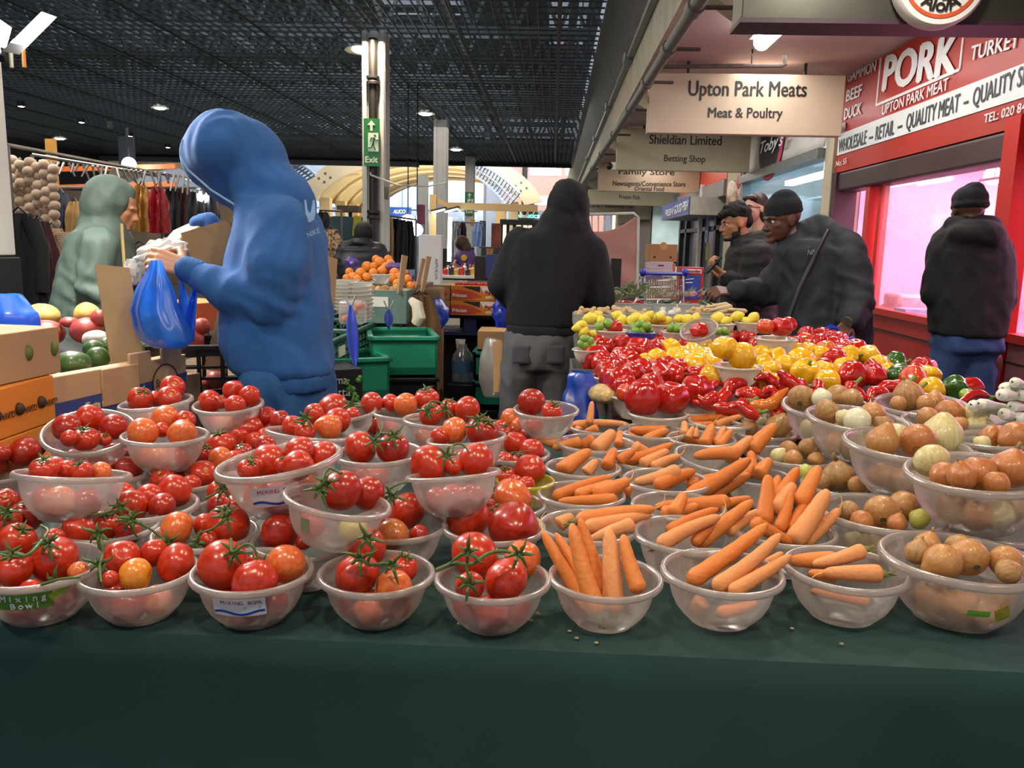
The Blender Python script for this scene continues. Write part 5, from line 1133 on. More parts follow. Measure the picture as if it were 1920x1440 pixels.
# ---------------------------------------------------------------- spring onions at the far right
sw = pm('spring_onion_white','#e6e8dc',.4,.05,20,coat=.2); sgm = pm('spring_onion_green','#7d9a5a',.45,.2,20)
for k,(x0,y0,x1,y1,w) in enumerate([(1836,757,1900,766,22),(1822,760,1880,775,24),(1881,728,1925,722,22),(1875,740,1935,745,24),(1900,716,1940,730,20),(1896,762,1940,765,22),(1880,775,1925,790,24),(1905,786,1945,776,24),(1912,740,1950,752,22)]):
 d = 2.25 + .02 * (k % 3); A,B_ = at(x0,y0,d),at(x1,y1,d + .12); r = w / 2 * d / F; ax = (B_ - A)
 t = thing('spring_onion','%s spring onion from the left in the white bulbed bundle at right' % ORD[k],'spring onion',A,group='spring onions at the right edge')
 MB().tube([A,A + ax * .05,A + ax * .18,A + ax * .4,A + ax * .7],[r * .35,r * .95,r,r * .75,r * .62],12).build('bulb',sw,t)
 MB().tube([A + ax * .68,A + ax * 1.1,A + ax * 2.0],[r * .62,r * .6,r * .4],10).build('leaf',sgm,t)
 m = MB()
 for q in range(6):m.tube([A,A - ax.normalized() * .012 + Vector((0,rc.uniform(-.006,.006),rc.uniform(-.006,.006)))],[.0012,.0005],4)
 m.build('roots',rootm,t)
o = MB().box(at(1890,800,2.3) + Vector((.05,.1,-.07)),(.42,.4,.12)).build('produce_tray',pm('tray_grey','#8f8a80',.5),bevel=.01); tag(o,'low grey tray under the spring onions at the right edge','tray')
# ================================================================ the second stall: peppers, lemons, chillies
def zpile(P):return .93 + (P - 2.7) * .062
def on_pile(px,py,lift=0.0):
 d = 3.0
 for _ in range(20):
  z = zpile(d) + lift; r = ray(px,py); d = (z - CAMLOC.z) / r.z
 return d
poly = [(.24,2.72),(1.62,2.72),(1.60,3.1),(1.42,3.75),(1.10,4.15),(1.0,6.3),(.22,6.3)]
def zt(y):return .80 + (y - 2.5) * .045
sb = thing('produce_stall','sloping stall board that carries the peppers, lemons and chillies','table',(.8,4,0)); brd = pm('board_dark','#3a1a14',.8,.2,3)
m = MB(); m.prism([(x,y,zt(y) - .05) for x,y in poly],(0,0,.045)); m.build('board',brd,sb,smooth=False)
skirt = pm('stall_skirt','#3c2a2a',.85,.15,3); m = MB()
for (x0,y0),(x1,y1) in zip(poly[1:],poly[2:] + poly[:1]):m.quad((x0,y0,zt(y0) - .04),(x1,y1,zt(y1) - .04),(x1,y1,.05),(x0,y0,.05))
m.build('skirt',skirt,sb,smooth=False)
for x,y in [(.3,2.8),(1.5,2.8),(.3,6.2),(.95,6.2)]:MB().box((x,y,.38),(.06,.06,.76)).build('leg',wd,sb,smooth=False)
PEPM = {k:pm('pepper_' + k,a,.16,0,4,col2=b,coat=.6,spec=.6) for k,(a,b) in {'r':('#a8130f','#c02318'),'y':('#e0a40c','#eebb1c'),'o':('#d0521a','#c8301a'),'g':('#23471b','#3f6a26'),'l':('#7fa23a','#96b84a'),'c':('#b3140f','#cc2a18'),'a':('#c8641a','#d67a26')}.items()}
stemg = pm('pepper_stem','#6f8a3e',.6,.2,30); rp = random.Random(4)
def pepper_mesh(v):
 n = [4,3,4,5][v]
 def fn(p):
  a = math.atan2(p.y,p.x); s = math.sqrt(max(0,1 - p.z * p.z)); q = p.copy()
  f = 1 + .11 * math.cos(n * a + v) * s ** .6 + .03 * math.cos(2 * n * a)
  sq = abs(p.z) ** 3
  taper = 1 - .13 * max(0,-p.z) * (v % 2 + .5)
  q.x *= f * taper * (1 + .12 * sq); q.y *= f * taper * (1 + .12 * sq)
  top = max(0,p.z - .72) / .28; bot = max(0,-p.z - .72) / .28
  q.z = q.z * [1.0,1.15,.92,.98][v] - .34 * top ** 1.3 * math.exp(-(s / .45) ** 2) * 1.2 + .28 * bot * math.exp(-(s / .4) ** 2)
  return q * (1 + .05 * noise.noise(p * 1.4 + Vector((v * 9,1,2))))
 mb = MB().ball((0,0,0),1,32,18,fn=fn); me = bpy.data.meshes.new('bell_pepper'); me.from_pydata([tuple(p) for p in mb.v],[],mb.f); me.polygons.foreach_set('use_smooth',[True] * len(me.polygons)); me.update(); return me
PMESH = [pepper_mesh(v) for v in range(4)]; PDAT = {}
PSTEM = part_mesh('stem',MB().tube([(0,0,.62),(.02,.01,.82),(.06,.02,1.02),(.14,.03,1.14)],[.26,.13,.10,.13],10),stemg)
PW = {'r':'red bell pepper','y':'yellow bell pepper','o':'orange red bell pepper','g':'dark green bell pepper','l':'light green bell pepper','a':'orange bell pepper'}
def pepper(P,r,c,label,group,show='b'):
 v = rp.randrange(4)
 if (v,c) not in PDAT:me = PMESH[v].copy(); me.materials.append(PEPM[c]); PDAT[(v,c)] = me
 o = bpy.data.objects.new('bell_pepper',PDAT[(v,c)]); COL.objects.link(o)
 ax = {'b':Vector((rp.uniform(-.35,.35),rp.uniform(-.3,.3),-1)),'t':Vector((rp.uniform(-.3,.3),-.5,.9)),'s':Vector((rp.choice([-1,1]),-.3,rp.uniform(-.2,.4))),'u':Vector((rp.uniform(-.15,.15),.1,-1))}[show].normalized()
 M = Matrix.Translation(P) @ zalign(ax,rp.uniform(0,6)).to_4x4() @ Matrix.Diagonal((r,r,r,1)); o.matrix_world = M; WM[o.name] = M; tag(o,label,'pepper',group)
 if show in 'ts':k = bpy.data.objects.new('stem',PSTEM); COL.objects.link(k); k.parent = o; WM[k.name] = M
 return o
def spread_pile(items,lift=0.0):
 out = [[px,py,r * 1.14,on_pile(px,py,lift)] for px,py,r,*_ in items]
 def pos(o):return at(o[0],o[1],o[3]),o[2] * o[3] / F
 for _ in range(25):
  for i in range(len(out)):
   a,ra = pos(out[i])
   for j in range(i + 1,len(out)):
    b,rb = pos(out[j]); dd = (a - b).length; need = (ra + rb) * .74
    if dd < need:
     k = (need - dd) * .4; s = 1 if out[i][1] <= out[j][1] else -1; out[i][3] += s * k; out[j][3] -= s * k; a,ra = pos(out[i])
 return [pos(o) for o in out]
ROWS = [
 ('front rank of the red pepper heap','r',[(1206,744,29,'r','u'),(1178,739,19,'o'),(1257,746,28,'r','u'),(1304,729,27)]),
 ('second rank of the red pepper heap','r',[(1160,718,27),(1204,701,25),(1240,707,22),(1263,706,20),(1272,692,19),(1233,689,18),(1290,685,15),(1301,705,18),(1250,682,15),(1140,705,18),(1186,702,21),(1222,722,21),(1318,702,15),(1172,722,18)]),
 ('third rank of the red pepper heap','r',[(1115,672,24),(1131,680,21),(1141,695,21),(1152,690,18),(1179,679,20),(1197,660,25),(1224,656,20),(1238,652,18),(1169,666,19),(1156,676,16)]),
 ('back rank of the red pepper heap','r',[(1115,645,22),(1144,637,22),(1132,650,19),(1166,646,18),(1180,635,15),(1205,629,18),(1226,626,20),(1241,619,16),(1252,633,21),(1271,634,18),(1286,652,18),(1304,645,18),(1192,645,16),(1215,642,17)]),
 ('left wing of the yellow pepper heap','y',[(1257,654,18),(1208,677,13),(1233,675,18),(1269,667,20),(1281,678,20),(1299,666,20),(1305,686,22),(1317,671,21),(1332,684,20),(1333,706,20),(1327,656,17)]),
 ('middle of the yellow pepper heap','y',[(1378,708,17),(1421,710,23,'y','s'),(1427,665,18),(1431,684,19),(1446,692,17),(1457,671,18),(1471,683,18),(1450,715,16),(1501,660,17),(1449,656,15,'a')]),
 ('right part of the yellow pepper heap','y',[(1502,682,25),(1514,665,20),(1538,668,17),(1509,700,24,'y','t'),(1549,698,22),(1551,715,22),(1548,654,15,'a'),(1593,667,17),(1584,688,19),(1627,662,16),(1633,668,16),(1648,684,18)]),
 ('far red peppers behind the yellow heap','r',[(1384,631,13),(1402,634,16),(1415,650,14),(1434,652,15),(1479,658,13),(1490,646,16),(1352,640,15),(1368,632,13),(1450,643,13,'o')]),
 ('far red peppers by the beanie man','r',[(1509,640,16,'o'),(1512,629,15),(1540,629,15),(1536,641,16),(1522,650,14),(1564,647,18),(1574,636,14),(1586,653,16),(1603,653,18),(1574,662,14,'o'),(1556,631,13)]),
 ('red peppers inside the yellow heap','r',[(1563,676,20),(1545,684,13),(1596,704,24,'r','u'),(1634,702,22),(1640,706,18),(1635,688,13)]),
 ('mixed end of the stall','g',[(1680,682,20,'g','s'),(1687,704,20,'g','s'),(1664,694,14,'y'),(1713,710,22,'o'),(1732,690,20,'r'),(1742,707,20,'y'),(1748,732,22,'y'),(1790,730,22,'g','s'),(1817,728,21,'r'),(1814,741,12,'l')]),
]
allp = [(px,py,r,(o[0] if o else c),(o[1] if len(o) > 1 else rp.choice('bbbs')),row) for row,c,its in ROWS for px,py,r,*o in its]
pp = spread_pile(allp)
for row,c,its in ROWS:
 ids = [i for i,a in enumerate(allp) if a[5] == row]; ids.sort(key=lambda i:allp[i][0])
 for k,i in enumerate(ids):
  P,r = pp[i]; pepper(P,r,allp[i][3],'%s, %s from left in the %s' % (PW[allp[i][3]],ORD[k],row),'peppers in the ' + row,allp[i][4])
# bowls under and on the heap
for k,cx,cy,w,ds in [('PB1',1152,706,88,'pale bowl under the left edge of the red pepper heap'),('PB2',1192,742,100,'pale bowl under the red peppers near the straw basket'),('PB3',1233,775,112,'front pale bowl under two large red peppers'),('PB4',1296,768,100,'pale bowl under red peppers beside the long peppers'),('PB5',1352,790,124,'low pale dish under the long red peppers')]:
 bowl(k,cx,cy,w,0,ds,kind='white',d={'PB1':3.1,'PB2':2.9,'PB3':2.7,'PB4':2.8,'PB5':2.66}[k])
def set_bowl(k,cx,cy,w,d,ds,ratio=None,phi=0,kind='white'):bowl(k,cx,cy,w,0,ds,ratio,phi,kind,d=d)
set_bowl('PY',1384,686,92,3.02,'pale bowl lifting two big yellow peppers above the heap'); set_bowl('PR',1455,634,80,3.55,'pale bowl lifting two shiny red peppers in front of the beanie man')
set_bowl('PT',1310,617,72,3.6,'empty looking tilted bowl with one dark red pepper',.55,14,'clear'); set_bowl('PL',1147,619,66,3.75,'pale bowl with a single red pepper top beside the limes')
def in_bowl(k,px,py,r,c,show,label):
 B = BOWLS[k]; d = B['d'] + (.02 if py < 610 else -.01); pepper(at(px,py,d),r * d / F,c,label,'peppers in raised bowls',show)
in_bowl('PY',1359,652,23,'y','u','tall yellow pepper standing in the raised bowl'); in_bowl('PY',1393,667,25,'y','u','broad yellow pepper standing right in the raised bowl')
in_bowl('PR',1435,612,17,'o','u','orange patched red pepper left in the raised bowl by the beanie man'); in_bowl('PR',1465,613,19,'r','u','large red pepper in the middle of the raised bowl by the beanie man'); in_bowl('PR',1478,607,15,'r','u','red pepper at the right back of the raised bowl by the beanie man')
in_bowl('PT',1312,619,16,'r','b','dark red pepper lying in the tilted bowl'); in_bowl('PL',1154,614,13,'r','b','red pepper top showing in the bowl beside the limes')
# long peppers
LP = [(1507,722,1459,705,24,'r'),(1480,735,1462,716,20,'r'),(1368,692,1343,712,20,'r'),(1400,722,1346,738,24,'r'),(1432,714,1398,726,20,'r'),(1372,742,1300,757,22,'c'),(1402,753,1318,768,20,'r'),(1424,733,1384,748,26,'c'),(1462,745,1430,734,18,'c'),(1408,762,1482,737,20,'a'),(1484,762,1440,772,22,'r'),(1542,724,1514,733,18,'r'),(1600,720,1562,738,18,'r'),(1622,747,1600,732,18,'r'),(1700,718,1640,745,24,'r'),(1662,734,1622,752,18,'c'),(1855,745,1778,750,13,'r'),(1345,752,1308,742,18,'r'),(1375,714,1352,722,18,'r'),(1770,742,1728,748,12,'r'),(1420,772,1368,766,18,'c'),(1460,722,1415,706,17,'r'),(1500,748,1470,758,16,'c'),(1345,728,1318,718,16,'c'),(1722,728,1690,742,16,'c')]
order = sorted(range(len(LP)),key=lambda i:min(LP[i][0],LP[i][2])); rank = {i:k for k,i in enumerate(order)}
for i,(x0,y0,x1,y1,w,c) in enumerate(LP):
 w *= 1.4
 d0 = on_pile(x0,y0 + 4,-.02 if x0 < 1500 else 0.01) - .03; A,B_ = at(x0,y0,d0),at(x1,y1,d0 - .02); r = w / 2 * d0 / F; ax = (B_ - A); s1 = ax.normalized().orthogonal(); n = 12
 pts = [A + ax * (k / n) + s1 * (.012 * math.sin(k / n * 5 + i)) for k in range(n + 1)]; rad = [r * (.72 + .32 * math.sin(min(1,k / n * 2.2) * 1.57)) * (1 - .75 * (k / n) ** 2.2) * (1 + .08 * math.sin(k * 1.9 + i)) for k in range(n + 1)]
 rad[0] *= .5; o = MB().tube(pts,rad,12).build('long_pepper',PEPM[c],origin=A); tag(o,'%s long pepper, %s from left between the onions and the pepper heap' % ('orange' if c == 'a' else 'shiny red',ORD[rank[i]]),'pepper','long pointed peppers')
 if i % 2 == 0:MB().tube([A,A - ax.normalized() * .018,A - ax.normalized() * .035 + Vector((0,0,.008))],[r * .5,r * .28,r * .3],8).build('stem',stemg,o)
# lemons and limes in pale bowls
lm = pm('lemon','#d9c02a',.4,0,9,col2='#e6d34a',bump=.2,bscale=220,coat=.15); lg = pm('lime','#5f8a2c',.35,0,7,col2='#7fa53c',bump=.2,bscale=200,coat=.2)
def lemon_mesh(nm,k):
 mb = MB().ball((0,0,0),1,18,12,fn=lambda p:Vector((p.x * (1 - .1 * abs(p.z)),p.y * (1 - .1 * abs(p.z)),p.z * (1.12 + k * max(0,abs(p.z) - .8))))); me = bpy.data.meshes.new(nm); me.from_pydata([tuple(p) for p in mb.v],[],mb.f); me.polygons.foreach_set('use_smooth',[True] * len(me.polygons)); me.update(); return me
LE,LI = lemon_mesh('lemon',1.1),lemon_mesh('lime',.4); LE.materials.append(lm); LI.materials.append(lg)
def fruit(data,nm,px,py,r,d,label,group):
 o = bpy.data.objects.new(nm,data); COL.objects.link(o); s = r * d / F
 M = Matrix.Translation(at(px,py,d)) @ zalign(Vector((rp.uniform(-1,1),rp.uniform(-.4,.4),rp.uniform(-.4,.6))).normalized()).to_4x4() @ Matrix.Diagonal((s,s,s,1)); o.matrix_world = M; tag(o,label,nm,group)
for nm,w in [('LB1',(1110,608,56)),('LB2',(1172,607,60)),('LB3',(1240,607,68)),('LB4',(1292,605,58)),('LB5',(1352,606,56)),('LB6',(1405,604,54)),('LB7',(1100,655,56))]:
 set_bowl(nm,*w,3.95 if nm != 'LB7' else 3.35,['pale bowl of lemons nearest the black hoodie man','pale lemon bowl right of the first one','widest pale bowl of lemons in the middle of its row','pale lemon bowl behind the tilted bowl','pale lemon bowl right of the tilted bowl','last pale lemon bowl by the dark coats','pale bowl of limes at the left edge of the pepper heap'][int(nm[2]) - 1])
for nm,w,ds in [('GB1',(1203,622,60),'dark blue bowl full of limes'),('GB2',(1268,622,62),'clear tray bowl of limes left of the tilted bowl'),('GB3',(1352,628,40),'small clear bowl of limes right of the tilted bowl')]:set_bowl(nm,*w,3.72,ds,None,0,'blue' if nm == 'GB1' else 'clear')
LEM = [(1107,597,12),(1122,591,9),(1127,602,9),(1158,592,10),(1166,600,11),(1183,600,9),(1194,596,11),(1217,592,9),(1210,598,11),(1231,599,10),(1239,594,9),(1248,602,10),(1272,598,9),(1290,600,11),(1305,598,10),(1348,597,12),(1362,602,9),(1382,594,11),(1413,596,11),(1402,603,9)]
for k,(px,py,r) in enumerate(LEM):fruit(LE,'lemon',px,py,r,3.95 + .03 * math.sin(k * 2.3),'lemon, %s from left in the long row of lemon bowls' % ORD[k],'lemons in the row of bowls')
for k,(px,py,r) in enumerate([(1083,615,9),(1091,609,9),(1094,623,10),(1111,626,8)]):fruit(LE,'lemon',px,py,r,3.55,'lemon, %s from left in the low group beside the black hoodie' % ORD[k],'lemons beside the hoodie')
for k,(px,py,r) in enumerate([(1124,612,9),(1141,608,10),(1189,613,9),(1200,608,9),(1213,612,9),(1192,621,8),(1205,620,8),(1217,620,8),(1258,615,9),(1270,616,9),(1281,617,8),(1346,622,8),(1358,621,8),(1364,628,6)]):fruit(LI,'lime',px,py,r,3.72 + .02 * math.sin(k),'green lime, %s from left in the row of limes behind the red peppers' % ORD[k],'limes behind the red peppers')
for k,(px,py,r) in enumerate([(1096,636,9),(1106,640,9),(1098,648,9),(1110,650,8),(1090,645,8)]):fruit(LI,'lime',px,py,r,3.35,'green lime, %s from left in the bowl at the heap edge' % ORD[k],'limes at the heap edge')
# ginger, garlic, chilli trays behind the lemons
gm = pm('ginger','#c4a679',.7,.2,20,bump=.3,bscale=60); gw = pm('garlic_white','#d9d2c4',.5,.08,20)
trayM = film('tray_clear','#c9cdca',.45,.15,.2,.5); chr_ = pm('chilli_red','#b3301a',.3,.2,20,coat=.3); chg = pm('chilli_green','#35552a',.3,.2,20,coat=.3)
def tray(px,py,w,dp,d,label):
 p = at(px,py,d); k = d / F; W_ = w * k; t = thing('produce_tray',label,'tray',p - Vector((0,0,.05)),group='clear trays behind the lemons')
 m = MB(); H = .05
 m.box((p.x,p.y,p.z - H),(W_,dp,.004)); m.box((p.x,p.y - dp / 2,p.z - H / 2),(W_,.004,H)); m.box((p.x,p.y + dp / 2,p.z - H / 2),(W_,.004,H)); m.box((p.x - W_ / 2,p.y,p.z - H / 2),(.004,dp,H)); m.box((p.x + W_ / 2,p.y,p.z - H / 2),(.004,dp,H))
 m.build('tray_shell',trayM,t,smooth=False); MB().tube([(p.x - W_ / 2,p.y - dp / 2,p.z),(p.x + W_ / 2,p.y - dp / 2,p.z)],.006,6).build('tray_rim',trayM,t); return p,W_
TR = [(1110,582,70,'ginger tray beside the black hoodie elbow','g'),(1185,580,66,'second ginger tray from the left behind the lemons','g'),(1255,581,64,'garlic tray in the middle behind the lemons','w'),(1322,580,60,'ginger tray behind the tilted bowl','g'),(1180,562,76,'red chilli tray second from the left','r'),(1105,562,70,'green chilli tray nearest the black hoodie','n'),(1258,563,74,'green chilli tray right of the red chillies','n'),(1325,565,60,'green chilli tray nearest the stretched out hand','n')]
for k,(px,py,w,lb,kind) in enumerate(TR):
 d = 4.35 if py > 575 else 4.85; p,W_ = tray(px,py + 6,w,.2,d,lb)
 for i in range(7 if kind in 'gw' else 12):
  q = p + Vector((rp.uniform(-.42,.42) * W_,rp.uniform(-.06,.06),-.02 + rp.uniform(0,.03)))
  if kind == 'g':
   o = MB().tube([(-.04,0,0),(0,.01,.008),(.045,-.008,.004)],[.012,.018,.010],8).ball((.01,.01,.022),.014,8,6).build('ginger_root',gm); nm = 'ginger'
  elif kind == 'w':o = MB().ball((0,0,0),(.022,.022,.019),12,8).tube([(0,0,.015),(.004,0,.04)],[.008,.003],6).build('garlic_bulb',gw); nm = 'garlic'
  else:o = MB().tube([(-.045,0,0),(-.01,.006,.004),(.03,0,.002),(.05,-.004,0)],[.004,.008,.006,.0015],7).build('chilli',chr_ if kind == 'r' else chg); nm = 'chilli'
  o.location = q; o.rotation_euler = (rp.uniform(-.4,.4),rp.uniform(-.5,.5),rp.uniform(0,6)); tag(o,'%s lying in the %s' % ({'ginger':'knobbly ginger root','garlic':'white garlic bulb','chilli':'small %s chilli' % ('red' if kind == 'r' else 'green')}[nm],lb.replace(' tray',' tray',1)),nm,nm + ' in the ' + lb)
# white roots (mooli / parsnips) at the right of the trays, leafy bunch at the far end
for k,(x0,y0,x1,y1,w) in enumerate([(1372,574,1330,582,11),(1376,580,1335,588,10),(1365,570,1322,576,9),(1384,590,1345,592,9),(1400,584,1362,580,10)]):
 d = 4.3; A,B_ = at(x0,y0,d),at(x1,y1,d - .05); r = w / 2 * d / F
 o = MB().tube([A,A + (B_ - A) * .1,A + (B_ - A) * .6,B_],[r * .5,r,r * .8,r * .2],10).build('parsnip',pm('parsnip','#cbb78c',.65,.15,20),origin=A); tag(o,'pale parsnip, %s from top of the heap beside the outstretched hand' % ORD[k],'parsnip','parsnips by the hand')
leafm = pm('leaf_grey_green','#5f6b4a',.7,.35,12)
for k,(px,py,s) in enumerate([(1190,545,.13),(1158,552,.10)]):
 P = at(px,py,5.3); m = MB()
 for i in range(26):
  a = rp.uniform(0,6.28); L = s * rp.uniform(.6,1.1); dv = Vector((math.cos(a),math.sin(a) * .6,rp.uniform(.05,.7))).normalized(); m.tube([P - Vector((0,0,.05)),P + dv * L * .6,P + dv * L + Vector((0,0,-.03))],[.004,.012,.003],5)
 o = m.build('herb_bunch',leafm,origin=P); tag(o,['large dull green herb bunch at the far end of the stall','smaller green herb bunch left of the large one'][k],'herbs')
chl = MB()
for i in range(150):
 px,py = rp.uniform(1075,1350),rp.uniform(545,556); P = at(px,py,5.25 + rp.uniform(-.12,.12)); chl.tube([P,P + Vector((rp.uniform(-.04,.04),rp.uniform(-.02,.02),rp.uniform(-.01,.03)))],[.005,.002],4)
o = chl.build('loose_beans',pm('bean_green','#5d7040',.6,.35,9,col2='#b9b79a')); tag(o,'loose heap of thin green beans and herbs along the far end of the stall','beans',kind='stuff')
o = MB().box((.62,5.3,.97),(.85,.55,.06)).build('produce_tray',pm('tray_white','#c9c9c2',.5),bevel=.01); tag(o,'wide white tray under the beans at the far end of the stall','tray')
# straw basket edge, clear crate and green crate at the left foot of the pepper stall
st = pm('straw','#c9ae7c',.8,.3,60,bump=.6,bscale=120)
for k,(px,py,rx,ry) in enumerate([(1134,738,.06,.035)]):
 d = 2.95 - k * .3; P = at(px,py,d); o = MB().ball((0,0,0),(rx,.08,ry),16,10,fn=lambda v:v * (1 + .08 * noise.noise(v * 4))).build('straw_padding',st); o.location = P; tag(o,['woven straw padding under the left edge of the red peppers','smaller straw padding below it, beside the green crate'][k],'straw')
def crate(name,label,cat,P,size,mat,M=None,label_mat=None,slots=True,lip=None,group=None,rows=3):
 """open plastic crate: floor, four pierced walls and a stacking lip"""
 t = thing(name,label,cat,P,M,group=group); w,dp,h = size; th = .012
 MB().box((0,0,.012),(w,dp,.02)).build('crate_floor',mat,t,local=True,smooth=False)
 for nm,(sx,sy),L in (('crate_wall',(0,-1),w),('crate_wall',(0,1),w),('crate_wall',(-1,0),dp),('crate_wall',(1,0),dp)):
  m = MB(); n = max(4,int(L / .075)); ax = Vector((1,0,0)) if sy else Vector((0,1,0)); c = Vector((sx * (w / 2 - th / 2),sy * (dp / 2 - th / 2),0))
  def bx(u,z,lu,lz):m.box(c + ax * u + Vector((0,0,z)),((lu if sy else th),(th if sy else lu),lz))
  bx(0,h * .1,L,h * .2); bx(0,h * .92,L,h * .16)
  if slots:
   for r in range(1,rows):bx(0,h * (.2 + .64 * r / rows),L,h * .05)
   for i in range(n + 1):bx(-L / 2 + L * i / n,h / 2,.016,h)
  else:bx(0,h / 2,L,h)
  m.build(nm,mat,t,local=True,smooth=False)
 m = MB(); lw = .03
 m.box((0,-dp / 2,h),(w + lw,lw,.022)).box((0,dp / 2,h),(w + lw,lw,.022)).box((-w / 2,0,h),(lw,dp + lw,.022)).box((w / 2,0,h),(lw,dp + lw,.022)); m.build('crate_lip',lip or mat,t,local=True,smooth=False,bevel=.004)
 if label_mat:MB().box((0,-dp / 2 - .004,h * .62),(.12,.006,.05)).build('paper_label',label_mat,t,local=True,smooth=False)
 return t
greenp = pm('crate_green','#1f8568',.35,.1,6); greend = pm('crate_dark_green','#1f4a3c',.4,.15,6); blackp = pm('crate_black','#141518',.35,.15,6); paperw = pm('paper_white','#d5d3cc',.7,.05)
P = at(1120,785,3.1); crate('plastic_crate','green pierced crate under the left edge of the pepper stall','crate',(P.x,P.y,.32),(.3,.38,.42),greenp)
o = MB().box((0,0,0),(.34,.3,.3)).build('support_box',blackp); o.location = (P.x,P.y,.16); tag(o,'black box under the green crate by the pepper stall','box')
P = at(1100,705,3.4); t = thing('clear_crate','grey translucent crate with dark contents at the left foot of the pepper stall','crate',P); gc = film('crate_clear','#8f8f88',.4,.2,.15,.4)
m = MB(); W_,D_,H_ = .13,.3,.1
m.box(P + Vector((0,0,-H_ / 2)),(W_,D_,.006)).box(P + Vector((-W_ / 2,0,0)),(.006,D_,H_)).box(P + Vector((W_ / 2,0,0)),(.006,D_,H_)).box(P + Vector((0,-D_ / 2,0)),(W_,.006,H_)).box(P + Vector((0,D_ / 2,0)),(W_,.006,H_)); m.build('crate_shell',gc,t,smooth=False); MB().box(P + Vector((0,0,-.02)),(W_ * .8,D_ * .8,.05)).build('dark_contents',pm('dark_contents','#26221f',.7),t,bevel=.01)
# blue bag between the stalls
bagb = film('bag_blue','#1f5fd8',.12,.25,.25,.45,tint=(.3,.5,1));
def bag(label,P,w,h,dp,mat,seed=0,handles=False,lumps=.16,name='carrier_bag',flare=.0):
 t = thing(name,label,'bag',P); W_ = w / 2
 def fn(u,v):
  a = 2 * math.pi * u; s = math.sin(math.pi * min(1,.12 + v * .82)) ** .5 if v < .6 else (1 - (v - .6) * (1.25 - flare)); q = Vector((math.cos(a) * W_ * s,math.sin(a) * dp / 2 * s,-h / 2 + h * v))
  nn = noise.noise(q * (5 / max(.1,w)) * .5 + Vector((seed,seed * 2,0))) ; f = 1 + lumps * nn + .05 * math.sin(a * 9 + seed + v * 5) * v; return Vector((q.x * f,q.y * f,q.z + .03 * nn * h))
 MB().grid(fn,48,22).build('bag_skin',mat,t,local=True)
 if handles:
  for s in (-1,1):MB().tube([(s * W_ * .35,0,h * .36),(s * W_ * .3,0,h * .5),(s * W_ * .1,0,h * .58)],[.02,.014,.01],7).build('handle',mat,t,local=True)
 return t
bag('crumpled blue bag between the two stalls, behind the rear carrots',at(1088,765,3.0),.14,.26,.12,bagb,3,lumps=.42)
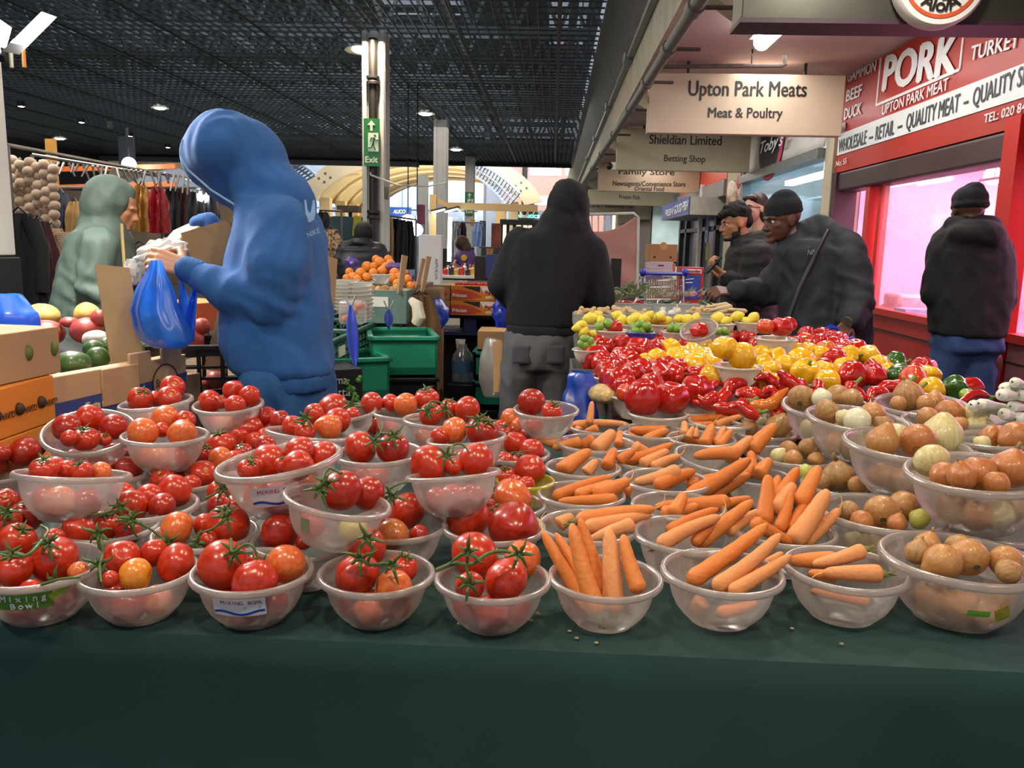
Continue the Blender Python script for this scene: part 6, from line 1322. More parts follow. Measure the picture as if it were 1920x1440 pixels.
# ================================================================ people: every body one grown skin, clothing over it
class Blob:
 def __init__(s):s.mb = MB()
 def cap(s,a,b,ra,rb,n=14):
  a,b = Vector(a),Vector(b); s.mb.tube([a,a.lerp(b,.5),b],[ra,(ra + rb) / 2,rb],n); s.mb.ball(a,ra,n,10); s.mb.ball(b,rb,n,10); return s
 def chain(s,pts,rad):
  for i in range(len(pts) - 1):s.cap(pts[i],pts[i + 1],rad[i],rad[i + 1])
  return s
 def ell(s,c,r,M=None):s.mb.ball(c,r,24,16,M); return s
 def loft(s,secs):
  """secs: centre, half-width vector, half-depth vector"""
  n = 28; V = []; Fc = []
  for c,a,b in secs:
   for j in range(n):
    t = 2 * math.pi * j / n; ct,st_ = math.cos(t),math.sin(t); k = 1 / (abs(ct) ** 2.4 + abs(st_) ** 2.4) ** (1 / 2.4); V.append(Vector(c) + Vector(a) * ct * k + Vector(b) * st_ * k)
  m = len(secs)
  for i in range(m - 1):
   for j in range(n):q = (j + 1) % n; Fc.append((i * n + j,i * n + q,(i + 1) * n + q,(i + 1) * n + j))
  Fc.append(tuple(reversed(range(n)))); Fc.append(tuple((m - 1) * n + j for j in range(n))); s.mb.add(V,Fc); return s
 def grow(s,name,mat,voxel,parent=None,smooth=3,fold=0.0,fscale=9.0,fstretch=(1,1,.45),creases=(),origin=None,seed=0):
  me = bpy.data.meshes.new(name); me.from_pydata([tuple(v) for v in s.mb.v],[],s.mb.f); me.update()
  o = bpy.data.objects.new(name,me); COL.objects.link(o); m = o.modifiers.new('r','REMESH'); m.mode = 'VOXEL'; m.voxel_size = voxel
  dg = bpy.context.evaluated_depsgraph_get(); me2 = bpy.data.meshes.new_from_object(o.evaluated_get(dg)); bpy.data.objects.remove(o); bpy.data.meshes.remove(me)
  bm = bmesh.new(); bm.from_mesh(me2)
  for _ in range(smooth):bmesh.ops.smooth_vert(bm,verts=bm.verts,factor=.5,use_axis_x=True,use_axis_y=True,use_axis_z=True)
  bm.normal_update()
  if fold or creases:
   mv = []
   for v in bm.verts:
    p = v.co; q = Vector((p.x * fscale * fstretch[0] + seed,p.y * fscale * fstretch[1],p.z * fscale * fstretch[2])); w = Vector((noise.noise(q * .6),noise.noise(q * .6 + Vector((9,9,9))),0))
    k = fold * (1 - abs(noise.noise(q + w * 1.6)) * 2.6) + fold * .5 * noise.noise(q * 2.7)
    for c,ax,R0,amp,fr in creases:
     dd = p - c; R = dd.length
     if R < R0:t = dd.dot(ax) + .03 * noise.noise(p * 14); k += amp * math.sin(t * fr) * (1 - R / R0)
    mv.append(v.normal * k)
   for v,k in zip(bm.verts,mv):v.co += k
  if parent is not None:bmesh.ops.transform(bm,matrix=WM[parent.name].inverted(),verts=bm.verts)
  elif origin is not None:bmesh.ops.translate(bm,vec=-Vector(origin),verts=bm.verts)
  bm.to_mesh(me2); bm.free(); me2.name = name; me2.materials.clear(); me2.materials.append(mat); me2.polygons.foreach_set('use_smooth',[True] * len(me2.polygons)); me2.update()
  o = bpy.data.objects.new(name,me2); COL.objects.link(o)
  if parent is not None:o.parent = parent; WM[o.name] = WM[parent.name].copy()
  elif origin is not None:o.location = origin; WM[o.name] = Matrix.Translation(Vector(origin))
  return o
def frame(fwd,tilt=0.0,roll=0.0):
 f = Vector(fwd).normalized(); r = f.cross(Vector((0,0,1))).normalized(); u = r.cross(f); M = basis(r,f,u); return M @ Matrix.Rotation(-tilt,3,'X') @ Matrix.Rotation(roll,3,'Y')
def head(b,c,H,M,face=True):
 P = lambda x,y,z:c + M @ Vector((x,y,z)) * H
 E = lambda p,r:b.ell(P(*p),tuple(k * H for k in r),M)
 E((0,-.05,.12),(.335,.41,.37)); E((0,.1,-.12),(.275,.29,.35)); E((0,.14,-.32),(.2,.22,.14))
 if face:
  b.cap(P(0,.365,.05),P(0,.47,-.12),.035 * H,.055 * H); E((.05,.42,-.14),(.04,.05,.035)); E((-.05,.42,-.14),(.04,.05,.035)); E((0,.335,.085),(.24,.07,.05))
  E((0,.385,-.235),(.10,.055,.032)); E((0,.375,-.285),(.09,.055,.034)); E((0,.335,-.39),(.1,.08,.075)); E((.16,.24,-.08),(.1,.1,.09)); E((-.16,.24,-.08),(.1,.1,.09))
 for s in (-1,1):E((s * .325,-.02,-.04),(.035,.085,.13))
 b.cap(P(0,-.12,-.25),P(0,-.2,-.75),.23 * H,.26 * H); return P
EYEW = pm('eye_white','#d8d2c8',.2,.02); EYED = pm('eye_dark','#1b120d',.15,.05)
def eyes(P,M,H,body,lid):
 for s in (-1,1):
  o = MB().ball(P(s * .125,.325,.015),(.052 * H,.045 * H,.04 * H),14,10,M).build('eye',EYEW,body); MB().ball(P(s * .125,.36,.012),(.026 * H,.02 * H,.028 * H),10,8,M).build('pupil',EYED,o)
  MB().tube([P(s * .04,.395,.085),P(s * .13,.40,.11),P(s * .22,.34,.085)],[.012 * H,.02 * H,.008 * H],6).build('eyebrow',lid,body)
def hand(b,w,d,nrm,size=.19,curl=.5,spread=.12,thumb=1,tcurl=.4):
 """palm and five unequal fingers; d points from wrist to knuckles, nrm is the back of the hand"""
 d = Vector(d).normalized(); n = Vector(nrm); n = (n - d * n.dot(d)).normalized(); s = d.cross(n) * thumb; k = size / .19
 pl = .095 * k
 for i in range(4):
  off = (i - 1.5) * .0205 * k; b.cap(w + s * off * .6,w + d * pl + s * off,.0135 * k,.0115 * k,10)
 for i,L in enumerate((.075,.086,.08,.062)):
  off = -(i - 1.5) * .0215 * k; p = w + d * pl + s * off; dr = (d + s * (-(i - 1.5)) * spread * .5).normalized(); a = curl * (1 + .12 * i); q = p
  for j,(fl_,r) in enumerate(((.45,.0098),(.32,.0089),(.26,.0078))):
   a2 = a * (.55,1.25,1.75)[j]; dd = dr * math.cos(a2) - n * math.sin(a2); e = q + dd * L * fl_ * k; b.cap(q,e,r * k,r * .93 * k,10); q = e
 p = w + d * .025 * k + s * .032 * k - n * .008 * k; t1 = (d * .55 + s * .75 - n * .35).normalized(); q = p + t1 * .045 * k; b.cap(p,q,.0145 * k,.0115 * k,10); t2 = (d * .85 + s * (.35 - tcurl * .6) - n * (.25 + tcurl * .5)).normalized(); e = q + t2 * .032 * k; b.cap(q,e,.011 * k,.0098 * k,10); b.cap(e,e + (t2 - s * tcurl * .4).normalized() * .024 * k,.0098 * k,.008 * k,10)
def legs(b,hipL,hipR,footL,footR,fwd,r=(.085,.06,.042),kb=.05):
 f = Vector(fwd).normalized()
 for h,ft in ((hipL,footL),(hipR,footR)):
  an = Vector((ft[0],ft[1],.09)); kn = Vector(h).lerp(an,.5) + f * kb; b.cap(h,kn,r[0],r[1]); b.cap(kn,an,r[1],r[2]); b.cap(an,an + f * .14 - Vector((0,0,.05)),.045,.036)
def shoes(par,feet,fwd,mat):
 f = Vector(fwd).normalized()
 for ft in feet:
  a = Vector((ft[0],ft[1],.055)); Blob().cap(a - f * .04,a + f * .15 - Vector((0,0,.012)),.055,.043).cap(a + Vector((0,0,.0)),a + Vector((0,0,.07)),.052,.05).grow('shoe',mat,.014,par)
def person(d,label):
 class Pz:pass
 p = Pz(); p.d = d; p.J = lambda x,y,dd=0.0:at(x,y,d + dd); p.k = d / F; p.label = label
 X = CM.to_3x3() @ Vector((1,0,0)); p.X = Vector((X.x,X.y,0)).normalized(); p.Y = Vector((-p.X.y,p.X.x,0)); p.sec = lambda x,y,hw,hd,dd=0.0,tw=0.0:(at(x,y,d + dd),(p.X * math.cos(tw) + p.Y * math.sin(tw)) * hw * d / F,(p.Y * math.cos(tw) - p.X * math.sin(tw)) * hd)
 return p
skinA = pm('skin_light','#c48f72',.5,.1,9,sss=.08); skinB = pm('skin_tan','#b07a58',.5,.1,9,sss=.08); skinC = pm('skin_dark','#5a3a2a',.45,.15,9,sss=.06)
hairK = pm('hair_black','#0e0c0b',.9,.4,60,bump=.8,bscale=120); shoeM = pm('shoe_dark','#1a1a1c',.5); hairB = pm('hair_dark_brown','#2a1b18',.45,.3,8,bump=.5,bscale=30,stretch=(6,6,.6))
def finish(body,label):tag(body,label,'person'); body['kind'] = 'thing'
# ---------------------------------------------------------------- man in the blue hooded sweatshirt, side on, packing a bag
p = person(3.0,''); J,k,sec = p.J,p.k,p.sec; LEFT = -p.X
hb = Blob(); hc = J(415,305,.05); HM = frame(LEFT + Vector((0,.15,0)),.75); Pf = head(hb,hc,.235,HM)
hb.cap(J(470,360,.05),J(520,450,.05),.07,.09).loft([sec(520,450,60,.14),sec(525,560,70,.14),sec(534,700,58,.12)])
hipz = J(535,720); gx = hipz.x; gy = hipz.y
shN,elN,wrN = J(535,440,-.12),J(508,565,-.16),J(352,505,-.14); shF,elF,wrF = J(480,430,.2),J(440,470,.26),J(380,420,.24)
hb.chain([shN,elN,wrN],[.05,.042,.03]).chain([shF,elF,wrF],[.05,.042,.03]); hand(hb,J(350,503,-.14),J(300,488,-.15) - J(350,503,-.14),(-.3,-.8,.5),.2,.75,.1,1,.7); hand(hb,J(378,420,.24),J(338,440,.2) - J(378,420,.24),(-.2,-.6,.8),.2,.55,.12,-1,.5)
fwdL = LEFT; fa,fb_ = (gx - .05,gy - .11),(gx + .1,gy + .13)
legs(hb,Vector((gx,gy - .07,.93)),Vector((gx,gy + .07,.93)),fa,fb_,fwdL,(.075,.055,.04))
body = hb.grow('person',skinA,.0052,None,2,origin=(gx,gy,0)); finish(body,'person in a blue hooded sweatshirt bending over a cardboard box, holding a blue carrier bag')
navy = pm('hoodie_blue','#1f5594',.92,.14,5,bump=.25,bscale=350,sheen=.06);
h = Blob(); h.loft([sec(500,372,52,.16,.03),sec(520,405,74,.2,.02),sec(522,450,86,.2),sec(520,520,92,.19),sec(520,590,99,.19),sec(517,640,100,.19),sec(530,685,92,.185),sec(538,700,82,.17)])
h.ell(J(428,285,.03),(97 * k,.145,76 * k),frame(LEFT,0) @ Matrix.Rotation(0,3,'X')).ell(J(450,305,.03),(88 * k,.14,84 * k)).ell(J(402,292,.03),(62 * k,.12,66 * k)).cap(J(470,330,.03),J(520,385,.03),66 * k,72 * k).cap(J(428,335,.03),J(470,345,.03),46 * k,50 * k).cap(J(500,300,.03),J(560,370,.03),22 * k,26 * k)
h.chain([J(520,432,-.1),J(520,500,-.16),elN],[64 * k,58 * k,46 * k]).chain([elN,J(430,548,-.16),J(375,515,-.14)],[46 * k,36 * k,25 * k]).chain([shF,elF,J(385,416,.24)],[48 * k,34 * k,22 * k])
h.grow('hoodie',navy,.011,body,4,.007,8,(1,1,.4),[(elN,Vector((.5,0,.86)),.17,.006,95),(J(520,350),Vector((.6,0,.8)),.16,.007,70),(J(430,300),Vector((.2,0,1)),.14,.004,60),(J(590,560),Vector((.95,0,.3)),.2,.006,60)])
Blob().loft([sec(538,696,83,.175),sec(540,712,80,.17),sec(540,726,78,.165)]).grow('hoodie_waistband',pm('hoodie_blue_rib','#215390',.9,.1,5,wave=('X',60,0)),.011,body,1)
for a,c,r in ((J(372,514,-.14),J(352,505,-.14),26),(J(392,418,.24),J(372,421,.24),21)):Blob().cap(a,c,r * k,(r - 2) * k).grow('cuff',pm('hoodie_blue_rib','#215390',.9),.009,body,1)
MB().tube([J(342,262,-.1),J(338,290,-.1),J(352,318,-.11),J(395,356,-.11),J(440,384,-.09)],.004,6).build('hood_hem',pm('hoodie_hem','#7ba3c9',.8),body)
tr = Blob(); hipA,hipB = J(520,715,-.09),J(560,715,.09); tr.loft([sec(538,705,74,.155),sec(538,740,75,.16),sec(536,775,75,.16)])
for hh,ft in ((Vector((gx - .03,gy - .1,.9)),fa),(Vector((gx + .05,gy + .1,.9)),fb_)):tr.cap(hh,Vector((ft[0],ft[1],.12)),.105,.08)
tr.grow('trousers',pm('trousers_blue','#1f4f86',.9,.12,5,bump=.2,bscale=300),.014,body,3,.009,7)
shoes(body,[fa,fb_],fwdL,shoeM)
bk_ = pm('print_pale_blue','#7fb0d8',.7); nr = (J(610,400) - J(570,400)).normalized()
def on_back(x,y):return J(x,y,-.155 + max(0,(x - 560)) * .0016)
pr = MB(); pr.prism([on_back(574,375),on_back(577,395),on_back(581,402),on_back(586,398),on_back(590,375),on_back(592,398),on_back(589,412),on_back(582,417),on_back(577,408)],(-.004,-.008,0)); pr.build('back_print',bk_,body,smooth=False)
fit_text('back_lettering','NIKE',bk_,body,J(575,442,-.165),J(598,432,-.14),capsize(9,J(585,440)),lift=.004)
# ---------------------------------------------------------------- man in the grey green hooded coat
p = person(4.35,''); J,k,sec = p.J,p.k,p.sec; R_t = p.X
hb = Blob(); HM = frame(R_t + Vector((0,.25,0)),.35); hc = J(220,388); Pf = head(hb,hc,.23,HM); gp = J(175,590); gx,gy = gp.x,gp.y
hb.loft([sec(190,440,30,.12),sec(175,520,38,.12),sec(170,610,40,.12)]); sh,el,wr = J(185,460,-.18),J(175,545,-.18),J(240,588,-.2); hb.chain([sh,el,wr],[.05,.04,.03]).chain([J(190,455,.17),J(200,530,.2),J(248,575,.1)],[.05,.04,.03]); hand(hb,wr,Vector((1,.1,-.1)),(0,-.5,1),.19,.5)
fa,fb_ = (gx - .05,gy - .1),(gx + .08,gy + .12); legs(hb,Vector((gx,gy - .1,.9)),Vector((gx,gy + .1,.9)),fa,fb_,R_t)
body = hb.grow('person',skinB,.007,None,2,origin=(gx,gy,0)); finish(body,'person in a grey green hooded coat walking right behind the left fruit stall')
coat = pm('coat_grey_green','#52635b',.6,.14,4,bump=.2,bscale=60); h = Blob()
h.loft([sec(195,425,36,.14),sec(188,450,50,.2),sec(180,500,57,.2),sec(173,560,63,.2),sec(167,610,66,.2),sec(165,660,66,.2)]).ell(J(204,374),(45 * k,.135,43 * k)).ell(J(196,388),(38 * k,.14,42 * k)).cap(J(195,400),J(192,430),36 * k,44 * k).cap(J(222,352),J(244,358),17 * k,9 * k)
h.chain([sh,el,J(232,588,-.2)],[32 * k,30 * k,20 * k]).chain([J(190,455,.17),J(205,530,.2),J(240,575,.1)],[32 * k,28 * k,20 * k])
h.grow('coat',coat,.013,body,3,.010,8,(1,1,.5),[(J(160,545,-.2),Vector((.4,0,.9)),.22,.008,80),(J(200,390),Vector((1,0,.4)),.14,.006,70)])
MB().tube([J(228,420,-.17),J(232,480,-.2),J(238,560,-.2)],.008,6).build('zip',pm('zip_brass','#b29a62',.4,metal=.5),body)
tr = Blob()
for hh,ft in ((Vector((gx,gy - .1,.9)),fa),(Vector((gx,gy + .1,.9)),fb_)):tr.cap(hh,Vector((ft[0],ft[1],.1)),.11,.08)
tr.grow('trousers',pm('trousers_black','#17181b',.85),.02,body,2); shoes(body,[fa,fb_],R_t,shoeM)
# ---------------------------------------------------------------- stallholder in the black hoodie, back to the camera
p = person(4.7,''); J,k,sec = p.J,p.k,p.sec; FW = p.Y + p.X * .3
hb = Blob(); hc = J(1066,398); Pf = head(hb,hc,.23,frame(FW,.25)); gp = J(1012,620); gx,gy = gp.x,gp.y
hb.loft([sec(1045,450,50,.1),sec(1025,530,55,.11),sec(1012,620,58,.11)]); a0,a1,a2 = J(968,455),J(940,530,.02),J(985,585,.25); b0,b1,b2 = J(1112,470),J(1125,562,.02),J(1075,570,.26)
hb.chain([a0,a1,a2],[.05,.04,.03]).chain([b0,b1,b2],[.05,.04,.03]); hand(hb,a2,(.4,.8,-.2),(0,0,1),.19,.6); hand(hb,b2,(-.5,.7,0),(0,0,1),.19,.6,.1,-1)
fa,fb_ = (gx - .14,gy + .02),(gx + .13,gy + .04); legs(hb,Vector((gx - .1,gy,.88)),Vector((gx + .1,gy,.88)),fa,fb_,FW)
body = hb.grow('person',skinA,.008,None,2,origin=(gx,gy,0)); finish(body,'person in a black hoodie and grey jeans seen from behind between the two stalls')
blkh = pm('hoodie_black','#0c0e12',.92,.2,5,bump=.2,bscale=300); h = Blob()
h.loft([sec(1052,428,52,.13,.0,.1),sec(1040,447,82,.15),sec(1032,480,86,.16),sec(1025,540,76,.16),sec(1018,590,68,.155),sec(1014,612,66,.15)]).ell(J(1066,385),(39 * k,.15,47 * k)).ell(J(1064,362,.03),(28 * k,.11,26 * k)).cap(J(1066,400),J(1058,432),40 * k,50 * k)
h.chain([J(975,455),a1,J(960,560,.12)],[30 * k,27 * k,22 * k]).chain([J(1105,475),b1,J(1090,575,.2)],[33 * k,29 * k,21 * k])
h.grow('hoodie',blkh,.013,body,3,.008,7,(1,1,.35),[(J(1060,400,-.12),Vector((.8,0,.5)),.14,.006,80)])
Blob().loft([sec(1014,608,66,.15),sec(1014,626,64,.148)]).grow('hoodie_waistband',pm('rib_black','#101216',.9,.1,5,wave=('X',60,0)),.012,body,1)
tr = Blob(); tr.loft([sec(1012,618,62,.14),sec(1010,660,66,.15),sec(1010,690,66,.14)])
for s,ft in ((-1,fa),(1,fb_)):tr.cap(J(1010 + s * 34,690),Vector((ft[0],ft[1],.1)),.112,.085)
jean = pm('jeans_grey','#46454a',.85,.3,5,bump=.25,bscale=180,col2='#5d5c60'); tr.grow('jeans',jean,.014,body,3,.009,8,(1,1,.6))
for s in (-1,1):MB().grid(lambda u,v:J(1010 + s * 32 - 17 + 34 * u,648 + 34 * v,-.151 - .012 * math.sin(u * 3.1)),6,6).build('back_pocket',pm('jeans_pocket','#3d3c41',.85),body,solid=.002)
shoes(body,[fa,fb_],FW,shoeM)
# ---------------------------------------------------------------- person in the black puffer far behind the oranges
p = person(9.0,''); J,k,sec = p.J,p.k,p.sec; FW = p.Y
hb = Blob(); hc = J(682,440); head(hb,hc,.22,frame(FW,.2),False); gp = J(676,500); gx,gy = gp.x,gp.y; hb.loft([sec(678,465,22,.1),sec(676,510,25,.12)]).chain([J(650,468),J(642,495),J(655,515,.2)],[.05,.04,.03]).chain([J(705,468),J(714,495),J(700,515,.2)],[.05,.04,.03])
fa,fb_ = (gx - .12,gy),(gx + .12,gy); legs(hb,Vector((gx - .1,gy,.85)),Vector((gx + .1,gy,.85)),fa,fb_,FW); body = hb.grow('person',skinB,.01,None,2,origin=(gx,gy,0)); finish(body,'person in a black padded jacket and cap, back turned, beyond the orange bags')
Blob().loft([sec(678,452,22,.13),sec(677,468,38,.18),sec(676,485,40,.2),sec(676,505,40,.2),sec(676,530,38,.19)]).chain([J(648,470),J(640,495),J(650,515,.15)],[.1,.095,.08]).chain([J(707,470),J(716,495),J(705,515,.15)],[.1,.095,.08]).ell(J(678,456,-.05),(22 * k,.14,12 * k)).grow('padded_jacket',pm('puffer_black','#121317',.5,.2,4),.02,body,3,.012,9,(.3,.3,1.6))
Blob().ell(J(682,436),(.108,.125,.125)).grow('cap',pm('cap_black','#101013',.8),.016,body,2); tr = Blob()
for s,ft in ((-1,fa),(1,fb_)):tr.cap(Vector((gx + s * .1,gy,.85)),Vector((ft[0],ft[1],.1)),.1,.08)
tr.grow('trousers',pm('trousers_black','#17181b',.85),.022,body,1); shoes(body,[fa,fb_],FW,shoeM)
# ---------------------------------------------------------------- curly haired man with a phone
p = person(5.9,''); J,k,sec = p.J,p.k,p.sec; FW = LEFT - p.Y * .15
hb = Blob(); hc = J(1379,418); HM = frame(FW,.22); H = .245; Pf = head(hb,hc,H,HM); gp = J(1405,600); gx,gy = gp.x,gp.y
hb.loft([sec(1400,460,22,.1),sec(1402,520,28,.12),sec(1402,600,30,.12)]); sh,el,wr = J(1420,480,-.16),J(1405,560,-.2),J(1356,515,-.2); hb.chain([sh,el,wr],[.05,.042,.03]).chain([J(1395,475,.18),J(1385,545,.15),J(1356,522,-.02)],[.05,.042,.03])
hand(hb,wr,J(1338,500,-.2) - wr,(-.2,-.3,-1),.19,1.0,.1,-1,.5); hand(hb,J(1352,520,-.02),J(1335,508,-.05) - J(1352,520,-.02),(0,.5,-1),.19,.7,.1,1)
fa,fb_ = (gx - .04,gy - .12),(gx + .04,gy + .12); legs(hb,Vector((gx,gy - .1,.9)),Vector((gx,gy + .1,.9)),fa,fb_,FW); body = hb.grow('person',skinB,.0055,None,2,origin=(gx,gy,0)); finish(body,'person with curly black hair and short beard, black padded jacket, looking at a phone')
eyes(Pf,HM,H,body,hairK)
hh = Blob(); rs = random.Random(3); E = lambda q,r:hh.ell(Pf(*q),tuple(v * H for v in r),HM)
E((0,-.12,.24),(.35,.40,.30)); E((0,-.3,.02),(.30,.22,.26))
for i in range(70):
 a,b_ = rs.uniform(-2.6,2.6),rs.uniform(.15,1.4); v = Vector((math.sin(a) * math.cos(b_) * .33,.42 * math.cos(a) * math.cos(b_) * .9 - .06,.2 + .33 * math.sin(b_)))
 E(tuple(v),(.10,.10,.09))
for q in ((0,.3,.36),(.14,.28,.34),(-.14,.3,.33),(.05,.38,.30),(-.08,.39,.29),(0,.22,.47)):E(q,(.11,.1,.1))
hh.grow('hair',hairK,.0065,body,0)
bd = Blob(); E = lambda q,r:bd.ell(Pf(*q),tuple(v * H for v in r),HM)
for s in (-1,1):E((s * .20,.12,-.30),(.07,.14,.15)); E((s * .25,.02,-.14),(.04,.05,.13))
E((0,.36,-.41),(.11,.075,.07)); E((0,.25,-.42),(.17,.12,.07)); bd.grow('beard',pm('beard','#241a16',.8,.3,60),.0065,body,1)
pk = pm('jacket_black','#0e0f11',.8,.2,5,bump=.2,bscale=40)
h = Blob(); h.loft([sec(1408,450,30,.15),sec(1408,475,42,.2),sec(1404,520,46,.2),sec(1402,570,48,.2),sec(1402,600,48,.2)]).chain([J(1420,482,-.16),el,J(1368,527,-.2)],[30 * k,27 * k,18 * k]).chain([J(1395,475,.18),J(1382,550,.15),J(1366,530,0)],[30 * k,25 * k,17 * k]).cap(J(1385,458),J(1435,450),16 * k,20 * k)
h.grow('padded_jacket',pk,.013,body,3,.009,9,(.4,.4,1.4)); t_ = J(1336,497,-.23)
ph = MB().box((0,0,0),(.075,.009,.15),frame(FW,-.7)).build('phone',pm('phone_black','#0c0d10',.15),origin=None); ph.location = t_; tag(ph,'dark phone held up by the curly haired man','phone')
MB().tube([J(1401,508,-.2),J(1401,518,-.2)],.004,6).build('zip_pull',galv,body); tr = Blob()
for s,ft in ((-1,fa),(1,fb_)):tr.cap(Vector((gx,gy + s * .1,.92)),Vector((ft[0],ft[1],.1)),.11,.08)
tr.grow('trousers',pm('trousers_black','#17181b',.85),.02,body,1); shoes(body,[fa,fb_],FW,shoeM)
# ---------------------------------------------------------------- woman with glasses behind
p = person(6.5,''); J,k,sec = p.J,p.k,p.sec; FW = LEFT - p.Y * .55
hb = Blob(); H = .225; hc = J(1415,390); HM = frame(FW,.05); Pf = head(hb,hc,H,HM); gp = J(1428,600); gx,gy = gp.x,gp.y
hb.loft([sec(1425,440,20,.1),sec(1428,520,26,.1),sec(1428,600,28,.11)]).chain([J(1400,455),J(1395,520),J(1410,560)],[.04,.035,.028]).chain([J(1455,455),J(1458,520),J(1450,580)],[.04,.035,.028]); fa,fb_ = (gx - .1,gy),(gx + .1,gy); legs(hb,Vector((gx - .09,gy,.85)),Vector((gx + .09,gy,.85)),fa,fb_,FW)
body = hb.grow('person',pm('skin_pale','#c99f88',.5,.08,9,sss=.08),.006,None,2,origin=(gx,gy,0)); finish(body,'person with long dark hair and glasses looking out between the two men'); eyes(Pf,HM,H,body,hairB)
hh = Blob(); E = lambda q,r:hh.ell(Pf(*q),tuple(v * H for v in r),HM); E((0,-.12,.18),(.37,.42,.36)); E((0,-.25,-.15),(.34,.26,.4)); E((.3,-.02,-.1),(.09,.2,.42)); E((-.27,-.22,-.1),(.1,.2,.42)); E((.12,.22,.33),(.22,.12,.1)); E((-.14,.2,.33),(.2,.12,.1)); hh.grow('hair',hairB,.009,body,2,.004,14)
m = MB()
for s in (-1,1):m.tube([Pf(s * .13 + .085 * math.cos(a * .6283),.40,.01 + .075 * math.sin(a * .6283)) for a in range(11)],.0028,5); m.tube([Pf(s * .215,.39,.02),Pf(s * .33,.05,.02)],.0024,5)
m.tube([Pf(-.05,.42,.02),Pf(.05,.42,.02)],.0024,5); m.build('glasses',BLACKINK,body)
Blob().loft([sec(1425,435,24,.12),sec(1427,460,38,.15),sec(1428,540,40,.17),sec(1428,610,40,.17)]).chain([J(1398,460),J(1392,520),J(1408,560)],[.07,.065,.055]).chain([J(1458,460),J(1462,520),J(1452,585)],[.07,.065,.055]).grow('coat',pm('coat_black','#141416',.8),.016,body,3,.008,8); tr = Blob()
for s,ft in ((-1,fa),(1,fb_)):tr.cap(Vector((gx + s * .09,gy,.9)),Vector((ft[0],ft[1],.1)),.1,.07)
tr.grow('trousers',pm('trousers_black','#17181b',.85),.022,body,1); shoes(body,[fa,fb_],FW,shoeM)
# ---------------------------------------------------------------- man in beanie and dark anorak reaching over the stall
p = person(4.6,''); J,k,sec = p.J,p.k,p.sec; FW = LEFT - p.Y * .3
hb = Blob(); H = .25; hc = J(1466,412); HM = frame(FW,.22); Pf = head(hb,hc,H,HM); gp = J(1555,640); gx,gy = gp.x,gp.y
hb.loft([sec(1520,460,50,.12),sec(1540,540,55,.12),sec(1550,640,58,.13)]).cap(Pf(0,-.15,-.35),J(1515,470),.065,.08); a0,a1,a2 = J(1495,485,.16),J(1440,548,.16),J(1375,548,.1); b0,b1,b2 = J(1585,480,-.16),J(1608,565,-.2),J(1592,606,-.3)
hb.chain([a0,a1,a2],[.05,.042,.03]).chain([b0,b1,b2],[.05,.042,.03]); hand(hb,a2,J(1340,545,.06) - a2,(-.1,-.6,.8),.2,.95,.08,1,.8); hand(hb,b2,J(1575,628,-.36) - b2,(.1,-.8,.5),.2,.9,.08,-1,.7)
fa,fb_ = (gx - .02,gy - .12),(gx + .1,gy + .14); legs(hb,Vector((gx,gy - .1,.9)),Vector((gx,gy + .1,.9)),fa,fb_,FW)
body = hb.grow('person',skinC,.0055,None,2,origin=(gx,gy,0)); finish(body,'person in a black beanie and navy anorak leaning over the peppers, one arm stretched out'); eyes(Pf,HM,H,body,pm('brow_dark','#17100d',.8))
bn = pm('beanie_black','#14191a',.9,.15,6,wave=('Z',40,.5)); hh = Blob(); E = lambda q,r:hh.ell(Pf(*q),tuple(v * H for v in r),HM)
E((0,-.06,.26),(.36,.44,.31)); E((0,-.07,.14),(.365,.445,.1)); E((0,-.1,.45),(.25,.30,.2)); hh.grow('beanie',bn,.009,body,2,.002,16)
MB().ball(Pf(.37,.02,.17),(.005,.05,.05),10,8,HM).build('beanie_badge',galv,body)
an = pm('anorak_navy','#181c26',.75,.2,4,bump=.2,bscale=40); h = Blob()
h.loft([sec(1512,450,45,.15,0,.15),sec(1530,470,78,.2),sec(1545,520,82,.2),sec(1548,580,82,.2),sec(1548,630,80,.2),sec(1552,645,76,.19)]).cap(J(1490,458),J(1540,430),22 * k,26 * k).cap(J(1502,440),J(1535,420),20 * k,18 * k).cap(J(1540,432),J(1585,470,-.1),28 * k,34 * k)
h.chain([J(1498,485,.12),a1,J(1382,548,.1)],[40 * k,30 * k,21 * k]).chain([J(1588,485,-.12),b1,J(1596,600,-.28)],[38 * k,32 * k,24 * k])
h.grow('anorak',an,.012,body,3,.010,8,(1,1,.6),[(b1,Vector((.3,0,.95)),.2,.008,85),(a1,Vector((.8,0,.4)),.18,.008,80)])
MB().tube([J(1552,432,-.16),J(1530,475,-.24),J(1500,540,-.24),J(1478,600,-.22)],.012,8).build('shoulder_strap',pm('strap_black','#0e0f12',.5),body); fit_text('chest_logo','NB',pm('logo_silver','#8f949c',.4),body,J(1513,474,-.235),J(1527,473,-.235),capsize(9,J(1520,473)),shear=.25); MB().tube([J(1592,602,-.31),J(1586,606,-.33)],.033,12).build('watch_strap',pm('watch','#5a5548',.4,metal=.4),body); tr = Blob()
for s,ft in ((-1,fa),(1,fb_)):tr.cap(Vector((gx,gy + s * .1,.92)),Vector((ft[0],ft[1],.1)),.12,.085)
tr.grow('trousers',pm('trousers_black','#17181b',.85),.02,body,1); shoes(body,[fa,fb_],FW,shoeM)
bl = film('bag_blue_deep','#1a3fd0',.1,.2,.3,.4)
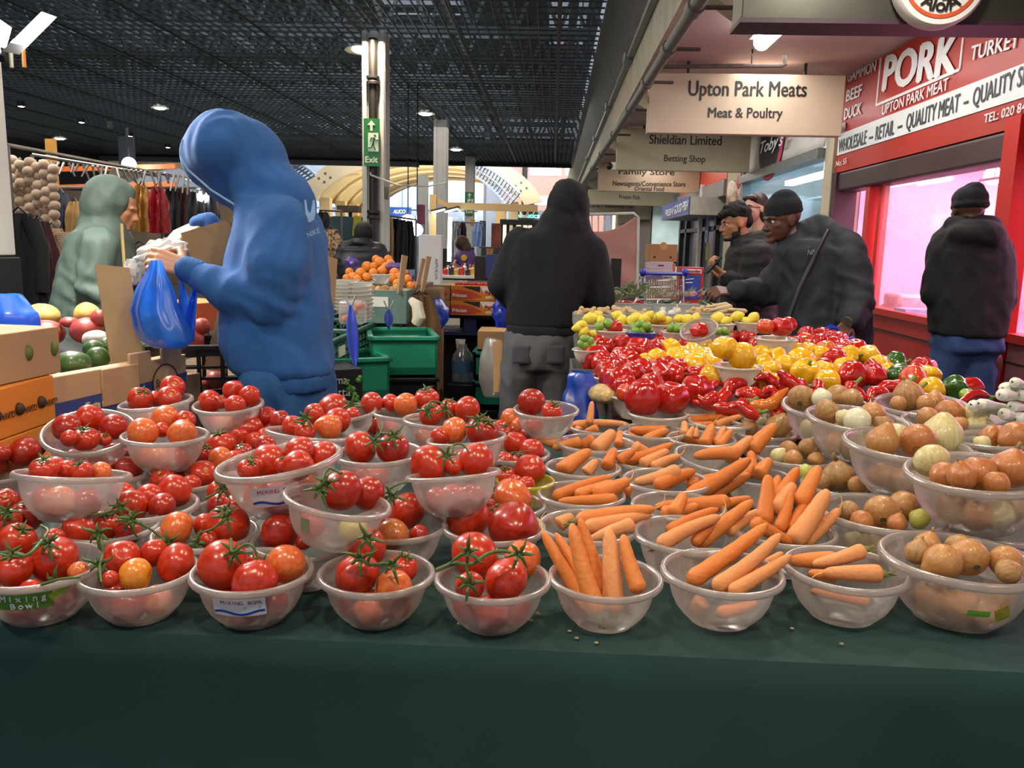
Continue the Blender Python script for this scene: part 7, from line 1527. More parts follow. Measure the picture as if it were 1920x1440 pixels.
for i,(x,y,x1,y1) in enumerate([(1572,617,1545,620),(1588,637,1600,645)]):
 o = MB().tube([J(x,y,-.4),J((x + x1) / 2,y - 3,-.4),J(x1,y1,-.4)],[.008,.02,.012],8).ball(J(x1,y1,-.4),(.02,.01,.014),8,6).build('bag_corner',bl,origin=J(x,y,-.4)); tag(o,['blue bag tip sticking out in front of the watch hand','blue bag tip showing below the watch hand'][i],'bag')
# ---------------------------------------------------------------- man at the butcher window, seen from behind
p = person(4.45,''); J,k,sec = p.J,p.k,p.sec; FW = p.Y * .75 + p.X * .6
hb = Blob(); H = .235; hc = J(1815,392); HM = frame(FW * .6 + LEFT * .35 + p.Y * .4,.12); Pf = head(hb,hc,H,HM); gp = J(1815,640); gx,gy = gp.x,gp.y
hb.loft([sec(1812,440,48,.1),sec(1815,540,55,.11),sec(1815,640,55,.12)]); a0,a1,a2 = J(1768,465),J(1752,550,.02),J(1785,585,.25); b0,b1,b2 = J(1870,470),J(1880,560,.02),J(1860,600,.22); hb.chain([a0,a1,a2],[.05,.04,.03]).chain([b0,b1,b2],[.05,.04,.03])
hand(hb,a2,(.5,.7,-.4),(0,0,1),.19,.5); hand(hb,b2,(-.2,.8,-.5),(0,0,1),.19,.5,.1,-1); fa,fb_ = (gx - .24,gy + .12),(gx + .06,gy - .05); legs(hb,Vector((gx - .1,gy,.86)),Vector((gx + .1,gy,.86)),fa,fb_,FW)
body = hb.grow('person',skinC,.007,None,2,origin=(gx,gy,0)); finish(body,'person in a black hooded jacket, beanie and blue jeans facing the butcher window')
hh = Blob(); E = lambda q,r:hh.ell(Pf(*q),tuple(v * H for v in r),HM); E((0,-.06,.22),(.365,.44,.30)); E((0,-.07,.06),(.385,.46,.13)); E((.04,-.14,.42),(.22,.24,.16)); hh.grow('beanie',bn,.01,body,2,.003,16)
bj = pm('jacket_coal','#0e0f11',.9,.2,6,bump=.25,bscale=60); h = Blob(); h.loft([sec(1818,418,34,.12),sec(1818,442,62,.15),sec(1820,480,73,.17),sec(1820,550,72,.17),sec(1815,600,66,.165),sec(1812,628,64,.16)]).ell(J(1830,440,-.1),(52 * k,.12,27 * k)).cap(J(1790,425,-.02),J(1852,428,-.06),20 * k,24 * k)
h.chain([J(1770,468),a1,J(1780,580,.2)],[28 * k,24 * k,20 * k]).chain([J(1870,472),b1,J(1864,598,.18)],[28 * k,25 * k,20 * k]); h.grow('jacket',bj,.013,body,3,.007,8,(1,1,.6),[(J(1835,455,-.15),Vector((.3,0,.95)),.16,.006,70)])
tr = Blob(); tr.loft([sec(1813,625,58,.14),sec(1812,655,62,.145)])
k1,k2 = J(1748,735,.02),J(1828,745); tr.cap(J(1784,655),k1,.098,.082).cap(k1,Vector((fa[0],fa[1],.1)),.082,.07).cap(J(1836,655),k2,.098,.082).cap(k2,Vector((fb_[0],fb_[1],.1)),.082,.07); tr.grow('jeans',pm('jeans_blue','#27406e',.85,.2,5,bump=.2,bscale=180),.014,body,3,.01,8,(1,1,.7)); shoes(body,[fa,fb_],FW,shoeM)
# ---------------------------------------------------------------- figures far back
p = person(19.0,''); J,k,sec = p.J,p.k,p.sec; FW = LEFT; gp = J(1298,520); gx,gy = gp.x,gp.y; hb = Blob(); head(hb,J(1272,482),.22,frame(FW,.8),False); hb.loft([sec(1290,480,10,.1),sec(1298,510,14,.12)]); legs(hb,Vector((gx,gy - .1,.85)),Vector((gx,gy + .1,.85)),(gx,gy - .1),(gx,gy + .1),FW); body = hb.grow('person',skinB,.012,None,2,origin=(gx,gy,0)); finish(body,'person in a dark jacket bending over the counter of the lit shop')
Blob().cap(J(1278,486),J(1300,478),.2,.26).loft([sec(1296,475,20,.2),sec(1300,500,20,.2),sec(1300,525,17,.18)]).grow('jacket',pm('jacket_grey_dark','#34353a',.8),.025,body,3,.01,7); Blob().ell(J(1270,482),(.12,.12,.12)).grow('hair',hairK,.02,body,1); Blob().cap(Vector((gx,gy - .1,.9)),Vector((gx,gy - .1,.1)),.1,.08).cap(Vector((gx,gy + .1,.9)),Vector((gx,gy + .1,.1)),.1,.08).grow('trousers',pm('trousers_black','#17181b',.85),.025,body,1)
p = person(13.5,''); J,k,sec = p.J,p.k,p.sec; FW = LEFT - p.Y * .6; gp = J(872,500); gx,gy = gp.x,gp.y; hb = Blob(); head(hb,J(866,459),.2,frame(FW,.7),False); hb.loft([sec(870,472,9,.08),sec(873,500,10,.09)]).chain([J(864,476),J(856,486),J(852,494,-.1)],[.035,.03,.025]).chain([J(882,476),J(886,488),J(880,498,-.1)],[.035,.03,.025]); legs(hb,Vector((gx - .08,gy,.75)),Vector((gx + .08,gy,.75)),(gx - .08,gy),(gx + .08,gy),FW,(.07,.05,.04)); body = hb.grow('person',skinA,.011,None,2,origin=(gx,gy,0)); finish(body,'person in a purple top with a yellow spot, bending over the bright goods table')
Blob().loft([sec(870,470,10,.1),sec(872,480,14,.13),sec(873,498,14,.13)]).chain([J(863,475),J(857,484),J(856,488)],[.06,.055,.05]).chain([J(883,475),J(887,484),J(885,490)],[.06,.055,.05]).grow('top',pm('top_purple','#5d3f82',.7),.018,body,2,.005); MB().lathe([(0,0.01),(.05,.01),(.05,0)],16,zalign((0,-1,0)),J(870,483,-.16)).build('yellow_spot',pm('spot_yellow','#e0b820',.5),body); Blob().ell(J(866,455),(.12,.13,.12)).ell(J(874,466),(.09,.1,.12)).grow('hair',pm('hair_brown','#4a3426',.7),.015,body,1); Blob().cap(Vector((gx - .08,gy,.78)),Vector((gx - .08,gy,.1)),.09,.07).cap(Vector((gx + .08,gy,.78)),Vector((gx + .08,gy,.1)),.09,.07).grow('trousers',pm('trousers_black','#17181b',.85),.025,body,1)
# ================================================================ everything else on and around the stalls
card = pm('cardboard','#a98c68',.8,.1,4,bump=.1,bscale=40); cardd = pm('cardboard_dark','#8a6f50',.8,.12,4); kraft = pm('cardboard_kraft','#b48b5c',.8,.1,4)
def bx(name,label,cat,c,size,mat,yaw=0.0,M=None,bevel=.004,group=None):
 c = Vector(c) if not isinstance(c,tuple) or len(c) != 3 or c[0] < 20 else at(*c)
 Mr = (M or Matrix.Identity(3)) @ Matrix.Rotation(yaw,3,'Z'); o = MB().box((0,0,0),size,Mr).build(name,mat,bevel=bevel); o.location = c; WM[o.name] = Matrix.Translation(c); return tag(o,label,cat,group)
def slab(name,label,cat,pts,th,mat,group=None):
 P = [at(*q) for q in pts]; n = (P[1] - P[0]).cross(P[3] - P[0]).normalized(); c = sum(P,Vector()) / 4; o = MB().prism(P,n * th).build(name,mat,origin=c,smooth=False); return tag(o,label,cat,group)
# side stall left of the aisle
t = thing('side_stall','low stall board on the left holding melons, mangoes and crates','table',(-2.2,3.8,0)); MB().box((-1.95,3.3,.745),(1.36,1.05,.06)).build('board',wd,t,smooth=False)
for x in (-2.5,-1.4):
 for y in (2.9,3.7):MB().box((x,y,.36),(.07,.07,.72)).build('leg',wd,t,smooth=False)
# guava cartons with a plain tray on top
def face_box(name,label,cat,a,b_,z0,z1,dp,mat,group=None,parts=True):
 """a carton whose printed face runs from a to b_ (points on the ground plan)"""
 a,b_ = Vector((a[0],a[1],0)),Vector((b_[0],b_[1],0)); r = (b_ - a).normalized(); n = Vector((r.y,-r.x,0)); c = (a + b_) / 2 - n * dp / 2; t = thing(name,label,cat,(c.x,c.y,z0),group=group)
 MB().box((c.x,c.y,(z0 + z1) / 2),((b_ - a).length,dp,z1 - z0),basis(r,-n,(0,0,1))).build('carton',mat,t,bevel=.003)
 return t,(lambda u,v,l=.002:a + (b_ - a) * u + Vector((0,0,z0 + (z1 - z0) * v)) + n * l),r,n
A,B_ = at(-30,745,2.0),at(100,707,2.28); og = pm('carton_orange','#d9862c',.55,.06,3); inkb = pm('ink_brown','#3a2716',.6)
for i,(z0,z1,lb,up) in enumerate([(.782,.905,'lower orange guava carton at the left edge',1),(.907,1.035,'upper orange guava carton printed upside down at the left edge',-1)]):
 t,S,r,n = face_box('fruit_carton',lb,'carton',A,B_,z0,z1,.3,og,'orange guava cartons')
 for u in (.28,.60,.93):fit_text('lettering','GUAVA',inkb,t,S(u - .09,.5) if up > 0 else S(u + .09,.45),S(u + .09,.5) if up > 0 else S(u - .09,.45),.018,up=(0,0,up))
 for u in (.12,.44,.77):MB().ball(S(u,.5),(.014,.014,.017),12,8).build('fruit_print',inkb,t)
 MB().ball(S(1.0,.45,-.02),(.012,.02,.035),10,8).build('hand_hole',pm('hole_pale','#c9c3b4',.8),t)
t,S,r,n = face_box('cardboard_tray','plain cardboard tray with two finger holes on top of the guava cartons','carton',A - Vector((.03,0,0)),B_ + r * .04,1.037,1.165,.32,card)
for u in (.62,.92):MB().ball(S(u,.55,.0),(.012,.012,.022),12,8).build('finger_hole',pm('hole_green','#5f6a3a',.8,.4,60),t)
# striped carton with lettering
A,B_ = at(100,757,2.45),at(350,700,3.0); bluec = pm('carton_blue','#3a4a8c',.55,.06,4); tan = pm('carton_tan','#c6a37e',.7,.06,4)
t,S,r,n = face_box('fruit_carton','tan and blue fruit carton lettered Taste the SUN, behind the tomatoes','carton',A,B_,.78,1.0,.05,tan)
MB().add([S(0,0),S(1,0),S(1,.71),S(.55,.66),S(0,.64)],[(0,1,2,3,4)]).build('blue_band',bluec,t,smooth=False)
L_ = (B_ - A).length
for u in (.62,.88):MB().box(S(u,1.06,-.006),(.1,.012,.04),basis(r,-n,(0,0,1))).build('stacking_tab',tan,t,bevel=.004)
MB().box(S(.45,.72,.003),(.16,.01,.12),basis(r,-n,(0,0,1))).build('folded_flap',pm('carton_flap','#bd9673',.7),t,bevel=.003)
fit_text('lettering','Taste the SUN',pm('ink_cream','#d8c69a',.5),t,S(.20,.5),S(.46,.5),.026,offset=.01)
c = S(.80,.62,.004); Mn = zalign(n); MB().lathe([(0,0),(.062,0),(.062,.001),(0,.001)],28,Mn,c).build('round_badge',tan,t); MB().lathe([(.060,.001),(.060,.003),(.064,.003),(.064,.001)],28,Mn,c).build('badge_ring',inkb,t); fit_text('badge_lettering','SanLucar',inkb,t,c - r * .055 + n * .003,c + r * .055 + n * .003,.028,shear=.3)
# black crate with red fruit, avocados, melons, bag and cardboard on the left
crate('plastic_crate','black plastic crate with red fruit beside the blue hoodie','crate',at(400,735,3.15) + Vector((-.06,.15,-.03)),(.42,.34,.2),blackp,Matrix.Rotation(.35,3,'Z'))
pomm = pm('pomegranate','#8f2a2c',.4,.3,5,coat=.2,col2='#b0483c'); avo = pm('avocado','#2f4a22',.35,.3,14,coat=.25,bump=.25,bscale=90,col2='#4a6a30'); mel = pm('melon_net','#c9933f',.6,.3,26,bump=.5,bscale=60,col2='#dbb56a')
def lump(name,label,cat,px,py,d,rx,rz,mat,group=None,seed=0):
 k = d / F; o = MB().ball((0,0,0),(rx * k,rx * k * .9,rz * k),20,14,fn=lambda v:v * (1 + .06 * noise.noise(v * 1.3 + Vector((seed,0,0))))).build(name,mat); o.location = at(px,py,d); return tag(o,label,cat,group)
for i,(x,y,rx,rz,lb) in enumerate([(88,624,34,24,'large red pomegranate left of the cardboard sheet, front of the heap'),(163,620,31,25,'red pomegranate touching the upright cardboard sheet'),(188,597,18,17,'glossy orange red pomegranate behind the wrapped fruit'),(44,634,24,10,'flat red fruit at the tray edge near the blue bag'),(130,604,18,10,'red fruit between the two large ones at the back'),(363,640,20,26,'dark red pomegranate under the held blue bag'),(378,612,16,16,'small red pomegranate beside the hoodie pocket'),(405,712,20,17,'red pomegranate low in the black crate, right one'),(388,722,13,14,'dark red pomegranate low in the black crate, left one')]):
 lump('pomegranate',lb,'pomegranate',x,y,3.35 if y < 650 else 3.2,rx,rz,pomm,'red pomegranates on the left stall',i * 3)
lump('wrapped_fruit','fruit wrapped in grey white tissue beside the cardboard sheet','fruit',180,636,3.2,25,17,pm('tissue_grey','#b5b0ac',.7,.15,20,bump=.4,bscale=40),None,3)
for i,(x,y,rx,lb) in enumerate([(80,592,32,'big netted yellow melon behind the pomegranates'),(163,590,24,'second netted yellow melon near the green coat')]):lump('melon',lb,'melon',x,y,3.6,rx,23,mel,None,i)
for i,(x,y,rx,rz,lb) in enumerate([(137,681,34,23,'large dark avocado, front left by the tan carton'),(183,672,22,22,'avocado just left of the cardboard sheet, lower one'),(176,655,20,18,'avocado behind the lower one'),(200,652,18,20,'avocado partly behind the cardboard sheet'),(272,655,17,20,'avocado showing right of the cardboard sheet')]):lump('avocado',lb,'avocado',x,y,{137:2.66,183:2.8,176:2.95,200:3.0,272:3.12}[x],rx,rz,avo,'dark avocados on the left stall',i * 5)
q = at(190,700,2.95); bx('fruit_tray','cardboard tray of avocados behind the tan and blue carton','tray',(q.x + .02,2.93,.855),(.5,.3,.14),cardd,-.45); q = at(115,660,3.5); bx('fruit_tray','black tray edge under the pomegranates','tray',(q.x,3.52,.855),(.66,.5,.16),blackp)
bag('bright blue carrier bag lying at the left edge behind the plain cardboard tray',at(18,600,3.2),.22,.2,.18,film('bag_bright','#3a86ff',.2,.25,.12,.6,tint=(.4,.6,1)),5,lumps=.3)
slab('cardboard_sheet','tall bare cardboard sheet standing upright left of the blue bag','cardboard',[(178,495,2.8),(243,502,2.86),(272,688,2.86),(211,700,2.8)],.006,card)
slab('cardboard_sheet','narrow cardboard sheet leaning behind the hoodie pocket','cardboard',[(408,585,3.25),(424,640,3.25),(424,700,3.25),(382,692,3.25)],.006,card)
bx('fruit_carton','orange carton with a small yellow mark behind the held blue bag','carton',at(372,590,3.55),(.2,.25,.12),pm('carton_orange_red','#c9682c',.55,.08,3),-.3)
# the things the blue hoodie man holds
cb = at(412,468,3.1); Mb = Matrix.Rotation(.35,3,'Z') @ Matrix.Rotation(-.32,3,'Y') @ Matrix.Rotation(-.15,3,'X'); t = thing('cardboard_box','open cardboard box held against the blue hoodie','box',cb,Mb)
for c,s in [((0,0,-.07),(.2,.26,.005)),((-.1,0,0),(.005,.26,.15)),((.1,0,0),(.005,.26,.15)),((0,-.13,0),(.2,.005,.15)),((0,.13,0.01),(.2,.005,.17))]:MB().box(c,s).build('box_panel',card if c[1] >= 0 else cardd,t,local=True,smooth=False)
tis = pm('tissue_white','#d9d6d6',.7,.03,9,bump=.2,bscale=20)
o = MB().ball((0,0,0),(.105,.05,.06),40,26,Matrix.Rotation(-.35,3,'Y'),fn=lambda v:v * (1 + .28 * (abs(noise.noise(v * 2.1)) - .2) + .10 * noise.noise(v * 6))).ball((-.1,-.01,-.055),(.035,.03,.045),20,12,fn=lambda v:v * (1 + .3 * noise.noise(v * 3))).build('tissue_paper',tis,angle=20); o.location = at(303,482,2.96); tag(o,'crumpled white tissue paper spilling from the held cardboard box','paper')
hb_ = film('bag_held_blue','#3f98ff',.26,.25,.08,.72,tint=(.3,.6,1)); t = thing('carrier_bag','thin blue carrier bag held by its neck, filled with dark green fruit','bag',at(305,640,2.82))
prof = [(293,488,10),(292,510,17),(290,540,33),(290,580,44),(303,615,50),(312,640,46),(318,652,30),(318,655,6)]
V = []
def bf(u,v):
 s = v * (len(prof) - 1); i = min(len(prof) - 2,int(s)); f = s - i; x,y,w = [prof[i][q] * (1 - f) + prof[i + 1][q] * f for q in range(3)]; a = 2 * math.pi * u; w *= 1 + .10 * math.sin(a * 8 + v * 2) * (1 - v * .7)
 return at(x + w * math.cos(a),y,2.79 + w * .75 * math.sin(a) * 2.8 / F)
MB().grid(bf,56,30).build('bag_skin',hb_,t)
MB().grid(lambda u,v:at(338 + 34 * u - 8 * v,560 + 80 * v - 42 * (1 - v) * abs(2 * u - 1) ,2.85 + .02 * math.sin(u * 9 + v * 4)),14,14).build('loose_handle',hb_,t,solid=.002)
for i,(x,y,r) in enumerate([(300,625,24),(328,630,22),(285,605,18)]):lump('avocado',['dark avocado at the bottom left inside the held blue bag','dark avocado at the bottom right inside the held blue bag','dark avocado higher up inside the held blue bag'][i],'avocado',x,y,2.79,r,r * .85,avo,'avocados in the held bag',i)
# ---------------------------------------------------------------- orange stall in the middle
SXm = -1.05
t = thing('orange_stall','long wooden shelf stall carrying green crates and oranges','table',(SXm - .5,5.2,0)); MB().box((SXm - .45,5.2,.735),(.95,2.6,.04)).build('shelf',wd,t,smooth=False); MB().box((SXm - .15,5.55,1.13),(.75,.5,.03)).build('upper_shelf',wd,t,smooth=False)
for x in (SXm - .1,SXm - .85):
 for y in (4.0,6.4):MB().box((x,y,.36),(.06,.06,.72)).build('leg',wd,t,smooth=False)
MR = Matrix.Rotation(math.pi / 2,3,'Z')
for i,y in enumerate((4.15,4.78,5.42,6.05)):crate('plastic_crate',['nearest','second','third','farthest'][i] + ' dark green crate along the front of the orange stall','crate',(SXm - .19,y,.756),(.6,.36,.17),greend,MR,paperw,group='dark green crates on the orange stall')
orm = pm('orange_peel','#dd7d1a',.45,.1,10,bump=.3,bscale=200,coat=.1)
ORG = [(662,520,10),(676,512,10),(688,500,10),(700,512,9),(655,510,8),(670,525,9),(688,520,9),(700,500,8),(712,492,10),(724,502,10),(716,508,9),(732,495,9),(740,512,10),(735,522,10),(748,520,9),(728,486,8),(705,486,8),(764,524,9),(770,536,8),(745,532,9),(650,522,8),(758,512,8)]
for i,(x,y,r) in enumerate(sorted(ORG)):lump('orange','orange, %s from left in the netted heap on the orange stall' % (ORD[i]),'orange',x,y,5.3 + .008 * (522 - y),r,r,orm,'oranges on the middle stall',i)
netm = film('net_purple','#4a2a9a',.35,.3,.1,.3);
for i,(x,y,w,h) in enumerate([(660,492,26,22),(740,500,40,16),(768,520,16,24)]):bag(['printed purple net bag end standing left of the oranges','printed purple net bag lying over the oranges','purple net bag end at the right of the oranges'][i],at(x,y,5.45),w * 5.4 / F,h * 5.4 / F,.08,netm,i + 8,name='net_bag',lumps=.25)
tubm = film('tub_white','#cfccc2',.06,.25,.15,.5)
for i,(x,y0,y1,w) in enumerate([(650,524,585,46),(676,528,598,48)]):
 d = 4.5; n = 9; a,c = at(x,y1,d),at(x,y0,d); H = c.z - a.z; t = thing('tub_stack',['left','right'][i] + ' stack of white plastic tubs on the orange stall','tubs',a); r = w / 2 * d / F
 for q in range(n):MB().lathe([(r * .82,H * q / n),(r * .98,H * (q + .75) / n),(r * 1.05,H * (q + .8) / n),(r * 1.05,H * (q + 1) / n),(r * .95,H * (q + 1) / n)],24,None,a).build('tub',tubm,t)
t = thing('tomato_punnet','clear punnet of small pale red tomatoes on the nearest green crate','punnet',at(662,590,4.25)); pc_ = at(662,585,4.25); MB().box(pc_,(.13,.1,.12)).build('punnet',film('punnet_clear','#d8d8d8',.75,.08,.2,.5),t,bevel=.015)
for i in range(9):q = pc_ + Vector(((i % 3 - 1) * .035,(i // 3 - 1) * .028,(i * 7 % 3 - 1) * .034)); o = MB().ball((0,0,0),.0185,12,8).build('small_tomato',TM['m']); o.location = q; tag(o,'small pale red tomato inside the clear punnet on the green crate','tomato','tomatoes in the punnet')
t = bx('grey_box','grey green box with a white paper sheet under the apple tray','box',at(722,572,5.1),(.32,.3,.2),pm('box_greygreen','#5d7670',.5)); MB().box((0,-.153,.03),(.1,.004,.06)).build('paper_sheet',paperw,t,local=True)
t = bx('apple_tray','pale moulded tray on the grey green box','tray',at(718,548,5.05),(.30,.2,.02),paperw)
for i,(x,y) in enumerate([(697,541),(710,543),(722,541),(735,544),(743,540)]):lump('apple','pale yellow apple, %s from left on the moulded tray' % ORD[i],'apple',x,y,5.0,8,7,pm('apple_pale','#d8b46a',.4,.25,6,col2='#c98a5a'),'pale apples',i)
bowl('K1',714,515,40,0,'clear bowl on top of the apples of the orange stall',d=4.95)
FL = [(612,478,633,486,626,592,608,590,4.0,'broad cardboard flap standing beside the blue hoodie'),(755,478,765,480,754,552,746,550,4.9,'upright cardboard flap right of the oranges, left of three'),(792,484,798,486,786,542,780,540,5.3,'upright cardboard flap, middle of the three by the white box'),(801,480,809,482,796,548,790,546,5.1,'upright cardboard flap, right of the three by the white box')]
for x0,y0,x1,y1,x2,y2,x3,y3,d,lb in FL:slab('cardboard_flap',lb,'cardboard',[(x0,y0,d),(x1,y1,d + .06),(x2,y2,d + .06),(x3,y3,d)],.008,card,'upright cardboard flaps')
for i,(x,y0,y1,w,d) in enumerate([(657,572,702,8,3.95),(729,580,618,6,4.7)]):
 t = thing('bag_roll',['long twisted bundle of blue carrier bags hanging at the stall corner','short bundle of blue carrier bags hanging on wire hooks'][i],'bags',at(x,y0,d))
 MB().grid(lambda u,v:at(x + w * (.35 + 1.1 * math.sin(math.pi * min(1,v * 1.15)) ** .8) * math.cos(6.283 * u) + 10 * v * (1 - i),y0 + (y1 - y0) * v,d - .02 + .03 * math.sin(6.283 * u) + .01 * math.sin(19 * u)),24,14).build('bags',pm('bag_solid_blue','#1a2fa0',.3,.3,6,coat=.3,col2='#4a63c8'),t)
 for s in (-1,1):MB().tube([at(x,y0 + 6,d),at(x + s * 9,y0 - 16,d)],.005,6).build('wire_hook',galv,t)
# crates and boxes stacked in front of it
cz = at(752,650,4.75); crate('plastic_tote','bright green plastic tote on top of the black crates','crate',(cz.x,cz.y,.70),(.36,.5,.2),greenp,Matrix.Rotation(.25,3,'Z'),slots=False)
bx('crate_contents','white paper bundle lying in the bright green tote','paper',(cz.x + .02,cz.y,.82),(.2,.3,.1),paperw,.3)
for i,z in enumerate((.475,.25,.025)):crate('plastic_crate',['upper','middle','lowest'][i] + ' black crate in the stack under the bright green tote','crate',(cz.x,cz.y,z),(.38,.52,.2),blackp,Matrix.Rotation(.2,3,'Z'),slots=False,group='black crates under the tote')
cz = at(652,660,4.35); crate('plastic_tote','lower green tote tipped beside the hanging blue bags','crate',(cz.x,cz.y,.62),(.34,.36,.2),greenp,Matrix.Rotation(.5,3,'Z'),slots=False); bx('support_box','plain dark box under the lower green tote','box',(cz.x,cz.y + .05,.3),(.34,.36,.6),blackp,.5)
A,B_ = at(600,722,3.75),at(680,722,3.85); t,S,r,n = face_box('fruit_carton','black carton with green grapes print lettered Prima frutta','carton',A,B_,.645,.835,.25,pm('carton_black','#16181a',.5))
fit_text('lettering','Prima',paperw,t,S(.1,.74),S(.62,.74),.04); fit_text('lettering','frutta',paperw,t,S(.1,.44),S(.70,.44),.04)
for i in range(16):MB().ball(S(.62 + .34 * ((i * 7) % 10) / 10,.10 + .75 * ((i * 3) % 11) / 11,0),.009 + .003 * (i % 3),8,6).build('grape_print',pm('grape_green','#4f8a3a',.5),t)
bx('support_box','plain dark box under the black fruit carton','box',(S(.5,0).x,S(.5,0).y + .13,.32),(.2,.22,.63),blackp)
# brown coat thrown over, blue bags, princess cartons on a blue pallet
brn = pm('coat_brown','#6b4f2e',.9,.15,4,bump=.2,bscale=60);
garment(790,552,62,178,5.15,brn,'brown coat hung over the end of the orange stall',.14,flare=1.2,fold=.02,name='hanging_coat');
o = MB().tube([at(770,562,4.9),at(782,572,4.88),at(786,595,4.88),at(780,606,4.9)],[.02,.035,.04,.03],12).build('white_cloth',pm('cloth_white','#cfc7b4',.8)); tag(o,'off white cloth strip lying over the brown coat','cloth')
bag('blue carrier bag spilling out behind the brown coat',at(818,588,5.6),.16,.2,.1,bagb,12,lumps=.3); bag('shiny dark blue bag hanging at the left hip of the black hoodie man',at(942,582,5.3),.12,.22,.08,bl,14,lumps=.3)
pz = at(885,586,6.6).z; t = thing('pallet','dark blue pallet carrying the tomato cartons','pallet',(at(885,600,6.6).x,6.6,pz - .16)); pcx = at(885,600,6.6).x; pbm = pm('pallet_blue','#1b2a5c',.6,.2,5)
for z in (pz - .02,pz - .15):
 for y in (6.45,6.6,6.75,6.9):MB().box((pcx,y,z),(.85,.11,.025)).build('board',pbm,t,smooth=False)
for x in (-.38,0,.38):MB().box((pcx + x,6.68,pz - .085),(.1,.55,.1)).build('block',pbm,t,smooth=False)
bx('support_table','dark draped table under the blue pallet','table',(pcx,6.75,(pz - .17) / 2),(.9,.5,pz - .17),pm('drape_black','#0f0f11',.9))
prm = pm('carton_amber','#c5741f',.55,.08,4); prd = pm('carton_red_print','#b8401c',.5);
def princess(px,w,z0,lb,full):
 X0 = at(px,560,6.4).x; t,S,r,n = face_box('tomato_carton',lb,'carton',(X0,6.3,0),(X0 + w,6.32,0),z0,z0 + .112,.3,prm,'tomato cartons on the blue pallet')
 MB().add([S(0,.1),S(.5,.1),S(.72,.28),S(.5,.6),S(.2,.72),S(0,.72)],[(0,1,2,3,4,5)]).build('red_swoosh',prd,t,smooth=False); MB().add([S(.25,.95),S(.66,.95),S(.66,.55),S(.5,.7)],[(0,1,2,3)]).build('black_swoosh',BLACKINK,t,smooth=False); MB().add([S(.66,.95),S(1,.95),S(1,.4),S(.75,.5)],[(0,1,2,3)]).build('white_patch',paperw,t,smooth=False)
 for i in range(3):MB().ball(S(.8 + .07 * i,.62 - .06 * (i % 2),0),.014,10,8).build('tomato_print',pomm,t)
 MB().ball(S(.86,.2,0),(.03,.004,.014),12,6).build('oval_badge',pm('badge_cream','#cdb877',.5),t)
 fit_text('lettering','Princess',paperw,t,S(.04,.33,.004),S(.36,.33,.004),.028,offset=.01)
 if full:
  for i in range(14):
   o = MB().ball((0,0,0),.017,10,8).build('small_tomato',TM['d']); q = S(.12 + .76 * i / 13,1.0,-.05 - .03 * (i % 3)); o.location = q + Vector((0,0,.008)); tag(o,'cherry tomato, %s from left on the open Princess carton' % ORD[i],'tomato','cherry tomatoes on the open carton')
princess(848,.335,pz,'lower Princess tomato carton on the blue pallet',0); princess(848,.335,pz + .114,'upper open Princess tomato carton on the blue pallet',1); princess(931,.30,pz,'lower Princess carton half hidden by the black hoodie man',0); princess(931,.30,pz + .114,'upper Princess carton half hidden by the black hoodie man',0)
for i in (0,1):
 X0 = at(800,560,6.4).x; t,S,r,n = face_box('cardboard_carton',['lower','upper'][i] + ' plain brown carton left of the Princess cartons','carton',(X0,6.3),(X0 + .19,6.3),pz + .114 * i,pz + .112 + .114 * i,.3,cardd,'plain cartons on the pallet'); MB().ball(S(.8,.5,0),(.022,.003,.022),14,6).build('round_print',prd,t)
t = thing('tall_white_box','tall white cardboard box standing upright behind the flaps','box',at(810,535,6.0)); a,c = at(790,440,6.0),at(828,534,6.0); MB().box(((a.x + c.x) / 2,6.0,(a.z + c.z) / 2),(c.x - a.x,.12,a.z - c.z)).build('carton',pm('box_white','#cfd0d2',.6,.04),t,bevel=.004); fit_text('side_lettering','APULIA',pm('grey_ink','#3d4548'),t,Vector((c.x - .03,5.93,at(0,488,6).z + .09)),Vector((c.x - .03,5.93,at(0,488,6).z - .06)),.018,up=(1,0,0))
bx('support_box','brown box carrying the tall white box','box',((a.x + c.x) / 2,6.02,c.z / 2 - .01),(.17,.2,c.z - .03),cardd)
# under the pallet
t = thing('paper_cup','stacked white paper cups standing on the water bottle','cup',at(863,668,6.1)); MB().lathe([(.024,0),(.036,.11),(.038,.112),(.034,.112)],18,None,at(863,665,6.1)).build('cup',paperw,t)
t = thing('water_bottle','large clear water bottle on the floor under the pallet','bottle',at(867,714,6.1)); q = at(867,716,6.1); MB().lathe([(0,0),(.075,.01),(.08,.05),(.074,.1),(.08,.15),(.074,.2),(.03,.26),(.03,.28),(0,.28)],20,None,q).build('bottle',film('bottle_clear','#8fa3b4',.6,.1,.3,.4),t); MB().lathe([(.081,.08),(.081,.16)],20,None,q).build('paper_band',pm('band_blue','#3f5f86',.5),t); bx('support_box','low dark box under the water bottle','box',(q.x,q.y,q.z / 2),(.2,.2,max(.02,q.z - .01)),blackp)
bx('cardboard_box','cardboard box with two slots under the right end of the pallet','box',at(925,634,5.9),(.2,.3,.13),kraft); cq = at(925,634,5.9)
for i in (0,1):zc = cq.z - .18 - .21 * i; crate('plastic_tote',['upper','lower'][i] + ' green tote under the slotted cardboard box','crate',(cq.x - .02,cq.y,zc - .1),(.2,.3,.19),greenp,slots=False,group='green totes under the pallet')
bx('support_box','dark box under the green totes','box',(cq.x - .02,cq.y,(cq.z - .49) / 2),(.2,.3,max(.02,cq.z - .5)),blackp)
bag('clear white rubbish bag hanging against the grey jeans',at(925,690,4.85),.17,.34,.12,film('bag_clear','#cfcac4',.45,.2,.3,.5),20,lumps=.2); slab('cardboard_sheet','brown cardboard sheet tucked beside the grey jeans','cardboard',[(925,640,4.75),(942,640,4.75),(938,735,4.75),(925,735,4.75)],.02,kraft)
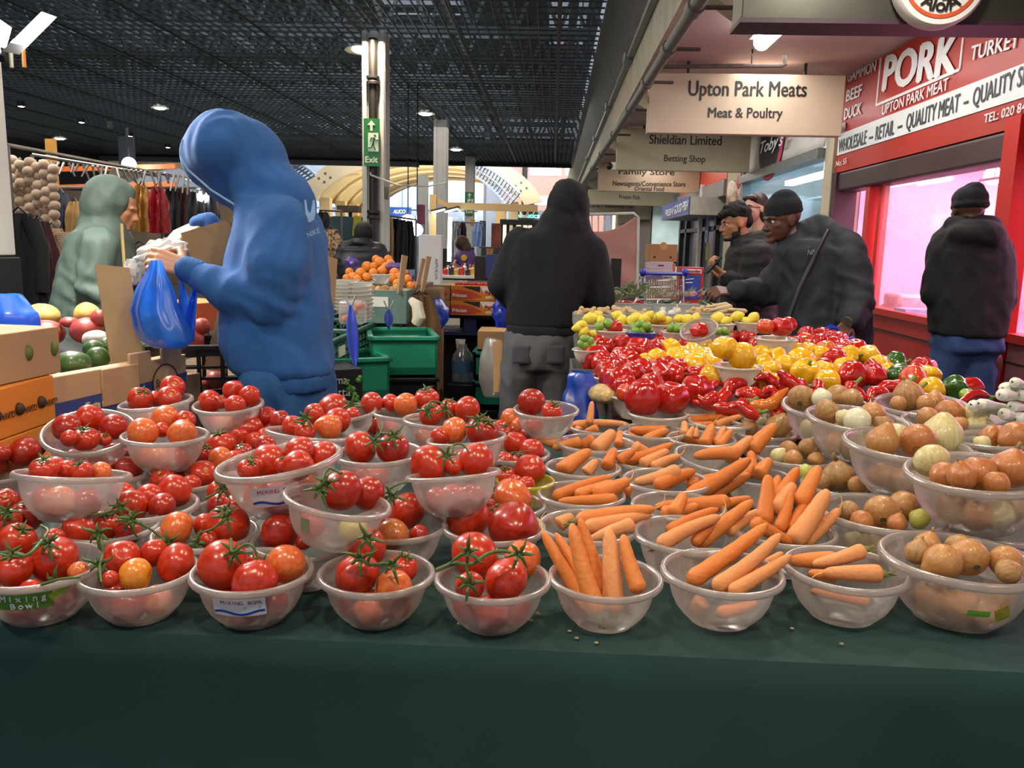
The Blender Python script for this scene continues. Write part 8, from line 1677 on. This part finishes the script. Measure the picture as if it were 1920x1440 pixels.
q = at(918,530,7.1); bx('draped_table','dark draped table behind the tomato cartons','table',(q.x,7.1,q.z / 2),(.42,.7,q.z),pm('drape_black','#0f0f11',.9)); bx('black_box','black angular box beside the black hoodie arm','box',at(908,503,6.9),(.15,.15,.2),BLACKINK); bx('blue_folder','dark blue folder standing by the black hoodie arm','folder',at(922,500,6.8),(.1,.03,.2),pm('folder_blue','#223a72',.5)); bx('dark_board','long dark board with a pale sticker behind the black hoodie arm','board',at(930,473,7.3),(.26,.05,.09),pm('board_brown','#2c2826',.6)); t = thing('paper_cup','small brown paper cup in front of the dark board','cup',at(918,482,7.0)); MB().lathe([(.02,0),(.032,.08),(.034,.082)],14,None,at(918,484,7.0)).build('cup',kraft,t)
# bright goods table and lamps beyond
q = at(865,518,10.5); t = thing('goods_table','white table crowded with bottles beyond the tomato cartons','table',(q.x,q.y,0)); MB().box((q.x,q.y,q.z),(.6,.5,.03)).build('table_top',paperw,t); MB().box((q.x,q.y,q.z / 2 - .02),(.56,.46,q.z - .04)).build('cloth_side',pm('cloth_cream','#b9b19a',.8),t,smooth=False)
cols = ['#b8322c','#d8d4c8','#2b2f38','#d07a8a','#c9a23a','#5a7f9a']
for i in range(12):
 x = 835 + i * 5.2; h = .1 + .05 * ((i * 5) % 4) / 3; o = MB().lathe([(0,0),(.028,0),(.03,h * .65),(.012,h * .8),(.014,h),(0,h)],12).build('bottle',pm('bottle_%d' % (i % 6),cols[i % 6],.3)); c = at(x,512,10.4 + .1 * (i % 2)); o.location = (c.x,c.y,q.z + .016); tag(o,'small bottle, %s from left on the bright goods table' % ORD[i],'bottle','bottles on the goods table')
tg = emis('white_tube',(.95,1,.96),9); t = thing('tube_light','tall vertical white tube light beside the second column','lamp',at(843,492,10.8)); MB().tube([at(844,408,10.8),at(842,490,10.8)],.025,10).build('tube',tg,t); q = at(842,490,10.8); MB().tube([q,(q.x,q.y,0)],.02,8).build('stand',BLACKINK,t)
t = thing('timber_beam','long horizontal timber beam carrying two work lamps','beam',at(920,388,11)); MB().bar(at(838,386,11),at(1008,391,11),.09,.09).build('beam',timber,t,smooth=False); MB().bar(at(812,366,11),at(811,450,11),.09).build('post',timber,t,smooth=False); MB().bar(at(812,372,11),at(850,390,11),.06).build('brace',timber,t,smooth=False)
for i,(x,y) in enumerate([(823,393),(847,392)]):t = thing('work_lamp',['left flat work lamp under the timber beam','right flat work lamp glowing under the timber beam'][i],'lamp',at(x,y,10.9)); MB().box(at(x,y,10.9),(.2,.16,.03),Matrix.Rotation(-.25,3,'Y')).build('housing',pm('flood_black','#1b1c1e'),t); MB().box(at(x,y + 2.5,10.88),(.18,.15,.012),Matrix.Rotation(-.25,3,'Y')).build('lamp_face',emis('flood_glow2',(.95,1,1),6 + 8 * i),t)
for i,(x,y,d,r) in enumerate([(765,418,14,.14),(782,431,14,.1),(378,371,9,.07),(242,308,8.5,.07)]):t = thing('bare_bulb',['large dazzling bulb between the black coats and the white column','second dazzling bulb just right of it','dazzling stall bulb beside the blue hood','dazzling lamp under the hanging screen'][i],'lamp',at(x,y,d)); MB().ball(at(x,y,d),r,14,10).build('bulb',emis('bulb_glow',(.9,.98,1),30),t); q = at(x,y,d); MB().tube([q + Vector((0,0,r * .9)),q + Vector((0,0,CZ - q.z if i < 2 else r + .1))],.01,5).build('cable',BLACKINK,t)
t = thing('hanging_screen','dark flat screen hanging from the ceiling over the clothes stall','screen',at(238,300,8.6)); MB().box(at(238,284,8.7),(.15,.06,.3)).build('panel',pm('screen_black','#14171c',.25),t); MB().tube([at(238,262,8.7),at(238,240,8.7)],.015,6).build('stem',BLACKINK,t)
o = MB().tube([at(693,318,10.6),at(695,328,10.5),at(745,347,10.6),at(800,350,14),at(838,342,18.1)],.012,6).build('slack_string',paperw); tag(o,'slack white cord tied between the first two columns','cord')
# ---------------------------------------------------------------- clothes stalls
gk = pm('garment_black','#17181c',.8,.25,4); gd = pm('garment_navy','#20242e',.8,.25,4); gmar = pm('garment_maroon','#3f1420',.85,.15,4); gb = pm('garment_beige','#a9906f',.9,.08,5,wave=('Z',22,.3)); ggold = pm('sequin_gold','#a97b3a',.35,.4,60,metal=.3,bump=.5,bscale=160); gred = pm('sequin_red','#8c1220',.35,.4,60,metal=.2,bump=.5,bscale=160); gleo = pm('leopard','#8a7458',.85,.1,28,col2='#2e2018',contrast=(.5,.56)); gfur = pm('fur_cream','#b3977c',.95,.12,6,bump=.6,bscale=90,sheen=.5)
for i,(x,y,w,h,Y,m,lb,fl_,sl) in enumerate([(35,400,70,210,5.2,gk,'long black quilted coat beside the left white post',1.1,True),(72,415,44,165,5.5,gmar,'dark maroon coat hanging behind the black quilted coat',1.3,False),(97,428,62,150,6.2,gb,'beige ribbed jumper on a dark hanger',1.05,True),(265,348,22,85,8.0,ggold,'gold sequin dress hanging right of the green hood',1.25,False),(296,350,24,86,8.0,gred,'red sequin dress hanging next to the gold one',1.2,False),
  (112,358,28,80,8.5,gd,'dark jacket hanging under the orange rail',1.1,True),(140,378,26,60,8.5,pm('garment_ochre','#8a6a3a',.85),'ochre top hanging next to the dark jacket',1.1,False),(322,350,28,110,9.0,gk,'black coat just right of the red dress',1.1,False),(345,352,26,110,9.1,gmar,'dark wine coat second right of the red dress',1.1,False),(366,360,28,110,9.0,gk,'black coat under the dazzling stall bulb',1.1,False),(392,365,30,110,9.1,gd,'navy coat nearest the far sleeve of the blue hoodie',1.1,False),(262,462,80,90,6.0,gk,'dark fur like coat lying low between the coat man and the box',1.2,False),
  (606,398,26,34,13,gk,'small black top hanging above the leopard coats',1.1,False),(621,430,40,90,11,gleo,'leopard print coat hanging right of the blue hoodie',1.1,False),(731,408,14,82,13,pm('garment_tan','#b89a72',.85),'tan coat at the left end of the black coats',1.1,False),(742,410,18,92,13.2,gk,'black coat left in the row behind the oranges',1.05,False),(755,412,18,92,13.0,gd,'navy coat middle in the row behind the oranges',1.05,False),(768,414,16,90,13.2,gk,'black coat right in the row behind the oranges',1.05,False),(896,420,18,42,16,pm('shirt_blue','#8aa2cc',.8),'pale blue shirt hanging right of the farthest column',1.0,False),(858,418,12,34,16,pm('shirt_grey','#a7a3a3',.8),'grey white garment left of the farthest column',1.0,False),(868,418,10,34,16,gmar,'wine red garment left of the farthest column',1.0,False)]):
 garment(x,y,w,h,Y,m,lb,.11 if Y < 10 else .16,group='garments on the clothes rails',flare=fl_,sleeve=sl)
t = thing('bobble_throw','cream throw of fluffy bobbles hanging at the left clothes stall','throw',aty(62,350,6.6)); rs = random.Random(8)
for i in range(6):
 m = MB()
 for j in range(8):m.ball(aty(24 + i * 15 + 5 * (j / 8) * (i / 2.5 - .5) + rs.uniform(-2,2),300 + j * 17 + (i % 2) * 7 + i * 2,6.6 + rs.uniform(-.03,.03)),(.042,.04,.04),12,8)
 m.build('bobble_strand',gfur,t)
rail('dark clothes rail sloping over the cream throw and coats',(14,272),(380,340),6.4,9.0); rail('second dark rail behind the first over the dresses',(60,290),(300,330),7.6,8.2); rail('pale rail over the dark jacket and the wine coat',(96,352),(405,352),8.5,9.1); rail('short rail of shirts by the farthest column',(850,416),(905,418),16,16); rail('short rail over the leopard coat',(600,394),(640,396),13,12); rail('thin rail of black coats behind the oranges',(722,404),(780,412),13,13)
t = thing('orange_scaffold','orange metal frame of the clothes stall','frame',aty(102,420,8.8)); of = pm('frame_orange','#c8632a',.45); MB().box(aty(102,370,8.8),(.08,.08,1.2)).build('post',pm('frame_ochre','#b9853f',.5),t)
for y0,y1 in ((318,312),(352,345)):MB().bar(aty(90,y0,8.8),aty(330,y1,8.8),.05).build('cross_bar',of,t)
o = MB();
for i in range(40):
 P = aty(30 + i * 9,296 + i * .9,7.2); o.tube([P,P + Vector((rs.uniform(-.05,.05),rs.uniform(-.1,.1),-.05 - .12 * rs.random()))],[.012,.006],4)
tag(o.build('bare_hangers',pm('hanger_clear','#8d8a84',.3,.3,9)),'tangle of bare hangers on the left clothes rails','hangers',kind='stuff')
q = at(650,470,13); bx('teal_panel','dark teal panel behind the person in the padded jacket','panel',(aty(655,440,14).x,14,.9),(.75,.05,1.8),pm('panel_teal','#3d5c66',.6)); bx('yellow_tag','yellow price tag above the person in the padded jacket','tag',aty(669,424,13.95),(.13,.02,.34),pm('tag_yellow','#c9c02a',.5),M=Matrix.Rotation(.12,3,'Y'))
bx('backdrop_screen','grey plywood screen closing the clothes stall at the back','panel',aty(230,446,10.5),(3.4,.05,1.15),pm('ply_grey','#6b5a4a',.8,.35,2)); bx('backdrop_screen','pale goods panel behind the black coats','panel',(aty(750,430,17).x,17,.88),(1.0,.05,1.76),pm('panel_pale','#8fa5b4',.6,.4,4))
for i,(x,y,w,h,c) in enumerate([(775,460,30,22,'#4d93a8'),(612,470,40,80,'#6a5a48'),(655,392,40,12,'#57483a'),(640,415,26,18,'#333a44'),(790,415,10,60,'#7a3550'),(930,450,16,60,'#8f4a3a'),(905,440,10,50,'#4a5568')]):o = bx('stall_goods',['turquoise','brown','dark wooden','slate','plum','rust','grey blue'][i] + ' bundle of goods on the far stalls','goods',aty(x,y,18),(w * 18 / F,.3,h * 18 / F),pm('goods_%d' % i,c,.7,.5,5)); z = o.location.z; MB().box((0,.1,-z / 2),(.06,.06,z)).build('stand',BLACKINK,o,local=True,smooth=False)
t = thing('dark_kiosk','dark framed kiosk with warm lit goods left of the black hood','kiosk',aty(975,470,20))
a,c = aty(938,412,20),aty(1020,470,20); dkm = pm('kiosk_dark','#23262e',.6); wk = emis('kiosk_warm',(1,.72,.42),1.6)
MB().box(((a.x + c.x) / 2,20.3,a.z - .05),(c.x - a.x,.8,.12)).build('roof',dkm,t,smooth=False)
for x in (940,952,964,1000,1018):q = aty(x,440,20); MB().box((q.x,20,a.z / 2),(.07,.07,a.z)).build('post',dkm,t,smooth=False)
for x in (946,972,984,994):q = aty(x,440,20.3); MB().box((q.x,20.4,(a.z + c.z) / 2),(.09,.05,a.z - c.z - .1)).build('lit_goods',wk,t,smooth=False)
MB().box(((a.x + c.x) / 2,20.7,.6),(c.x - a.x,.05,1.2)).build('panel',dkm,t,smooth=False)
# ---------------------------------------------------------------- at the right, beyond the second stall
t = thing('pink_screen','dusty pink sheet stretched on a rounded white frame','screen',aty(1150,560,11.5)); pk_ = pm('sheet_pink','#b58078',.85,.1,3,bump=.3,bscale=12)
P = lambda x,y,l=0:aty(x,y,11.5) + Vector((0,l,0))
MB().grid(lambda u,v:P(1098 + 97 * u,(560 * (1 - v) + v * (432 - 30 * u + 14 * math.sin(u * 3.1))),.03 * math.sin(u * 9 + v * 14) * (1 - v)),26,20).build('sheet',pk_,t,solid=.006); MB().tube([P(1098,402),P(1188,400),P(1197,408),P(1193,666)],.02,8).build('frame',pm('frame_white','#c9c6c2',.4),t)
for x in (1110,1122,1134,1146):MB().tube([P(x,402,.02),P(x,440,.02)],.01,6).build('bar',pm('frame_white','#c9c6c2',.4),t)
bx('black_post','black square post between the hoodie man and the pink sheet','post',at(1154,516,8),(.1,.1,.32),BLACKINK); q = at(1154,545,8); bx('post_base','dark base below the black square post','base',(q.x,q.y,q.z / 2 - .01),(.11,.11,q.z - .02),BLACKINK); bx('green_bin','dark green bin edge right of the hoodie arm','bin',aty(1131,520,8.6),(.09,.2,.3),greend); q = aty(1131,546,8.6); bx('bin_stand','dark stand under the green bin','stand',(q.x,8.6,q.z / 2),(.09,.2,q.z - .01),BLACKINK)
t = thing('shopping_trolley','chrome shopping trolley with a blue handle in front of the stacked cartons','trolley',(at(1242,560,7.2).x,7.2,0)); cr = pm('chrome','#a9abb0',.25,metal=.8); T = lambda x,y,l=0:at(x,y,7.2) + Vector((0,l,0)); hbm = pm('handle_blue','#232fa0',.35)
MB().tube([T(1206,513),T(1285,514)],.014,8).build('handle',hbm,t)
for x in (1206,1285):MB().ball(T(x,511),(.03,.03,.035),12,8).build('handle_cap',hbm,t)
m = MB()
for i in range(17):x = 1208 + i * 4.6; m.tube([T(x,524),T(x,575)],.003,4); m.tube([T(x,524,.7),T(x,560,.7)],.003,4)
for y in (524,536,550,575):m.tube([T(1207,y),T(1283,y),T(1278,y - 4,.7),T(1212,y - 4,.7),T(1207,y)],.004,4)
m.build('basket',cr,t)
for x in (1209,1281):
 a = T(x,575); MB().tube([T(x,513),T(x,575),Vector((a.x,a.y,.08))],.01,6).build('upright',cr,t); MB().ball((a.x,a.y + .02,.05),(.02,.05,.05),12,8).build('wheel',BLACKINK,t)
bx('child_seat_flap','grey plastic flap hanging inside the trolley','flap',T(1224,522,.05),(.18,.02,.05),pm('flap_grey','#8d8fa0',.5),M=Matrix.Rotation(-.2,3,'Y'))
A = at(1213,490,9); B2 = at(1265,458,9); t = bx('cardboard_box','brown cardboard box with a notch on top of the white cartons','box',at(1239,474,9),(.30,.4,.185),pm('card_tan','#9a7048',.75,.08,4))
for x in (-.09,.08):MB().lathe([(0,.001),(.014,.001),(.014,0)],12,zalign((0,-1,0)),(x,-.201,-.045)).build('round_hole',pm('hole_dark','#4a3018',.9),t,local=True)
MB().lathe([(0,.001),(.04,.001),(.04,0)],14,zalign((0,-1,0)),(0,-.2,.075)).build('notch',pm('notch_tan','#b88a58',.8),t,local=True)
lav = pm('carton_lavender','#b5a4ae',.6,.06,4)
for i,y in enumerate((497,511)):t = bx('white_carton',['upper','lower'][i] + ' pale lavender carton under the notched box','carton',at(1235,y,9),(.25,.38,.078),lav,group='pale cartons behind the trolley'); MB().box((0,-.191,0),(.06,.003,.014)).build('dark_print',BLACKINK,t,local=True)
q = at(1239,519,9); bx('support_box','brown box at the bottom of the carton stack behind the trolley','box',(q.x,q.y,q.z / 2),(.3,.4,q.z - .01),cardd); bx('orange_card','orange card beside the pale cartons','card',at(1262,502,9),(.05,.02,.09),pm('card_orange','#c9714a',.6))
t = thing('news_stand','red newspaper stand headed Recorder with a blue poster','stand',(at(1294,560,7.3).x,7.3,0)); a,c = at(1273,500,7.3),at(1316,562,7.3); cx = (a.x + c.x) / 2; MB().box((cx,a.y,a.z / 2),(c.x - a.x,.12,a.z)).build('cabinet',pm('stand_red','#a8302c',.45),t,bevel=.006)
y = a.y - .062; zz = lambda py:at(1294,py,7.3).z
MB().box((cx,y,(zz(504) + zz(512)) / 2),(.17,.004,zz(504) - zz(512))).build('title_strip',paperw,t); fit_text('lettering','Recorder',pm('stand_red','#a8302c'),t,(cx - .075,y - .003,zz(508)),(cx + .075,y - .003,zz(508)),.024,offset=.01); MB().box((cx,y,(zz(516) + zz(560)) / 2),(.16,.004,zz(516) - zz(560))).build('poster',pm('poster_blue','#2c4a98',.5,.3,14),t); MB().ball((cx,y,zz(550)),(.07,.004,.03),14,8).build('poster_figures',pm('poster_redwhite','#b8484a',.5,.3,40,col2='#d8c4c0'),t)
MB().tube([(cx - .05,y - .003,zz(524)),(cx + .02,y - .003,zz(522))],.004,5).tube([(cx - .05,y - .003,zz(530)),(cx + .01,y - .003,zz(529))],.004,5).build('poster_lines',WHITEINK,t)
finish_fits()
# lettering becomes ordinary mesh; bold faces are thickened by shifted copies of the glyphs
bpy.context.view_layer.update(); dg = bpy.context.evaluated_depsgraph_get()
for o in [o for o in SC.objects if o.type == 'FONT']:
 me = bpy.data.meshes.new_from_object(o.evaluated_get(dg)); nm = o.name; par = o.parent; ml = o.matrix_local.copy(); w = o.data.get('bold',0)
 if w:
  bm = bmesh.new(); bm.from_mesh(me)
  for i,(dx,dy) in enumerate(((-w,0),(w,0),(0,w * .6),(0,-w * .6))):
   m2 = me.copy(); m2.transform(Matrix.Translation((dx,dy,.0004 * (i + 1)))); bm.from_mesh(m2); bpy.data.meshes.remove(m2)
  bm.to_mesh(me); bm.free()
 n = bpy.data.objects.new('x',me); COL.objects.link(n); n.parent = par; n.matrix_local = ml
 bpy.data.objects.remove(o); n.name = nm
